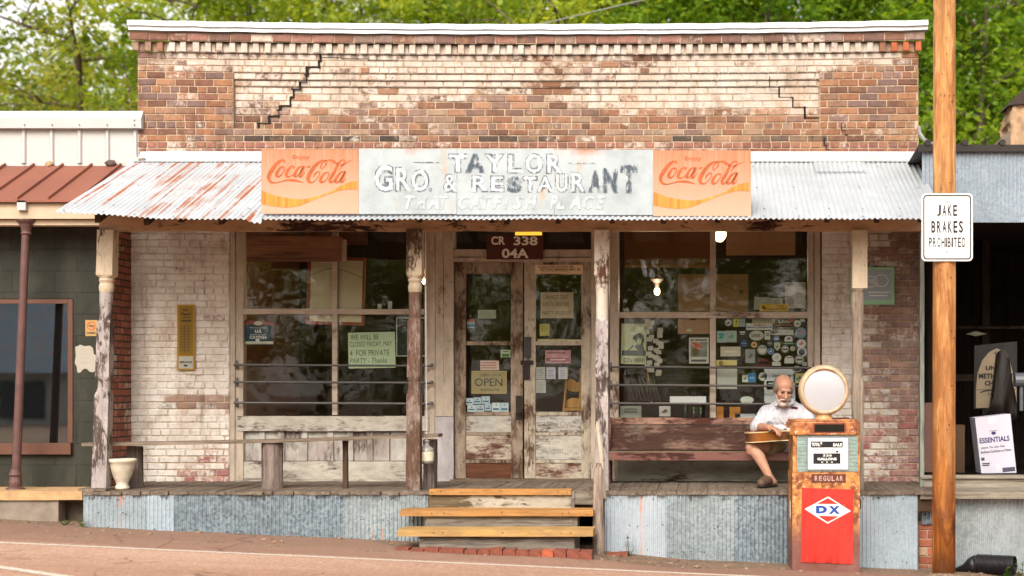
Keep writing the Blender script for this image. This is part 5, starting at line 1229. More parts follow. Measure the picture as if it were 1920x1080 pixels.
bm = BM(); lathe(bm, (0, .12, lz(789)), [(.10, 0), (.085, .012), (.075, .02), (.068, .055), (.085, .075)], 24); obj('neck', bm, plain('neck_rust_cream', C('#c39a6a'), .5, .1, .4, 18, .1), pump, local=True, smooth=True)
zc = lz(731.5); yc = .12
bm = BM(); NT_ = 48
sec = [(.177, -.075), (.183, -.086), (.200, -.084), (.215, -.06), (.2205, 0), (.215, .06), (.200, .084), (.183, .086), (.177, .075), (.177, 0)]
rg = []
for k in range(NT_):
    a = 2 * math.pi * k / NT_; rg.append([bm.verts.new((r * math.cos(a), yc + d, zc + r * math.sin(a))) for r, d in sec])
for k in range(NT_):
    for q in range(len(sec)): bm.faces.new((rg[k][q], rg[(k + 1) % NT_][q], rg[(k + 1) % NT_][(q + 1) % len(sec)], rg[k][(q + 1) % len(sec)]))
M_GLB = plain('globe_ring_cream', C('#b39a7c'), .45, 0, .4, 12, .1); gl = obj('globe_ring', fixn(bm), M_GLB, pump, local=True, smooth=True)
for sgn, dd in ((1, -.072), (-1, .072)):
    bm = BM(); rings = []
    for r, d in ((.177, 0), (.12, .012), (.06, .019), (0.0, .021)):
        rings.append([bm.verts.new((r * math.cos(2 * math.pi * k / 40), yc + dd - sgn * d, zc + r * math.sin(2 * math.pi * k / 40))) for k in range(40)] if r else [bm.verts.new((0, yc + dd - sgn * d, zc))])
    for i in range(2):
        for k in range(40): bm.faces.new((rings[i][k], rings[i][(k + 1) % 40], rings[i + 1][(k + 1) % 40], rings[i + 1][k]))
    for k in range(40): bm.faces.new((rings[2][k], rings[2][(k + 1) % 40], rings[3][0]))
    obj('globe_lens', fixn(bm), plain('globe_white_glass', C('#a9a9ad'), .15, 0, .03, 3, 0, .5), gl, local=True, smooth=True)
bm = BM()
for k in range(14):
    a = R(58 + k * 4.2); b = R(58 + (k + 1) * 4.2)
    lp = [(.180, a), (.188, a), (.188, b), (.180, b)]; bm.faces.new([bm.verts.new((r * math.cos(q), yc - .0905, zc + r * math.sin(q))) for r, q in lp])
obj('rim_clip', fixn(bm), plain('globe_rim_rust', C('#8d5a30'), .6, 0, .3, 30), gl, local=True)
bm = BM(); box(bm, -.2925, -.2895, .06, .15, lz(972), lz(940)); obj('side_label', bm, plain('pale_side_label', C('#cfcbb2'), .6, 0, .2, 40, 0), pump, local=True)
bm = BM(); tube(bm, [(-.30, .06, lz(806)), (-.325, .06, lz(806))], .02, 10); obj('side_cap', bm, plain('pale_cap', C('#c9b7a2'), .5), pump, local=True)
bm = BM(); tube(bm, [(.29, .15, lz(930)), (.315, .12, lz(940)), (.31, .1, lz(955))], .014, 8); obj('nozzle_hook', bm, M_IRON, pump, local=True)

# ================================================================== utility pole and road sign
t = NT('honey_pole_wood'); z = t.sep()[2]; g = t.noise(15, 6, .7, (1, 1, .10), dist=1.2); g2 = t.noise(5, 5, .65, (1, 1, .22), (1, 1, 2), dist=1.6); kn = t.noise(2.6, 4, .6, (1, 1, .5), (5, 2, 0))
lowm = t.mr(t.math('ADD', z, t.math('MULTIPLY', kn, .9)), .9, 3.3)
c = t.mix(t.mr(g, .38, .62), C('#9a6235'), C('#c09058')); c2 = t.mix(t.mr(g2, .42, .58), C('#6d3513'), C('#b87026'))
sk = t.noise(11, 6, .75, (1, 1, .07), (3, 0, 1), dist=.8); c = t.mix(t.mr(sk, .50, .62, 0, .75), c, C('#7d4a24')); c = t.mix(t.mr(sk, .34, .44, .6, 0), c, C('#dcb583')); c = t.mix(lowm, c2, c); c = t.mix(t.mr(g2, .56, .70, 0, .8), c, C('#dcb074')); c = t.mix(t.mr(t.math('ADD', z, t.math('MULTIPLY', g2, .5)), .45, .85, .9, 0), c, C('#5a3a26'))
c = t.mix(t.mr(t.noise(30, 5, .75, (1, 1, .05)), .30, .42, .85, 0), c, C('#5f3519'))
kv = t.new('ShaderNodeTexVoronoi'); t.put(kv.inputs['Vector'], t.mp((2.2, 2.2, .9))); kv.inputs['Scale'].default_value = 1.6; c = t.mix(t.mr(kv.outputs['Distance'], .05, .13, .85, 0), c, C('#4a2611')); c = t.mix(t.mr(t.noise(5, 5, .75, (1, 1, .16), (7, 7, 0)), .50, .62, 0, .7), c, C('#7a4f2c'))
M_POLE = t.out(c, .7, 0, t.bump(g, .35, .006), .3)
bm = BM(); px_, py_ = X(1770, -2.25), -2.25
tube(bm, [(px_ - .004, py_, -.3), (px_, py_, 1.2), (px_ + .004, py_, 3.0), (px_ + .002, py_, 5.2), (px_, py_, 9)], [.100, .098, .0965, .0945, .085], 22, cap=True)
for v in bm.verts: v.co.x += .003 * mnoise.noise(Vector((v.co.x * 9, 1, v.co.z * 1.5)))
pole = tag(obj('utility_pole', bm, M_POLE, smooth=True), 'tall honey coloured wooden utility pole carrying the brake sign', 'utility pole')
bm = BM(); rr = random.Random(6)
for i in range(26):
    z = rr.uniform(.4, 5.0); an = R(-90) + rr.uniform(-.9, .9); q = Vector((px_ + .0965 * math.cos(an), py_ + .0965 * math.sin(an), z)); tube(bm, [q, q + Vector((math.cos(an), math.sin(an), -.1)) * .014], .0035, 6)
obj('nails', bm, M_IRON, pole)
bm = BM(); lathe(bm, (px_, py_, gz(px_) - .05), [(.36, 0), (.24, .06), (.11, .10)], 16); 
for v in bm.verts: v.co.z += .02 * mnoise.noise(v.co * 9)
tag(obj('dirt_mound', bm, M_DIRT), kind='structure')
ys = -2.362
def rrect(px0, py0, px1, py1, r, n=5):
    out = []
    for cx, cy, a0 in ((px1 - r, py0 + r, -90), (px1 - r, py1 - r, 0), (px0 + r, py1 - r, 90), (px0 + r, py0 + r, 180)):
        for k in range(n + 1):
            a = R(a0 + 90 * k / n); out.append((cx + r * math.cos(a), cy + r * math.sin(a)))
    return out
bm = BM(); ppoly(bm, rrect(1728, 362.5, 1824, 489.5, 8), ys, .004); sg = tag(obj('road_sign', fixn(bm), plain('sign_white_sheet', C('#dddad6'), .35, 0, .04, 6, 0)), 'white rectangular sign with black border prohibiting jake brakes on the utility pole', 'sign')
bm = BM(); o_, i_ = rrect(1731, 365.5, 1821, 486.5, 6.5), rrect(1733.4, 367.9, 1818.6, 484.1, 4.8)
va = [bm.verts.new(P(p[0], p[1], ys - .002)) for p in o_]; vb = [bm.verts.new(P(p[0], p[1], ys - .002)) for p in i_]
for k in range(len(va)): bm.faces.new((va[k], va[(k + 1) % len(va)], vb[(k + 1) % len(va)], vb[k]))
M_SBLK = plain('sign_black', C('#15131a'), .5, 0, .1, 20, 0); obj('border', fixn(bm), M_SBLK, sg)
bm = BM()
for s_, q, wgap in (('JAKE', (1755.5, 384, 1796, 405), 0), ('BRAKES', (1745, 414, 1807, 436.5), 0), ('PROHIBITED', (1740.5, 445, 1811, 463.5), 0)):
    n = len(s_); wt_ = [.45 if ch_ == 'I' else 1 for ch_ in s_]; tot = sum(wt_); g_ = (q[2] - q[0]) / tot; cur = q[0]
    for ch_, w_ in zip(s_, wt_):
        text(bm, ch_, cur + g_ * .12 * (1 if w_ == 1 else .3), q[1], cur + g_ * w_ - g_ * .12 * (1 if w_ == 1 else .3), q[3], ys - .002, bold=.028 if n < 8 else .018); cur += g_ * w_
obj('lettering', bm, M_SBLK, sg)
bm = BM()
for q in ((1776, 378), (1775.5, 472.5)): disc(bm, P(q[0], q[1], ys - .005), .009, .009, .004, 10)
obj('bolt', bm, plain('sign_bolt', C('#8f8f8f'), .4, .6), sg)

# ================================================================== small things on the porch and walls
bm = BM(); yu = -1.36; lathe(bm, (X(229, yu), yu, FLOOR + .002), [(.062, 0), (.066, .02), (.05, .045), (.058, .07), (.085, .13), (.108, .205), (.114, .24), (.128, .25), (.130, .268), (.118, .278), (.104, .272), (.098, .20), (.05, .15)], 28)
for v in bm.verts:
    a = math.atan2(v.co.y - yu, v.co.x - X(229, yu)); h = v.co.z - FLOOR
    if .06 < h < .24: k = 1 + .022 * math.sin(a * 10); v.co.x = X(229, yu) + (v.co.x - X(229, yu)) * k; v.co.y = yu + (v.co.y - yu) * k
tag(obj('urn', bm, plain('cream_stained_urn', C('#c9bda9'), .7, 0, .28, 9, .2), smooth=True), 'cream weathered plant urn standing behind the left porch post', 'urn')
yj = -1.32; bm = BM(); jx = X(800, yj); zt_ = Z(825, yj)
prof = [(.030, -.215), (.058, -.212), (.064, -.19), (.064, -.10), (.058, -.075), (.035, -.055), (.022, -.045), (.022, -.015), (.027, -.012), (.027, 0)]
lathe(bm, (jx, yj, zt_), prof, 22); j = tag(obj('jar', bm, plain('grey_glass_jar', C('#8d8a84'), .25, 0, .1, 6, 0, .6), smooth=True), 'glass jar with a paper label hanging on a cord beside the second post', 'jar')
bm = BM(); lathe(bm, (jx, yj, zt_), [(.0655, -.185), (.0655, -.105)], 22, 0, False); obj('label_paper', bm, plain('jar_label', C('#cfc3ac'), .7, 0, .3, 40, 0), j)
bm = BM(); text(bm, 'TIPS', 792, 846, 808, 852, yj - .067, bold=.02); obj('lettering', bm, M_INK, j) if False else bm.free()
bm = BM(); tube(bm, [(jx, yj, zt_), (X(799, yj), yj, Z(700, yj)), (X(797.5, yj), yj, 3.06)], .0045, 6); obj('cord', bm, plain('white_cord', C('#cfcac2'), .7), j)
# hanging plank in front of the left window
yh = -.38; bm = BM(); board(bm, X(462, yh), X(641, yh), yh, yh + .03, Z(490, yh), Z(443, yh), 0, 12, .002); hp = tag(obj('hanging_board', fixn(bm), raw('dark_stained_board', C('#3c261a'), C('#8a6246'), 'x', .55)), 'dark grained board hanging on chains before the left shop window', 'board')
bm = BM(); board(bm, X(641.5, yh), X(649, yh), yh - .001, yh + .031, Z(491, yh), Z(449, yh), 2, 4, .003); obj('pale_end', fixn(bm), raw('pale_end_grain', C('#6f5c48'), C('#b7a488'), 'z', 1.5), hp)
bm = BM()
for px in (478, 630):
    for k in range(9): 
        z = Z(443, yh) + .022 * k; a = (k % 2) * math.pi / 2
        tube(bm, [Vector((X(px, yh) + .007 * math.cos(a) * math.cos(q), yh + .015 + .007 * math.sin(a) * math.cos(q), z + .011 + .014 * math.sin(q))) for q in [2 * math.pi * i / 8 for i in range(9)]], .0025, 5)
obj('chain', bm, M_STEEL, hp)
# generic sign / paper builder
MP = {}
def pm(h, rough=.75, var=.06):
    if h not in MP: MP[h] = plain('paper_' + str(len(MP)), tuple(min(.8, q * 1.35) for q in C(h)[:3]) + (1,), rough, 0, var, 14, 0)
    return MP[h]
def sheet_thing(name, label, cat, rect, y, col, marks=(), group=None, t=.003, rot=0, bm0=None):
    """flat paper, card or plate; marks: list of (part name, colour, [(kind, ...)])"""
    bm = BM(); cx, cy = (rect[0] + rect[2]) / 2, (rect[1] + rect[3]) / 2
    def rp_(x, y_): a, b = x - cx, y_ - cy; return (cx + a * math.cos(rot) - b * math.sin(rot), cy + a * math.sin(rot) + b * math.cos(rot))
    ppoly(bm, [rp_(rect[0], rect[1]), rp_(rect[2], rect[1]), rp_(rect[2], rect[3]), rp_(rect[0], rect[3])], y, t)
    o = tag(obj(name, fixn(bm), pm(col) if isinstance(col, str) else col), label, cat, group); lv = .0015
    for nm, c_, items in marks:
        bm = BM()
        for it in items:
            if it[0] == 't': text(bm, it[1], *it[2], y - lv, bold=it[3] if len(it) > 3 else .0, rot=rot, shear=it[4] if len(it) > 4 else 0)
            elif it[0] == 'r': r_ = it[1]; ppoly(bm, [rp_(r_[0], r_[1]), rp_(r_[2], r_[1]), rp_(r_[2], r_[3]), rp_(r_[0], r_[3])], y - lv, .0006)
            elif it[0] == 'p': ppoly(bm, [rp_(*q) for q in it[1]], y - lv, .0006)
            elif it[0] == 'l': ribbon(bm, [(rp_(q[0], q[1]) + (q[2],)) for q in it[1]], y - lv)
            elif it[0] == 'd': disc(bm, P(*rp_(it[1], it[2]), y - lv), it[3] / S(y), it[4] / S(y), .0006, 16)
        obj(nm, fixn(bm), pm(c_), o); lv += .0012
    return o
def lines(x0, x1, y0, y1, n, h=1.0, seed=0):
    r_ = random.Random(seed); out = []
    for i in range(n):
        yy = y0 + (y1 - y0) * (i + .5) / n; out.append(('r', (x0, yy - h / 2, x0 + (x1 - x0) * r_.uniform(.6, 1), yy + h / 2)))
    return out
sheet_thing('thermometer', 'tall narrow yellow advertising thermometer on the white brick pier', 'thermometer', (332, 571, 365, 694), -.03, '#86640f',
    (('inner_panel', '#6b500f', [('r', (335, 574, 362, 666))]), ('lower_panel', '#8b8a80', [('r', (335, 668, 362, 691))]),
     ('lettering', '#2a2215', [('t', 'Say', (342, 579, 353, 584), .03, .2), ('t', 'Pepsi', (339, 586, 358, 592.5), .04, .2), ('t', 'please', (342, 593.5, 357, 597), .03, .2), ('r', (340, 600, 358, 603)), ('t', 'SERVICE', (336.5, 677, 360, 681), .04), ('d', 348, 685.5, 4, 1.8)]),
     ('scale', '#3b3320', [('r', (345.5, 610, 347, 661))] + [('r', (338, 611 + k * 5, 344, 612.6 + k * 5)) for k in range(10)] + [('r', (349, 611 + k * 5, 356, 612.6 + k * 5)) for k in range(10)])), t=.012)
sheet_thing('warning_sticker', 'small yellow no smoking sticker on the dark green block wall', 'sticker', (160, 600, 182, 630), -.604, '#96794a',
    (('ring', '#a3402c', [('l', [(171 + 7.5 * math.cos(R(a)), 611 + 7.5 * math.sin(R(a)), 1.5) for a in range(0, 361, 24)]), ('l', [(165.6, 605.6, 1.5), (176.4, 616.4, 1.5)])]), ('lettering', '#3a2d20', [('r', (166, 610, 176, 612)), ('t', 'NO SMOKING', (163, 622, 179, 626), .03)])))
bm = BM(); ppoly(bm, [(141, 650), (146, 649), (150, 646), (158, 649), (168, 648), (174, 652), (176, 664), (183, 668), (182, 694), (174, 698), (168, 697), (162, 691), (156, 692), (150, 699), (145, 698), (144, 688), (140, 680), (142, 668)], -.603, .002)
o = tag(obj('torn_paper', fixn(bm), pm('#8f897e')), 'torn white paper notice on the dark green block wall', 'paper notice')
bm = BM()
for k in range(4): ribbon(bm, [(150, 656 + k * 8, .8), (160, 655 + k * 8, .8), (172, 656.5 + k * 8, .8)], -.605)
obj('writing', fixn(bm), pm('#8c857a'), o)
hexp = lambda cx, cy, r_: [(cx + r_ * math.cos(R(60 * k)), cy + r_ * .86 * math.sin(R(60 * k)), 1.3) for k in range(7)]
sheet_thing('plaque', 'mint green bordered metal plaque with two hexagons on the right brick pier', 'plaque', (1594, 501, 1677, 571), -.03, '#86b090',
    (('inner_plate', '#8d98a0', [('r', (1599, 506, 1670, 562))]), ('emblem', '#c3c9c9', [('l', hexp(1633, 528, 12)), ('l', hexp(1653, 526, 13)), ('t', 'MS', (1627, 523, 1639, 533), .02), ('r', (1628, 547, 1668, 549)), ('r', (1630, 553, 1664, 555))])), t=.012)
# ------------------------------------------------ left shop window
YW = .096
sheet_thing('hardboard_sheet', 'brown panel behind the top of the left shop window glass', 'panel', (571, 428, 690, 459), .5, '#6d4a2b')
fb = sheet_thing('framed_board', 'cream picture back in a red-brown frame behind the left window', 'framed board', (575, 482, 684, 609), YW + .02, '#8a4432',
    (('canvas_back', '#d2c0a2', [('r', (582, 488, 679, 603))]), ('hanging_wire', '#5c4c3c', [('l', [(582, 517, .9), (626, 503, .9), (679, 520, .9)])])), t=.02, rot=R(1.5))
sheet_thing('poster', 'blue and red poster about farm raised catfish in the left window', 'poster', (454.5, 600, 514, 646), YW, '#263c4e',
    (('frame_edge', '#6b4232', [('r', (454.5, 600, 514, 601.5)), ('r', (512, 600, 514, 646)), ('r', (454.5, 600, 456, 646))]), ('banner', '#9c4a42', [('p', [(456, 606), (470, 601.5), (484, 606), (498, 602), (512, 606), (512, 611), (498, 607), (484, 611), (470, 607), (456, 611)])]), ('pale_band', '#c2c0ae', [('r', (456, 640, 512, 645)), ('d', 484, 606, 8, 4)]),
     ('lettering', '#c9ccc6', [('t', 'We Proudly Serve', (469, 613, 499, 616.5)), ('t', 'U.S.', (478, 618, 491, 624), .04), ('t', 'FARM-RAISED', (469, 626, 499, 628.5)), ('t', 'CATFISH', (468, 629.5, 499, 635.5), .04), ('d', 483, 638, 4, 3)])))
sheet_thing('closing_notice', 'pale green handwritten note saying closed Friday in the left window', 'notice', (653, 623, 741, 690), YW, '#b4c3a0',
    (('writing', '#2f4a3a', [('t', 'WE WILL BE', (657, 627, 710, 637)), ('t', 'CLOSED FRIDAY, MAY', (656, 640, 735, 651)), ('t', '4  FOR PRIVATE', (656, 656, 730, 667)), ('t', 'PARTY - Thanks', (656, 671, 726, 681), 0, .2)]),), rot=R(-1.2))
sheet_thing('picture_outline', 'dark picture with a thin pale frame beside the second porch post', 'picture', (743, 595, 798, 668), YW, '#b9bcb8', (('dark_print', '#1d231d', [('r', (744.6, 597, 796.5, 666.5))]), ('red_mark', '#7a3030', [('l', [(747, 613, 2), (753, 609, 2), (757, 608, 1)])])))
for px0, py0, px1, lab in ((707, 570, 716, 'low white cup standing on the crossbar of the left window'), (726.5, 564.5, 735, 'taller white cup on the crossbar of the left window near the post')):
    bm = BM(); lathe(bm, (X((px0 + px1) / 2, .12), .13, Z(579, .12)), [(.02, 0), ((px1 - px0) / 380, (579 - py0) / 189), ((px1 - px0) / 420, (579 - py0) / 189)], 12); tag(obj('cup', bm, pm('#c9c6c0')), lab, 'cup', 'cups on the crossbar')
# ------------------------------------------------ doors and transom
sheet_thing('road_number_board', 'dark red board numbered CR 338 over the double doors', 'sign', (912, 441, 1018, 486), -.03, '#3f1b15', (('lettering', '#c4beb2', [('t', 'CR', (921, 443, 947, 459), .03), ('t', '338', (963, 443, 1008, 460), .03), ('t', '04A', (941, 466, 991, 484), .03)]),), t=.02)
sheet_thing('wedding_note', 'pale strip lettered about a wedding above the right door leaf', 'notice', (1003, 496.5, 1093, 513), .038, '#c0a98a', (('writing', '#2a211b', [('t', 'COACH AND ALLISON ARE', (1009, 498, 1076, 502), .02), ('t', 'GETTING MARRIED MAY 20', (1012, 503, 1088, 507.5), .02), ('t', "(DON'T SHARE IT FOR ALL)", (1016, 508.5, 1070, 511))]),))
YD = .078
sheet_thing('pale_card', 'pale blank card in the upper pane of the left door', 'card', (896, 581, 930, 597), YD, '#a9b39d', (('writing', '#6d7767', lines(899, 927, 583, 595, 3, .8, 3)),))
sheet_thing('bumper_sticker', 'narrow red and blue sticker in the left door pane', 'sticker', (876, 599, 890, 615), YD, '#8d9ba6', (('red_band', '#9c4038', [('r', (876, 599, 890, 603))]), ('blue_band', '#3f668a', [('r', (876, 608, 890, 613))])))
sheet_thing('green_label', 'small green and white label at the top of the lower left door pane', 'label', (939, 656, 957, 670), YD, '#a9b59a', (('green_mark', '#4d6b3c', [('r', (941, 663, 955, 669)), ('r', (942, 658, 954, 660))]),))
sheet_thing('pink_notice', 'small pinkish printed notice above the open sign', 'notice', (900.5, 676, 935.5, 694), YD, '#c4a79c', (('writing', '#8a4a44', lines(902, 934, 678, 692, 3, 1.6, 5)),))
sheet_thing('open_sign', 'tan hand painted open sign in the left door', 'sign', (884, 695.5, 950, 738), YD, '#8a7a4c', (('border', '#a28e58', [('r', (884, 695.5, 950, 697)), ('r', (884, 736.5, 950, 738)), ('r', (884, 697, 885.5, 736.5)), ('r', (948.5, 697, 950, 736.5))]), ('lettering', '#2e3322', [('t', 'OPEN', (890, 709, 942, 724), .01), ('t', 'come on in', (900, 700, 940, 706)), ('t', 'welcome', (900, 727, 936, 733))])), t=.008)
for k, q in enumerate(((872.5, 746.5, 887, 759), (887.5, 745, 902, 757.5), (903, 743, 918.5, 757.5), (876.5, 759.5, 892, 772), (892.5, 759, 908, 772), (909, 757.5, 921.5, 770), (922.5, 755, 937.5, 773.5), (938, 755, 953.5, 773.5))):
    sheet_thing('business_card', 'pale blue card from the cluster at the bottom of the left door glass', 'card', q, YD + .002 * (k % 2), '#9fb0b8' if k % 3 else '#b4c0c4', (('print', '#3f5f76', [('r', (q[0] + 2, q[1] + (q[3] - q[1]) * .55, q[2] - 2, q[1] + (q[3] - q[1]) * .75)), ('p', [(q[0] + 6, q[1] + 5), (q[0] + 8, q[1] + 2), (q[0] + 10, q[1] + 5)])]),), 'cards at the bottom of the left door')
sheet_thing('seating_notice', 'cream handwritten notice about seating parties in the right door', 'notice', (1013.5, 548, 1075, 596.5), YD, '#bda98c', (('writing', '#5b4836', [('t', 'CANNOT SEAT', (1018, 553, 1066, 561)), ('t', 'UNTIL ENTIRE', (1018, 566, 1067, 574)), ('t', 'PARTY PRESENT', (1016, 583, 1071, 591))]),))
sheet_thing('yellow_note', 'small yellow sticky note under the seating notice', 'note', (1012, 607, 1030.5, 629.5), YD, '#b3a85a', (('writing', '#6d6637', lines(1015, 1028, 611, 622, 3, .9, 2)),))
sheet_thing('envelope', 'pale envelopes in a strip on the right door crossbar', 'envelope', (1008, 635.5, 1062, 643.5), YD, '#b9ad86', ()); sheet_thing('envelope', 'narrow cream envelope lying at the right end of the door crossbar', 'envelope', (1063, 636.5, 1089, 643), YD, '#c4b892', ())
sheet_thing('pink_sign', 'wide pink sign in the lower pane of the right door', 'sign', (1022, 656.5, 1070, 681), YD, '#a8757a', (('print', '#7c434c', [('r', (1024, 671, 1068, 678)), ('r', (1025, 660, 1060, 663))]), ('lettering', '#c9a9a8', [('r', (1032, 673, 1060, 675.5))])))
for q, lab in (((1003.5, 688, 1022.5, 711), 'grey leaflet with a figure beside the door hasp'), ((1024.5, 688.5, 1041.5, 710.5), 'lilac leaflet under the pink sign, left one'), ((1047, 688.5, 1064, 710.5), 'lilac leaflet under the pink sign, right one'), ((1004, 712, 1023.5, 736.5), 'lowest leaflet at the left of the right door glass')):
    sheet_thing('leaflet', lab, 'leaflet', q, YD, '#a9a4ae' if 'lilac' in lab else '#97968f', (('print', '#5c5763', lines(q[0] + 3, q[2] - 2, q[1] + 4, q[3] - 2, 5, .9, int(q[0]))),), 'leaflets in the right door')
# folding chair inside the right door
fc = thing('folding_chair', 'yellow wooden folding chair leaning inside the right door', 'chair', (X(1072, .5), .5, FLOOR)); M_CH = raw('chair_yellow_wood', C('#a8742e'), C('#cf9d52'), 'z', 1, .6); yy = .42
for a, b in (((1056, 780), (1064, 690)), ((1087, 780), (1089, 690))):
    bm = BM(); tube(bm, [P(a[0], a[1], yy), P(b[0], b[1], yy)], .013, 8); obj('leg', bm, M_CH, fc)
bm = BM(); ppoly(bm, spline([(1066, 712), (1074, 711), (1082, 717), (1089, 716), (1092, 732), (1066, 732)], 4, True), yy - .02, .02); obj('backrest', fixn(bm), M_CH, fc)
bm = BM(); ppoly(bm, [(1063, 750), (1072, 746), (1092, 747), (1092, 764), (1062, 764)], yy - .03, .03); obj('seat', fixn(bm), M_CH, fc)
bm = BM(); ppoly(bm, [(1058, 765), (1092, 765), (1092, 770), (1057, 770)], yy - .02, .02); obj('stretcher', fixn(bm), M_CH, fc)
# ------------------------------------------------ right shop window
sheet_thing('music_poster', 'pale green poster of a capped singer lettered CDs HERE', 'poster', (1164.5, 607, 1212, 682.5), YW, '#a9ae88', (('figure', '#37423c', [('p', [(1186, 634), (1190, 627), (1200, 624), (1207, 628), (1208, 640), (1205, 644), (1208, 657), (1197, 658), (1190, 650), (1194, 645), (1190, 638), (1186, 635)]), ('l', [(1178, 657, 2), (1188, 648, 3)]), ('r', (1166, 657, 1211, 667))]), ('face', '#a9ae88', [('d', 1198, 640, 4.5, 6)]), ('lettering', '#3d473c', [('t', "CD's HERE!", (1169, 671, 1209, 679), .01)])), rot=R(1))
bm = BM(); rr = random.Random(31)
for i in range(30):
    cx, cy = rr.choice([1215, 1220, 1232, 1238]) + rr.uniform(-3, 3), 598 + i * 3.4
    if cy > 700: break
    ppoly(bm, [(cx - 5, cy), (cx + 5, cy + rr.uniform(-1, 1)), (cx + 5, cy + 8), (cx - 5, cy + 8)], YW + .003 * (i % 4), .001)
tag(obj('paper_strip', fixn(bm), pm('#a8a195')), 'string of small paper slips hanging beside the CD poster', 'paper slips', None)
sheet_thing('pinkish_card', 'worn pinkish cardboard sheet under the crossbar by the window post', 'card', (1271, 597, 1331, 626), YW, '#98765c', (('label_spot', '#a3a58a', [('d', 1292, 619.5, 6, 3)]), ('dark_spot', '#4b3326', [('r', (1293, 596, 1304, 600))])))
sheet_thing('flower_print', 'small framed print with orange flowers in the right window', 'print', (1292, 633, 1329, 681.5), YW, '#b0aea4', (('picture', '#6d6f66', [('r', (1295, 641, 1326, 669))]), ('flowers', '#b5532f', [('d', 1301, 646, 6, 4), ('d', 1309, 649, 6, 5), ('d', 1306, 644, 4, 3)]), ('foliage', '#5b4a30', [('d', 1304, 660, 7, 7)]), ('lettering', '#4f4d48', [('t', 'M', (1295, 635, 1301, 640), .02), ('r', (1303, 636, 1325, 639)), ('r', (1296, 674, 1324, 678))])))
sheet_thing('cardboard_back', 'light brown cardboard backing standing on the crossbar', 'cardboard', (1271, 514, 1403, 584), .13, '#86633f', (('slanted_line', '#5e432b', [('l', [(1272, 553, 1), (1331, 537, 1), (1344, 534, 1), (1388, 545, 1)])]), ('knot', '#4f3a28', [('d', 1390, 547, 4, 4)]), ('dark_end', '#17120f', [('p', [(1262, 530), (1271, 514), (1272, 583), (1268, 570), (1268, 548)])])), t=.01)
sheet_thing('shelf_board', 'pale wide board across the top right of the right window', 'board', (1362, 432, 1491, 478), .3, '#a5825f', (), t=.03)
sheet_thing('wall_board', 'dark brown plank panel high inside the right shop window', 'panel', (1171, 432, 1331, 501), 1.2, '#6b4a2c', (('lit_edge', '#8a5f2c', [('r', (1171, 497, 1331, 502))]),))
sheet_thing('menu_sheet', 'white printed menu sheet leaning at the right end of the crossbar', 'menu', (1472, 529, 1510.5, 578), .11, '#aaa79c', (('print', '#6e6b63', lines(1475, 1489, 534, 570, 9, 1, 4) + lines(1492, 1507, 534, 574, 10, 1, 6)),))
sheet_thing('tilted_board', 'greyish white tilted board behind the yellow sign', 'board', (1414, 558, 1467, 582), .14, '#98988c', (), rot=R(4))
sheet_thing('yellow_sign', 'narrow yellow sign with dark lettering on the window crossbar', 'sign', (1424, 570, 1478, 583.5), .10, '#c2a01e', (('lettering', '#6b2a1c', [('p', [(1428, 572), (1434, 574), (1437, 578), (1433, 581), (1429, 577)]), ('t', 'MISSISSIPPI', (1448, 572.5, 1470, 575.5)), ('t', 'ON HIGHWAY 9 SOUTH', (1438, 577.5, 1476, 581), .02)]),))
GS = 'stickers on the right shop window'
SU = lambda u: 1340 + u / 9.6
SV = lambda v: 590 + v / 9.6
def sticker(kind, u, v, ru, rv, base, mark, mk, label, txt=None):
    x, y_, rx, ry = SU(u), SV(v), ru / 9.6, rv / 9.6; yk = YW - .002
    bm = BM()
    if kind == 'd': disc(bm, P(x, y_, yk), rx / S(yk), ry / S(yk), .0015, 22)
    elif kind == 'a': ppoly(bm, [(x - rx, y_ + ry), (x - rx, y_), (x - rx * .7, y_ - ry * .7), (x, y_ - ry), (x + rx * .7, y_ - ry * .7), (x + rx, y_), (x + rx, y_ + ry)], yk, .0015)
    elif kind == 's': ppoly(bm, [(x - rx, y_ - ry), (x + rx, y_ - ry), (x + rx, y_ + ry * .3), (x, y_ + ry), (x - rx, y_ + ry * .3)], yk, .0015)
    else: ppoly(bm, [(x - rx, y_ - ry), (x + rx, y_ - ry), (x + rx, y_ + ry), (x - rx, y_ + ry)], yk, .0015)
    o = tag(obj('sticker', fixn(bm), pm(base)), label, 'sticker', GS)
    bm = BM(); ym = yk - .0012
    for m in mk:
        if m == 'ring':
            pts = [(x + rx * .84 * math.cos(R(a)), y_ + ry * .84 * math.sin(R(a)), rx * .13) for a in range(0, 361, 20)]; ribbon(bm, pts, ym, per=2)
        elif m == 'in': disc(bm, P(x, y_, ym), rx * .72 / S(ym), ry * .72 / S(ym), .0006, 20)
        elif m == 'bar': ppoly(bm, [(x - rx * .62, y_ - ry * .2), (x + rx * .62, y_ - ry * .2), (x + rx * .62, y_ + ry * .2), (x - rx * .62, y_ + ry * .2)], ym, .0006)
        elif m == 'low': ppoly(bm, [(x - rx * .5, y_ + ry * .45), (x + rx * .5, y_ + ry * .45), (x + rx * .4, y_ + ry * .65), (x - rx * .4, y_ + ry * .65)], ym, .0006)
        elif m == 'up': ppoly(bm, [(x - rx * .55, y_ - ry * .6), (x + rx * .55, y_ - ry * .6), (x + rx * .65, y_ - ry * .3), (x - rx * .65, y_ - ry * .3)], ym, .0006)
        elif m == 'blob': ppoly(bm, [(x - rx * .6, y_ + ry * .1), (x - rx * .1, y_ - ry * .2), (x + rx * .1, y_ - ry * .5), (x + rx * .55, y_ - ry * .1), (x + rx * .2, y_ + ry * .3), (x - rx * .4, y_ + ry * .35)], ym, .0006)
        elif m == 'txt': text(bm, txt, x - rx * .75, y_ - ry * .35, x + rx * .75, y_ + ry * .35, ym, bold=.03)
    if mk: obj('print', fixn(bm), pm(mark), o)
    else: bm.free()
    return o
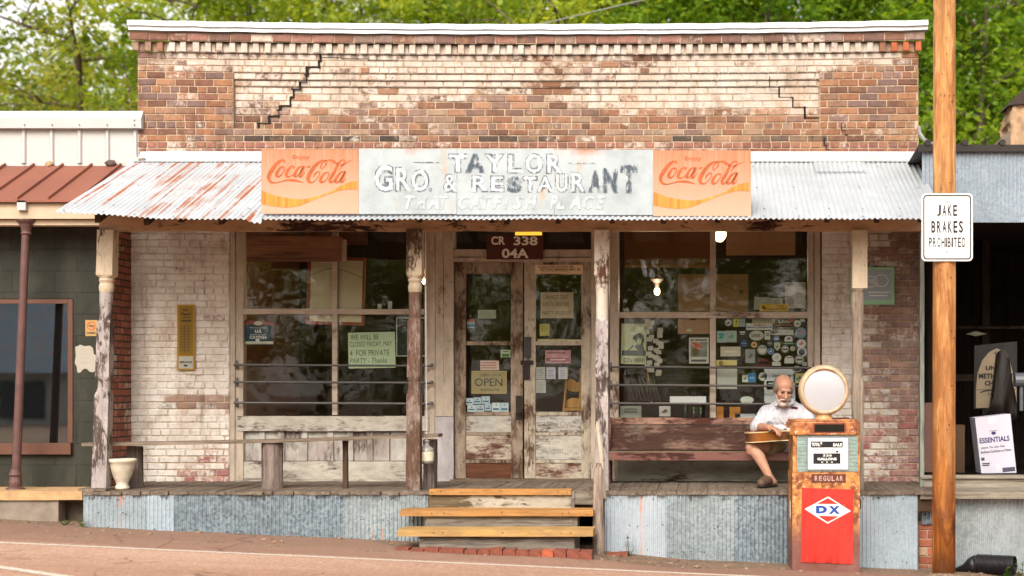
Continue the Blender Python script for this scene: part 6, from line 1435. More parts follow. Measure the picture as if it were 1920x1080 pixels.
W_ = '#b5b3a9'
sticker('d', 245, 147, 62, 62, W_, '#3b3a38', ['ring', 'blob'], 'round white sticker with a dark face, nearest the window post')
sticker('r', 388, 130, 51, 85, '#b5a92a', '#3f6b2e', ['blob', 'low'], 'upright yellow sticker with a green leaf'); sticker('r', 497, 135, 51, 80, '#7c96a3', '#a3727a', ['blob'], 'upright grey blue sticker beside the yellow one')
sticker('r', 880, 105, 205, 50, '#8d8268', '#6e6450', ['bar'], 'beige metal plate above the champions sticker')
o = sticker('r', 805, 215, 240, 60, W_, '#9c2f3c', [], 'wide white sticker for the national champions')
bm = BM(); text(bm, 'Ole Miss 21', SU(690), SV(165), SU(915), SV(200), YW - .0035, bold=.04); obj('red_lettering', bm, pm('#9c2f3c'), o); bm = BM(); text(bm, 'National Champions 30', SU(580), SV(208), SU(1035), SV(248), YW - .0035, bold=.04); obj('blue_lettering', bm, pm('#2f4a7c'), o)
o = sticker('r', 1265, 125, 155, 70, '#201f1a', '#a9a88e', ['txt'], 'dark sticker lettered LEAF with an orange patch', 'LEAF  '); bm = BM(); ppoly(bm, [(SU(1310), SV(70)), (SU(1400), SV(65)), (SU(1395), SV(140)), (SU(1330), SV(120))], YW - .004, .0006); ppoly(bm, [(SU(1115), SV(180)), (SU(1410), SV(180)), (SU(1410), SV(192)), (SU(1115), SV(192))], YW - .004, .0006); obj('orange_patch', fixn(bm), pm('#b5622a'), o)
sticker('r', 1272, 238, 178, 24, '#23211d', '#c4c2ba', ['txt'], 'black strip lettered CITRON-lead in white', 'CITRON-lead !')
sticker('d', 1490, 160, 62, 62, '#a9aa9a', '#4f564c', ['blob'], 'pale round sticker overlapping the orange corner'); sticker('d', 1575, 97, 48, 24, W_, '#8c8a82', ['bar'], 'tiny white oval sticker in the top corner')
sticker('r', 1213, 317, 207, 48, W_, '#a9a59a', ['bar'], 'long white sticker with a yellow and black oval'); sticker('d', 1083, 313, 68, 36, '#b5a22a', '#23211d', ['ring', 'bar'], 'yellow and black oval on the long white sticker')
sticker('d', 1550, 325, 100, 98, '#6d8290', '#9a7c84', ['blob'], 'shiny blue grey disc near the window edge')
sticker('d', 500, 315, 78, 66, '#1d1d1c', W_, ['bar', 'low'], 'black oval sticker with white curls'); sticker('d', 755, 375, 130, 90, '#a9a69b', '#3a3935', ['txt'], 'large white oval sticker with an initial', 'DENNIS 1')
sticker('r', 948, 372, 50, 75, W_, '#7d7b74', ['bar', 'up'], 'white sticker shaped like a small jug'); sticker('d', 1110, 435, 58, 58, '#3a527c', '#a9b4c4', ['bar'], 'mid blue round sticker with a pale band')
sticker('a', 1330, 430, 72, 52, W_, '#2d2c2a', ['blob'], 'white arch shaped sticker'); sticker('d', 1330, 520, 124, 36, '#37463a', '#8fae86', ['bar'], 'dark green pill shaped sticker')
sticker('d', 1560, 520, 84, 82, W_, '#a33a3e', ['blob'], 'round white sticker with a red bird'); sticker('d', 527, 515, 78, 76, '#1c2848', '#5f6f9a', ['bar', 'low'], 'dark navy round sticker')
sticker('d', 710, 540, 55, 55, '#c0996c', '#6a4428', ['blob'], 'small tan round sticker with a brown figure'); sticker('d', 990, 518, 54, 54, '#4a4a48', '#8e8d88', ['bar'], 'grey round sticker with a pale bar')
sticker('s', 1125, 575, 55, 76, '#a9a98e', '#6c6f58', ['blob'], 'cream shield shaped sticker'); sticker('d', 857, 632, 88, 86, W_, '#6d6b66', ['ring', 'up'], 'large white round sticker with grey lettering')
sticker('d', 1010, 657, 62, 60, '#33507c', '#9fb0c4', ['ring', 'blob'], 'blue round sticker touching a white one'); sticker('d', 1267, 622, 68, 66, W_, '#2f2e2c', ['ring', 'bar'], 'white round sticker with black ring and bar')
sticker('d', 1402, 610, 45, 45, '#b1ab98', '#9a927c', ['in'], 'little plain cream round sticker'); sticker('d', 1570, 672, 86, 84, W_, '#343840', ['in'], 'round sticker with a dark mountain centre')
sticker('d', 1115, 770, 82, 80, '#b9b8b1', '#a3a29b', ['blob'], 'plain white round sticker above a white strip'); sticker('r', 1112, 885, 78, 34, W_, '#9b9a92', [], 'blank white strip touching the window bar')
sticker('a', 1340, 805, 85, 70, W_, '#8e3f30', ['up'], 'white badge sticker with a brown roof'); sticker('d', 1527, 808, 86, 82, '#aaa79c', '#4b4a46', ['ring', 'bar'], 'round stamp like sticker at lower right')
sticker('r', 1618, 887, 38, 32, '#9b9a94', '#5c5b57', ['bar'], 'tiny grey square sticker in the lower right corner'); sticker('r', 285, 662, 180, 87, '#b0a794', '#c2bba8', ['bar'], 'cream handwritten card beside the window post')
sticker('r', 641, 743, 88, 124, '#7e7f7c', '#5d5e5b', ['blob'], 'grey upright drawing taped among the stickers'); sticker('a', 875, 855, 125, 72, '#5a1f1e', '#4a1817', [], 'dark red arch sticker'); sticker('r', 877, 868, 97, 28, '#b5b3a9', '#4a3a38', ['txt'], 'white plate on the dark red arch sticker', 'EATS')
sticker('r', 215, 865, 185, 50, '#bfae6c', '#7c4a2a', [], 'long yellow strip sticker with a brown ball'); sticker('d', 112, 875, 40, 40, '#7c4a2a', '#a3703e', ['in'], 'brown ball at the end of the yellow strip')
sticker('r', 120, 398, 80, 105, '#8fa09a', '#2f8a84', ['blob', 'up'], 'pale paper with a teal print next to the window post'); sticker('r', 297, 392, 98, 105, '#92a097', '#5a8c7a', ['blob'], 'pale grey paper with a green print')
for kind, x, y_, rx, ry, b_, m_, mk, lab, tx in (('r', 1363, 710, 19, 19, '#a3a49c', '#96978f', [], 'blank pale paper below the yellow strip', None), ('r', 1397, 709.5, 5.5, 7, '#b5b3ac', '#5c6a7c', ['blob'], 'white packet beside a blue one', None), ('r', 1410, 708, 7.5, 9, '#2f6a9c', '#5c93bd', ['bar'], 'bright blue packet in the window', None), ('d', 1430, 706, 8, 8, '#b5b6b3', '#23211f', ['blob'], 'white and black round decal left of the man', None),
        ('r', 1462, 736, 29, 45, '#b3b6b5', '#20241f', [], 'large white poster behind the man', None), ('r', 1445, 722.5, 8, 8, '#2d4a36', '#b5c4b5', ['up'], 'dark green sign left of the man', None), ('r', 1498, 709, 10.5, 9, '#b0a86c', '#3f5560', ['blob', 'low'], 'small yellow landscape picture behind the globe', None), ('d', 1494, 692, 9.5, 6, '#23221f', '#9a9a94', ['ring'], 'black oval decal above the landscape picture', None),
        ('d', 1400.5, 750, 12.5, 7.2, '#b4b8ac', '#868b80', ['low'], 'white oval decal low in the window left of the man', None), ('r', 1350, 772.5, 6.5, 10.5, '#a86a20', '#8a5518', [], 'narrow brown envelope by the window post', None), ('r', 1378, 773, 10, 10, '#a9701f', '#8a5518', [], 'brown envelope with a clasp left of the man', None), ('r', 1397, 779.5, 19, 3.8, '#aeb0b2', '#8f9193', [], 'stack of white paper on the window ledge', None),
        ('r', 1182.5, 772, 20, 11, '#7f8276', '#5a5c52', ['up', 'bar'], 'grey green card at the left end of the bench back', None), ('r', 1246.5, 771, 10.5, 9.5, '#b3aeaa', '#5b3a36', ['blob'], 'small photo card behind the bench back', None), ('r', 1290, 750, 34, 7, '#cfd2d4', '#3a3a3a', [], 'bright white box behind the bars of the right window', None)):
    sticker(kind, (x - 1340) * 9.6, (y_ - 590) * 9.6, rx * 9.6, ry * 9.6, b_, m_, mk, lab, tx)
bm = BM(); text(bm, 'Chattel        nt', 1447, 701, 1483, 707, YW - .0035, bold=.03); tag(obj('poster_lettering', bm, pm('#20241f')), 'black lettering strip on the poster above the man', 'lettering') 
bm = BM(); tube(bm, [P(1213, 684, .3), P(1216, 715, .3)], .009, 8); br_ = tag(obj('broom_handle', bm, pm('#b5962a')), 'thin yellow and white stick leaning behind the right window bars', 'stick')
bm = BM(); tube(bm, [P(1216, 715.5, .3), P(1222, 757, .3)], .009, 8); obj('white_end', bm, pm('#b8b4ac'), br_)
for px, h_, c_, lab in ((1301, 14, '#2f6b2a', 'green capped bottle left of another on the window ledge'), (1314, 13, '#3c7a30', 'green capped bottle nearest the window post on the ledge'), (1285, 22, '#8c9490', 'white topped bottle on the ledge behind the photo card'), (1195, 9, '#3a2f2a', 'dark squat jar on the left of the right window ledge')):
    bm = BM(); yb2 = .16; z_ = Z(783, yb2); r_ = .021; hh = h_ / S(yb2) + .02; lathe(bm, (X(px, yb2), yb2, z_), [(r_, 0), (r_, hh * .55), (r_ * .45, hh * .75), (r_ * .45, hh)], 12)
    b_ = tag(obj('bottle', bm, plain('bottle_glass', C('#2c332c'), .15, 0, .1, 6, 0), smooth=True), lab, 'bottle', 'bottles on the window ledge'); bm = BM(); lathe(bm, (X(px, yb2), yb2, z_ + hh), [(r_ * .55, -.012), (r_ * .55, .012)], 12); obj('cap', bm, pm(c_), b_)
for (x0, y0, x1, y1, r_) in ((1237, 592, 1237, 700, .003),): 
    bm = BM(); tube(bm, [P(x0, y0, .2), P(x1, y1, .2)], r_, 6); tag(obj('cable', bm, M_IRON), 'dark cord hanging in front of the paper slips', 'cord')
bm = BM(); rr = random.Random(40)
for k in range(9):
    px = 1166 + k * 7; pts = [P(px + rr.uniform(-2, 2), 700, .2), P(px + 8 + rr.uniform(-3, 3), 722, .22), P(px + 16, 752, .2)]; tube(bm, pts, [.004, .014, .02], 6)
tag(obj('plastic_bag', bm, plain('glossy_dark_plastic', C('#4a403c'), .2, 0, .3, 20, 0), smooth=True), 'crumpled glossy plastic bag low in the left pane of the right window', 'bag')
# ------------------------------------------------ lamps burning inside
def lamp(px, py, y, r, col, power, label, shade=True):
    t_ = thing('hanging_lamp', label, 'lamp', P(px, py, y)); p = P(px, py, y)
    bm = BM(); bmesh.ops.create_uvsphere(bm, u_segments=14, v_segments=10, radius=r, matrix=Matrix.Translation(p) @ Matrix.Diagonal((1, 1, 1.3, 1)))
    n_ = NT('lamp_glow'); m_ = n_.out((1, .8, .5, 1), .5, emit=tuple(col) + (1,), es=2.6); obj('bulb', bm, m_, t_, smooth=True)
    if shade:
        bm = BM(); lathe(bm, (p.x, p.y, p.z + r * 1.2), [(r * .7, 0), (r * .9, .05), (r * 2.2, .09), (r * 1.2, .13), (.01, .15), (.01, 3.95 - p.z)], 14); obj('fitting', bm, M_IRON, t_)
    L = bpy.data.lights.new('lamp_light', 'POINT'); L.energy = power; L.color = col; L.shadow_soft_size = r; lo = bpy.data.objects.new('lamp_light', L); COL.objects.link(lo); lo.parent = t_; lo.location = (0, -r * 2.2, -r)
lamp(1232, 546, 1.6, .032, (1, .78, .5), 18, 'lit ceiling lamp inside the right window left pane')
lamp(797, 527, 2.2, .03, (1, .6, .25), 16, 'amber lit lamp seen past the second porch post')
lamp(1349, 436, 1.8, .08, (1, .72, .35), 18, 'yellow lit lamp at the top of the right window', False)
sheet_thing('glowing_sign', 'orange glowing sign half hidden behind the CR 338 board', 'lit sign', (966, 429, 1016, 441), .3, NT('orange_glow').out((.8, .4, .05, 1), .5, emit=(1, .42, .04, 1), es=.9), (('lettering', '#7a3a08', [('t', 'BEER', (978, 431, 1006, 439), .03)]),) if False else ())
# ------------------------------------------------ inside the shed
ye = -.72
t = plain('box_white_card', C('#b9b7c4'), .6, 0, .05, 6, 0)
bm = BM(); v = [(1828, 783.5), (1894.5, 776), (1906, 886.5), (1840, 887.5)]
ppoly(bm, v, ye, .3); bx = tag(obj('carton', fixn(bm), t), 'tall white carton with purple lettering standing in the shed opening', 'carton')
rb = R(-5.5)
def btxt(bm, s_, q, bold=.02): text(bm, s_, *q, ye - .002, bold=bold, rot=rb)
bm = BM(); btxt(bm, 'ESSENTIALS', (1836.5, 819, 1893, 829), .03); disc(bm, P(1863, 812, ye - .002), .022, .016, .001, 14); ribbon(bm, [(1855, 808, .8), (1870, 807, .8)], ye - .002); obj('lettering', bm, pm('#2f2a52'), bx)
bm = BM(); btxt(bm, 'Uptown  The  Linen  Plaza', (1839, 836, 1884, 841)); btxt(bm, 'Bedlinens Comforters to Fitters', (1839, 843, 1896, 848)); 
for q in ((1840, 858, 1846, 864), (1842, 868, 1856, 870.5), (1842, 871.5, 1855, 874)): ppoly(bm, [(q[0], q[1]), (q[2], q[1] - .5), (q[2], q[3] - .5), (q[0], q[3])], ye - .002, .001)
ppoly(bm, [(1879.5, 877), (1903, 875), (1904, 883), (1880, 885.5)], ye - .002, .001); obj('small_print', fixn(bm), pm('#3c3a48'), bx)
bm = BM(); ppoly(bm, [(1853, 784.5), (1865, 783), (1866, 793), (1854, 794.5)], ye - .003, .001); ppoly(bm, [(1868, 873), (1874, 870), (1876, 877), (1870, 880)], ye - .0035, .001); obj('tape', fixn(bm), pm('#c9c4b4'), bx)
yc_ = .3
bm = BM(); ppoly(bm, [(1827, 648), (1907, 640), (1907, 762), (1826, 767)], yc_, .02); cs_ = tag(obj('church_sign', fixn(bm), flat('church_sign_black', C('#17130f'), .6)), 'dark church sign with a cream arch standing inside the shed', 'sign')
bm = BM(); ppoly(bm, [(1830, 765), (1830, 728), (1833, 700), (1842, 675), (1855, 660), (1869, 653), (1884, 660), (1894, 680), (1903, 712), (1906, 730), (1906, 763)], yc_ - .004, .003); obj('arch_panel', fixn(bm), plain('church_arch_cream', C('#8a7b64'), .7, 0, .15), cs_)
bm = BM(); text(bm, 'UNITED', 1848, 686, 1895, 694, yc_ - .006, bold=.04); text(bm, 'METHODIST', 1835, 700, 1901, 710, yc_ - .006, bold=.04); text(bm, 'CHURCH', 1846, 714, 1894, 723, yc_ - .006, bold=.04); ribbon(bm, [(1867, 658, 1.4), (1867, 668, 1.4)], yc_ - .006); ribbon(bm, [(1863, 662, 1.4), (1871, 662, 1.4)], yc_ - .006)
ribbon(bm, [(1829, 731, 1), (1905, 730, 1)], yc_ - .006); ribbon(bm, [(1838, 736, 2), (1848, 733, 2), (1862, 732, 1)], yc_ - .006); text(bm, '10:30', 1853, 736, 1876, 742, yc_ - .006, bold=.02); obj('lettering', fixn(bm), flat('church_letters', C('#1a1512')), cs_)
bm = BM(); yb2 = -.1; poly(bm, [(X(p_, yb2), Z(q_, yb2)) for p_, q_ in spline([(1872, 668), (1879, 657), (1888, 660), (1895, 684), (1899, 712), (1904, 740), (1909, 786), (1858, 789), (1864, 750), (1868, 715), (1869, 690)], 3, True)], yb2, .16)
bmesh.ops.triangulate(bm, faces=bm.faces); bmesh.ops.subdivide_edges(bm, edges=bm.edges, cuts=2)
for v in bm.verts: v.co.y += .05 * mnoise.noise(Vector((v.co.x * 9, 2, v.co.z * 2))) + .9 * abs(v.co.x - X(1883, yb2)) ** 1.6; v.co.x += .015 * mnoise.noise(v.co * 5)
tag(obj('covered_bag', fixn(bm), plain('black_bag', C('#1a1310'), .5, 0, .4, 5, .3), smooth=True), 'tall dark draped bag leaning before the church sign', 'bag')
sheet_thing('brown_box', 'brown cardboard box behind the pole in the shed', 'box', (1786, 797, 1809, 886), .2, '#4f3a28', (), t=.3)
bm = BM(); tube(bm, [P(1902, 712, -.3), P(1930, 712, -.3)], .07, 14); tube(bm, [P(1915, 712, -.3), P(1915, 770, -.3)], .02, 8); tag(obj('grey_fitting', bm, plain('grey_fitting', C('#5c6066'), .4, .3)), 'grey round fitting at the right edge of the shed opening', 'fitting')
bm = BM(); ppoly(bm, [(1811, 626), (1830, 621), (1851, 626), (1830, 630)], 1.5, .02); tag(obj('ceiling_fixture', fixn(bm), plain('dull_fixture', C('#a09a80'), .5)), 'dull pale light fixture hanging in the dark shed', 'light fixture')
# ------------------------------------------------ black drain pipe
bm = BM(); a, b = P(1832, 1063, -1.70), P(1903, 1064, -1.84); a.z = b.z = .085; n = 110; pts = []; rs = []
for i in range(n + 1): pts.append(a.lerp(b, i / n)); rs.append(.083 + .006 * math.sin(i / n * 2 * math.pi * 16))
tube(bm, pts, rs, 22, cap=False)
d_ = (b - a).normalized()
tube(bm, [b + d_ * .001, b - d_ * .09], [.076, .074], 22, cap=False); 
bm.faces.new([bm.verts.new(b - d_ * .09 + (Vector((0, 0, 1)) * math.sin(q) + d_.cross(Vector((0, 0, 1))) * math.cos(q)) * .074) for q in [2 * math.pi * k / 22 for k in range(22)]])
tube(bm, [a, a - d_ * .05 + Vector((0, .01, -.02)), a - d_ * .12 + Vector((0, .02, -.05)), a - d_ * .19 + Vector((0, .02, -.066))], [.082, .07, .035, .02], 14)
tag(obj('drain_pipe', fixn(bm), plain('black_corrugated_plastic', C('#1a181b'), .45, 0, .15, 20, .05), smooth=True), 'black corrugated drain pipe lying at the foot of the shed skirt', 'drain pipe')
# ------------------------------------------------ weeds
M_WEED = leaf_mat('weed_leaves', (.04, .10, .015, 1), (.09, .20, .03, 1), (.16, .30, .05, 1))
def weed(px, y, h, n, label, seed):
    rr = random.Random(seed); x = X(px, y); z = gzn(x, y); bm = BM(); tl = bm.verts.layers.float.new('tone')
    for s in range(3):
        top = Vector((x + rr.uniform(-.04, .07), y + rr.uniform(-.03, .03), z + h * rr.uniform(.5, 1))); b0 = Vector((x + rr.uniform(-.01, .01), y, z - .01))
        tube(bm, [b0, b0.lerp(top, .5) + Vector((rr.uniform(-.02, .02), 0, 0)), top], [.003, .0025, .0012], 5)
        for k in range(n):
            f = rr.uniform(.15, 1); p = b0.lerp(top, f); an = rr.uniform(0, 6.3); u = Vector((math.cos(an), math.sin(an), rr.uniform(-.2, .6))) * rr.uniform(.018, .036); w = u.cross(Vector((0, 0, 1))).normalized() * u.length * .36
            tn = rr.random(); vs = [bm.verts.new(q) for q in (p, p + u * .5 + w, p + u, p + u * .5 - w)]
            for q in vs: q[tl] = tn
            bm.faces.new(vs)
    return tag(obj('weed', bm, M_WEED), label, 'weed', 'weeds along the verge')
weed(1181, -1.78, .22, 14, 'tallest green weed growing against the pale skirt right of the log', 1); weed(118, -1.55, .07, 12, 'low weed before the hole in the pavement kerb', 2); weed(152, -1.66, .06, 10, 'small weed at the left end of the porch skirt', 3); weed(1888, -1.98, .09, 14, 'weed in front of the black drain pipe', 4); weed(1912, -1.8, .16, 10, 'weed beyond the mouth of the black drain pipe', 5)
bm = BM(); tube(bm, [P(985, 52, 9) - Vector((2, 0, .6)), P(985, 52, 9), P(1205, 0, 9), P(1205, 0, 9) + Vector((4, 0, 1))], .008, 5); tag(obj('cable', bm, flat('grey_cable', C('#8c8a84'))), 'thin pale overhead cable in front of the trees', 'cable')
# scribbles on the paintwork round the doors
bm = BM(); rr = random.Random(55)
def scrib(px, py, w, h, y):
    pts = [(px, py, .7)]
    for k in range(rr.randint(4, 9)): pts.append((px + w * k / 6 + rr.uniform(-1.5, 1.5), py + rr.uniform(-h, h), .7))
    ribbon(bm, pts, y, per=3)
for px, py in ((836, 612), (838, 640), (839, 655), (826, 560), (842, 530), (1095, 540), (1098, 600), (1096, 690), (865, 560), (862, 620), (1118, 480), (1130, 610), (1122, 660), (862, 480), (965, 560), (968, 600)): scrib(px, py, 8, 3, -.008 if px in (826, 836, 838, 839, 842) else (.046 if 855 < px < 1100 and py > 492 else (.018 if py < 484 and px < 1100 else -.004)))
text(bm, 'JW', 1124, 466, 1133, 472, -1.497, bold=0); text(bm, 'MD', 1125, 484, 1134, 490, -1.497); ribbon(bm, [(1129.5, 481, .7), (1125.5, 476, .7), (1127.5, 473.5, .7), (1129.5, 475.5, .7), (1131.5, 473.5, .7), (1133.5, 476, .7), (1129.5, 481, .7)], -1.497)
text(bm, 'MOLLY', 862, 479, 882, 484, .018); text(bm, 'WILLOW', 1020, 790, 1074, 801, .062, bold=-.012); text(bm, 'Allison', 1016, 838, 1056, 850, .062, bold=-.012, shear=.3)
obj('graffiti', bm, plain('faded_ink', C('#80766a'), .8, 0, .3, 60, 0), dfr)
# ================================================================== the seated man
from mathutils.bvhtree import BVHTree
def caps(bm, p0, p1, r0, r1, n=16, m=6):
    p0, p1 = Vector(p0), Vector(p1); d = p1 - p0; L = d.length; d = d.normalized() if L > 1e-6 else Vector((0, 0, 1)); pts, rs = [], []
    for k in range(m + 1):
        a = math.pi / 2 * (1 - k / m); pts.append(p0 - d * r0 * math.sin(a)); rs.append(max(r0 * math.cos(a), 1e-4))
    for k in range(m + 1):
        a = math.pi / 2 * k / m; pts.append(p1 + d * r1 * math.sin(a)); rs.append(max(r1 * math.cos(a), 1e-4))
    a = d.cross(Vector((0, 0, 1)));
    if a.length < .05: a = d.cross(Vector((0, 1, 0)))
    a.normalize(); b = d.cross(a); rings = [[bm.verts.new(p + (a * math.cos(2 * math.pi * i / n) + b * math.sin(2 * math.pi * i / n)) * r) for i in range(n)] for p, r in zip(pts, rs)]
    for i in range(len(rings) - 1):
        for k in range(n): bm.faces.new((rings[i][k], rings[i][(k + 1) % n], rings[i + 1][(k + 1) % n], rings[i + 1][k]))
    bm.faces.new(rings[0][::-1]); bm.faces.new(rings[-1])
def ell(bm, c, r, M=None):
    M = M or Matrix.Identity(4)
    bmesh.ops.create_uvsphere(bm, u_segments=20, v_segments=14, radius=1, matrix=M @ Matrix.Translation(Vector(c)) @ Matrix.Diagonal((r[0], r[1], r[2], 1)))
def fused(name, bm, m, parent, voxel=.007, smooth=4, fac=.5):
    bmesh.ops.recalc_face_normals(bm, faces=bm.faces); o = obj(name, bm, m, parent)
    rm = o.modifiers.new('r', 'REMESH'); rm.mode = 'VOXEL'; rm.voxel_size = voxel; rm.use_smooth_shade = True
    if smooth: s = o.modifiers.new('s', 'SMOOTH'); s.factor = fac; s.iterations = smooth
    applied(o); 
    for p in o.data.polygons: p.use_smooth = True
    if not o.data.materials: o.data.materials.append(m)
    return o
man = thing('person', 'bald bearded man in white polo and khaki shorts seated on the bench with a guitar', 'person', (X(1478, -.4), -.4, FLOOR))
t = NT('sun_tanned_skin'); n = t.noise(14, 4, .6); M_SKIN = t.out(t.mix(t.mr(n, .35, .65), C('#ab7a63'), C('#bb8d74')), .5, 0, None, .4); t.b.inputs['Subsurface Weight'].default_value = .08; t.b.inputs['Subsurface Radius'].default_value = (.01, .004, .002)
t = NT('white_polo_knit'); n = t.noise(5, 4, .6); M_POLO = t.out(t.mix(n, C('#bfbfc6'), C('#cdcdd3')), .85, 0, t.bump(t.noise(6, 3, .6, (1, 1, .45), dist=1.5), 1.0, .05), .2)
M_KHAKI = plain('khaki_cloth', C('#8f7a5c'), .9, 0, .15, 12, .2); M_BEARD = plain('white_beard', C('#cbbfb2'), .9, 0, .2, 60, .4); M_HAIR = plain('short_grey_hair', C('#77695e'), .9, 0, .3, 90, .3)
HM = Matrix.Translation(P(1468.5, 729.5, -.58)) @ Matrix.Rotation(R(14), 4, 'Z') @ Matrix.Rotation(R(3), 4, 'Y') @ Matrix.Rotation(R(24), 4, 'X') @ Matrix.Scale(1.12, 4)
def F(x, f, z): return (x, -f, z)              # f = forward (towards the street)
def hw(x, f, z): return HM @ Vector(F(x, f, z))
bm = BM()
ell(bm, F(0, -.012, .038), (.078, .096, .080), HM); ell(bm, F(0, .028, -.03), (.061, .066, .086), HM); ell(bm, F(0, .062, -.098), (.03, .028, .025), HM)
ell(bm, F(0, .083, .024), (.048, .014, .012), HM); caps(bm, hw(0, .090, .012), hw(0, .118, -.030), .010, .016)
for s in (-1, 1):
    ell(bm, F(s * .037, .066, -.026), (.024, .022, .022), HM); ell(bm, F(s * .080, -.006, -.012), (.010, .022, .034), HM); ell(bm, F(s * .011, .105, -.034), (.009, .010, .008), HM)
ell(bm, F(0, .087, -.066), (.024, .011, .006), HM); ell(bm, F(0, .085, -.076), (.022, .011, .007), HM)
nk = P(1471, 764, -.40)
caps(bm, hw(0, -.02, -.05), nk, .058, .066)
chest, pelv = P(1474, 790, -.36), P(1481, 834, -.31)
caps(bm, nk, chest, .07, .12); caps(bm, chest, pelv, .13, .13)
shR, shL = P(1437, 773, -.37), P(1508, 773, -.37); elR, elL = P(1420, 801, -.50), P(1523, 802, -.50)
caps(bm, nk, shR, .06, .055); caps(bm, nk, shL, .06, .055); caps(bm, shR, elR, .052, .043); caps(bm, shL, elL, .052, .043)
wrR, wrL = P(1441, 801.5, -.80), P(1508, 800, -.78)
caps(bm, elR, elR.lerp(wrR, .35), .044, .045); caps(bm, elR.lerp(wrR, .35), wrR, .045, .030); caps(bm, elL, wrL, .044, .030)
def hand(w, dirv, side, drop):
    d = Vector(dirv).normalized(); sd = Vector((0, 0, 1)).cross(d).normalized() * side; up = Vector((0, 0, 1))
    pc = w + d * .055
    caps(bm, w, w + d * .04, .029, .030); 
    for k in (-1, 0, 1): caps(bm, w + d * .03 + sd * .016 * k, w + d * .088 + sd * .024 * k, .018, .0145)
    for k, (o_, L) in enumerate(((-.030, .9), (-.010, 1.05), (.010, 1.0), (.029, .8))):
        b0 = w + d * .092 + sd * o_; b1 = b0 + (d * .036 - up * .012) * L; b2 = b1 + (d * .016 - up * .024) * L * drop; b3 = b2 + (d * .004 - up * .020) * L * drop
        caps(bm, b0, b1, .0105, .0098); caps(bm, b1, b2, .0098, .0088); caps(bm, b2, b3, .0088, .0075)
    t0 = w + d * .03 + sd * .026 * -1; t1 = t0 - sd * .030 + d * .028 - up * .004; t2 = t1 - sd * .012 + d * .03 - up * .008
    caps(bm, t0, t1, .015, .0125); caps(bm, t1, t2, .0122, .009)
hand(wrR, (.52, -.55, -.10), 1, 1.0); hand(wrL, (-.3, -.6, -.10), -1, 1.0)
knR, knL = P(1409, 839, -.74), P(1534, 839, -.72); hpR, hpL = P(1468, 831, -.32), P(1496, 831, -.32); anR, anL = P(1442, 892, -.98), P(1528, 893, -.82)
for hp, kn, an, ft, sgn in ((hpR, knR, anR, P(1428, 908, -1.13), 1), (hpL, knL, anL, P(1533, 909, -1.04), -1)):
    caps(bm, hp, kn, .088, .058); caps(bm, kn + Vector((0, -.012, .0)), kn + Vector((0, -.006, -.03)), .055, .052)
    cf = kn.lerp(an, .36) + Vector((.018 * sgn, .025, 0)); caps(bm, kn, cf, .053, .056); caps(bm, cf, an, .055, .034)
    hl = an + Vector((.045 * sgn, .03, -.062)); caps(bm, an, hl, .034, .032); caps(bm, an + Vector((0, 0, -.03)), ft, .036, .030); caps(bm, hl, ft, .032, .030)
body = fused('body', bm, M_SKIN, man, .0062, 3)
bm = BM()
for s in (-1, 1): ell(bm, F(s * .030, .0865, .004), (.013, .006, .0045), HM)
obj('eyes', bm, flat('shaded_eyes', C('#3a211a'), .5), man, smooth=True)
bm = BM()
for s in (-1, 1): caps(bm, hw(s * .014, .098, .020), hw(s * .046, .086, .024), .0055, .004)
obj('eyebrows', bm, M_HAIR, man, smooth=True)
bm = BM(); ell(bm, F(0, .064, -.106), (.034, .034, .028), HM)
for s in (-1, 1): caps(bm, hw(s * .034, .052, -.088), hw(s * .058, .024, -.052), .016, .008); caps(bm, hw(s * .004, .104, -.052), hw(s * .032, .086, -.062), .009, .006); caps(bm, hw(s * .032, .084, -.062), hw(s * .034, .070, -.09), .008, .012)
fused('beard', bm, M_BEARD, man, .005, 2)
bm = BM(); ell(bm, F(0, -.026, .030), (.0865, .089, .074), HM); 
for s in (-1, 1): ell(bm, F(s * .071, .004, .018), (.021, .052, .050), HM)
fused('hair', bm, M_HAIR, man, .006, 2)
bm = BM(); ell(bm, F(0, .098, -.0705), (.017, .004, .003), HM); obj('mouth', bm, flat('mouth_line', C('#6b3028'), .6), man, smooth=True)
# polo shirt
bm = BM(); caps(bm, P(1455, 781, -.37), P(1490, 781, -.37), .135, .135); caps(bm, P(1459, 812, -.36), P(1494, 814, -.36), .145, .145); caps(bm, P(1462, 834, -.32), P(1496, 834, -.32), .13, .13)
caps(bm, P(1439, 773, -.37), P(1506, 773, -.37), .074, .074); caps(bm, P(1456, 764, -.385), P(1487, 764, -.385), .066, .066)
hemR = shR.lerp(elR, .98) + Vector((0, -.01, .0)); hemL = shL.lerp(elL, .98)
caps(bm, shR, hemR, .072, .074); caps(bm, shL, hemL, .072, .074); caps(bm, hemR, hemR + Vector((.02, -.05, -.0)), .072, .066); caps(bm, hemL, hemL + Vector((-.02, -.05, -.0)), .072, .066)
shirt = fused('polo_shirt', bm, M_POLO, man, .008, 4)
off = man.location
bv = BVHTree.FromPolygons([v.co + off for v in shirt.data.vertices], [tuple(p.vertices) for p in shirt.data.polygons])
camo = Vector((0, -16, 1.6))
def on_shirt(px, py, lift=.004):
    d = (P(px, py, -.5) - camo).normalized(); h = bv.ray_cast(camo, d); return (h[0] - d * lift) if h[0] else P(px, py, -.5)
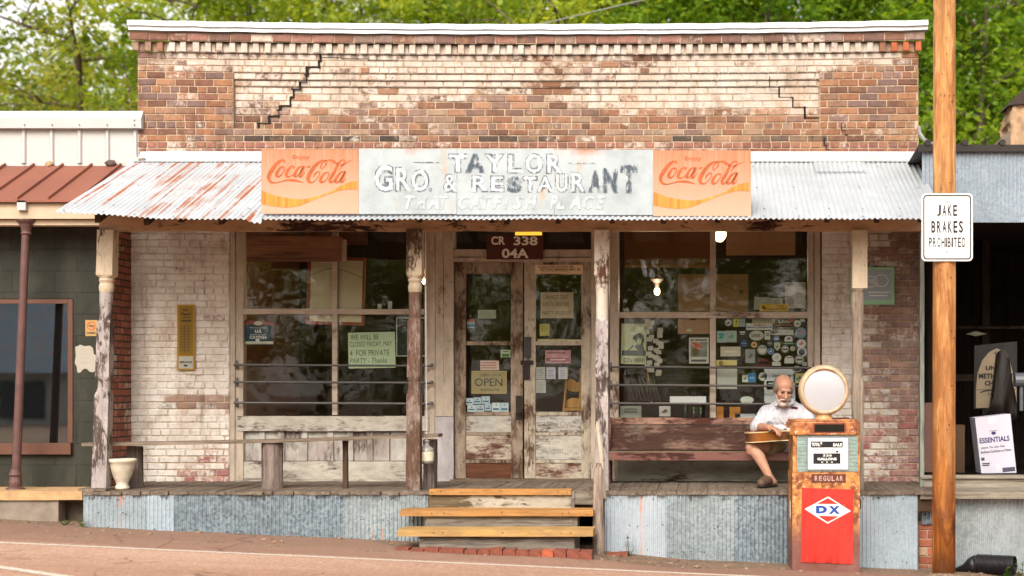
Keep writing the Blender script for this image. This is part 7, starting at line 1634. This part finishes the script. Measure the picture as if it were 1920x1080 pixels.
# collar and placket follow the knit
def strip(name, pts, w, m, lift=.006):
    bm = BM(); s = spline(pts, 6); va, vb = [], []
    for i, p in enumerate(s):
        q0, q1 = s[max(i - 1, 0)], s[min(i + 1, len(s) - 1)]; dx, dy = q1[0] - q0[0], q1[1] - q0[1]; l = math.hypot(dx, dy) or 1
        va.append(bm.verts.new(on_shirt(p[0] - dy / l * w / 2, p[1] + dx / l * w / 2, lift))); vb.append(bm.verts.new(on_shirt(p[0] + dy / l * w / 2, p[1] - dx / l * w / 2, lift)))
    for i in range(len(va) - 1): bm.faces.new((va[i], va[i + 1], vb[i + 1], vb[i]))
    return obj(name, fixn(bm), m, shirt)
bm = BM()
for pts in ([P(1455, 745, -.46), P(1455.5, 752, -.505), P(1459, 757, -.525), P(1467, 760.5, -.53)], [P(1485, 743, -.46), P(1487, 750, -.50), P(1484, 755.5, -.52), P(1476, 759.5, -.53)]):
    for a, b in zip(pts, pts[1:]): caps(bm, a, b, .017, .017, 10, 3)
for pts in ([P(1456, 752, -.51), P(1454.5, 761, -.52)], [P(1485, 750, -.51), P(1488.5, 756.5, -.52)], [P(1459, 757, -.52), P(1455.5, 760, -.53)], [P(1484, 755, -.52), P(1487.5, 756.5, -.53)]): caps(bm, pts[0], pts[1], .016, .010, 10, 3)
fused('collar', bm, M_POLO, shirt, .006, 2)
strip('placket', [(1469.5, 762), (1469, 770), (1468.5, 777)], 2.4, plain('placket_white', C('#c9c9d0'), .8, 0, .03))
M_NAVY = flat('shirt_navy', C('#1c1f2c'))
strip('shoulder_stripe', [(1427, 752.5), (1429.5, 756), (1431.3, 759)], 1.3, M_NAVY); strip('shoulder_stripe', [(1431.3, 759), (1433.2, 756), (1435, 752)], 1.3, M_NAVY)
M_MAR = flat('shirt_maroon', C('#5a1128')); strip('emblem', [(1483.5, 765.3), (1486, 764.6), (1491, 764.8), (1496, 765.8)], 4.2, M_MAR); strip('small_mark', [(1448.5, 768.8), (1451, 768.4)], .9, M_NAVY)
# khaki shorts
bm = BM(); caps(bm, P(1466, 834, -.31), P(1498, 834, -.31), .125, .125)
for hp, kn in ((hpR, knR), (hpL, knL)): caps(bm, hp, hp.lerp(kn, .5), .105, .094); 
sho = fused('shorts', bm, M_KHAKI, man, .008, 3)
bm = BM(); 
for hp, kn in ((hpR, knR), (hpL, knL)):
    d = (kn - hp).normalized(); c0 = hp.lerp(kn, .40); c1 = hp.lerp(kn, .58); tube(bm, [c0, c1, c1, c1 - d * .02], [.097, .098, .090, .090], 22, cap=False)
obj('shorts_hem', bm, M_KHAKI, sho, smooth=True)
# slip-on shoes
M_CLOG = plain('brown_leather_clog', C('#5b4536'), .55, 0, .2, 14, .1); M_SOLE = flat('dark_clog_sole', C('#2a211c'))
for ft, hl in ((P(1428, 908, -1.13), anR + Vector((.045, .03, -.085))), (P(1533, 909, -1.04), anL + Vector((-.045, .03, -.085)))):
    hl.z = FLOOR + .035; tz = ft.copy(); tz.z = FLOOR + .045; md = hl.lerp(tz, .62); md.z = FLOOR + .062
    bm = BM(); caps(bm, tz, md, .044, .052); caps(bm, md, md.lerp(hl, .35), .05, .040)
    for v in bm.verts:
        if v.co.z < FLOOR + .02: v.co.z = FLOOR + .02
    so_ = fused('clog', bm, M_CLOG, man, .006, 2)
    bm = BM(); caps(bm, tz, hl, .050, .042)
    for v in bm.verts: v.co.z = FLOOR + .014 + (v.co.z - FLOOR - .04) * .30
    obj('sole', fixn(bm), M_SOLE, so_, smooth=True)
# ================================================================== guitar lying on his lap
gt = thing('guitar', 'sunburst acoustic guitar lying flat across the lap of the seated man', 'guitar', P(1397, 820, -.70), rz=0)
t = NT('sunburst_sides'); x_ = t.sep()[0]; n = t.noise(8, 4, .6, (.2, 1, 1)); a_ = t.math('ABSOLUTE', t.math('SUBTRACT', x_, .2)); c = t.mix(t.mr(t.math('ADD', a_, t.math('MULTIPLY', n, .08)), .10, .26), C('#8f5420'), C('#2c160d'))
M_GSIDE = t.out(c, .22, 0, None, .5, coat=.5); M_GTOP = plain('guitar_top_amber', C('#a8672c'), .25, 0, .15, 8, 0, .5); M_BIND = plain('cream_binding', C('#d8c69a'), .4, 0, .05, 10, 0); M_NECK = plain('dark_neck_wood', C('#4a2a1a'), .4, 0, .2, 20, 0)
hf = [(0, .0), (.012, .10), (.05, .165), (.115, .188), (.19, .172), (.255, .135), (.32, .128), (.38, .142), (.43, .135), (.468, .09), (.48, .0)]
ol = spline([(u, -v) for u, v in hf] + [(u, v) for u, v in hf[-2:0:-1]], 4, True)
tlt = R(3.2); GH = .082
def gp(u, v, w): return Vector((u * math.cos(tlt) - w * math.sin(tlt), v + .015, u * math.sin(tlt) + w * math.cos(tlt)))
def extr(bm, ol, w0, w1, sc=1.0):
    cu = .24; a = [bm.verts.new(gp(cu + (u - cu) * sc, v * sc, w0)) for u, v in ol]; b = [bm.verts.new(gp(cu + (u - cu) * sc, v * sc, w1)) for u, v in ol]; n = len(ol)
    bm.faces.new(a[::-1]); bm.faces.new(b)
    for k in range(n): bm.faces.new((a[k], a[(k + 1) % n], b[(k + 1) % n], b[k]))
W0 = -.042
bm = BM(); extr(bm, ol, W0, W0 + GH); gb = obj('body', fixn(bm), M_GSIDE, gt, local=True)
bm = BM(); extr(bm, ol, W0 + GH, W0 + GH + .007, 1.012); extr(bm, ol, W0 - .007, W0, 1.012); obj('binding', fixn(bm), M_BIND, gb, local=True)
bm = BM(); extr(bm, ol, W0 + GH + .0072, W0 + GH + .009, .985); obj('top', fixn(bm), M_GTOP, gt, local=True)
zt_ = W0 + GH + .0095
bm = BM(); bm.faces.new([bm.verts.new(gp(.315 + .05 * math.cos(q), .05 * math.sin(q), zt_)) for q in [2 * math.pi * k / 24 for k in range(24)]]); obj('sound_hole', bm, flat('sound_hole_dark', C('#120c09')), gt, local=True)
def gbox(bm, u0, u1, v0, v1, w0, w1):
    v = [bm.verts.new(gp(u, q, w)) for u in (u0, u1) for q in (v0, v1) for w in (w0, w1)]
    for i in ((0, 1, 3, 2), (4, 6, 7, 5), (0, 4, 5, 1), (2, 3, 7, 6), (0, 2, 6, 4), (1, 5, 7, 3)): bm.faces.new([v[k] for k in i])
bm = BM(); gbox(bm, .10, .125, -.07, .07, zt_, zt_ + .009); obj('bridge', fixn(bm), M_NECK, gt, local=True)
bm = BM(); gbox(bm, .37, .80, -.025, .025, zt_, zt_ + .010); gbox(bm, .48, .80, -.023, .023, zt_ - .022, zt_); obj('neck', fixn(bm), M_NECK, gt, local=True)
bm = BM(); gbox(bm, .801, .96, -.034, .034, zt_ - .022, zt_ - .004); hd = obj('headstock', fixn(bm), M_NECK, gt, local=True)
bm = BM()
for k in range(3):
    for s in (-1, 1): tube(bm, [gp(.83 + .045 * k, s * .034, zt_ - .012), gp(.83 + .045 * k, s * .058, zt_ - .012)], .005, 8)
obj('tuning_pegs', fixn(bm), M_STEEL, hd, local=True)
bm = BM()
for k in range(6): tube(bm, [gp(.112, -.026 + .0104 * k, zt_ + .013), gp(.80, -.018 + .0072 * k, zt_ + .012)], .0008, 4)
obj('strings', fixn(bm), M_STEEL, gt, local=True)
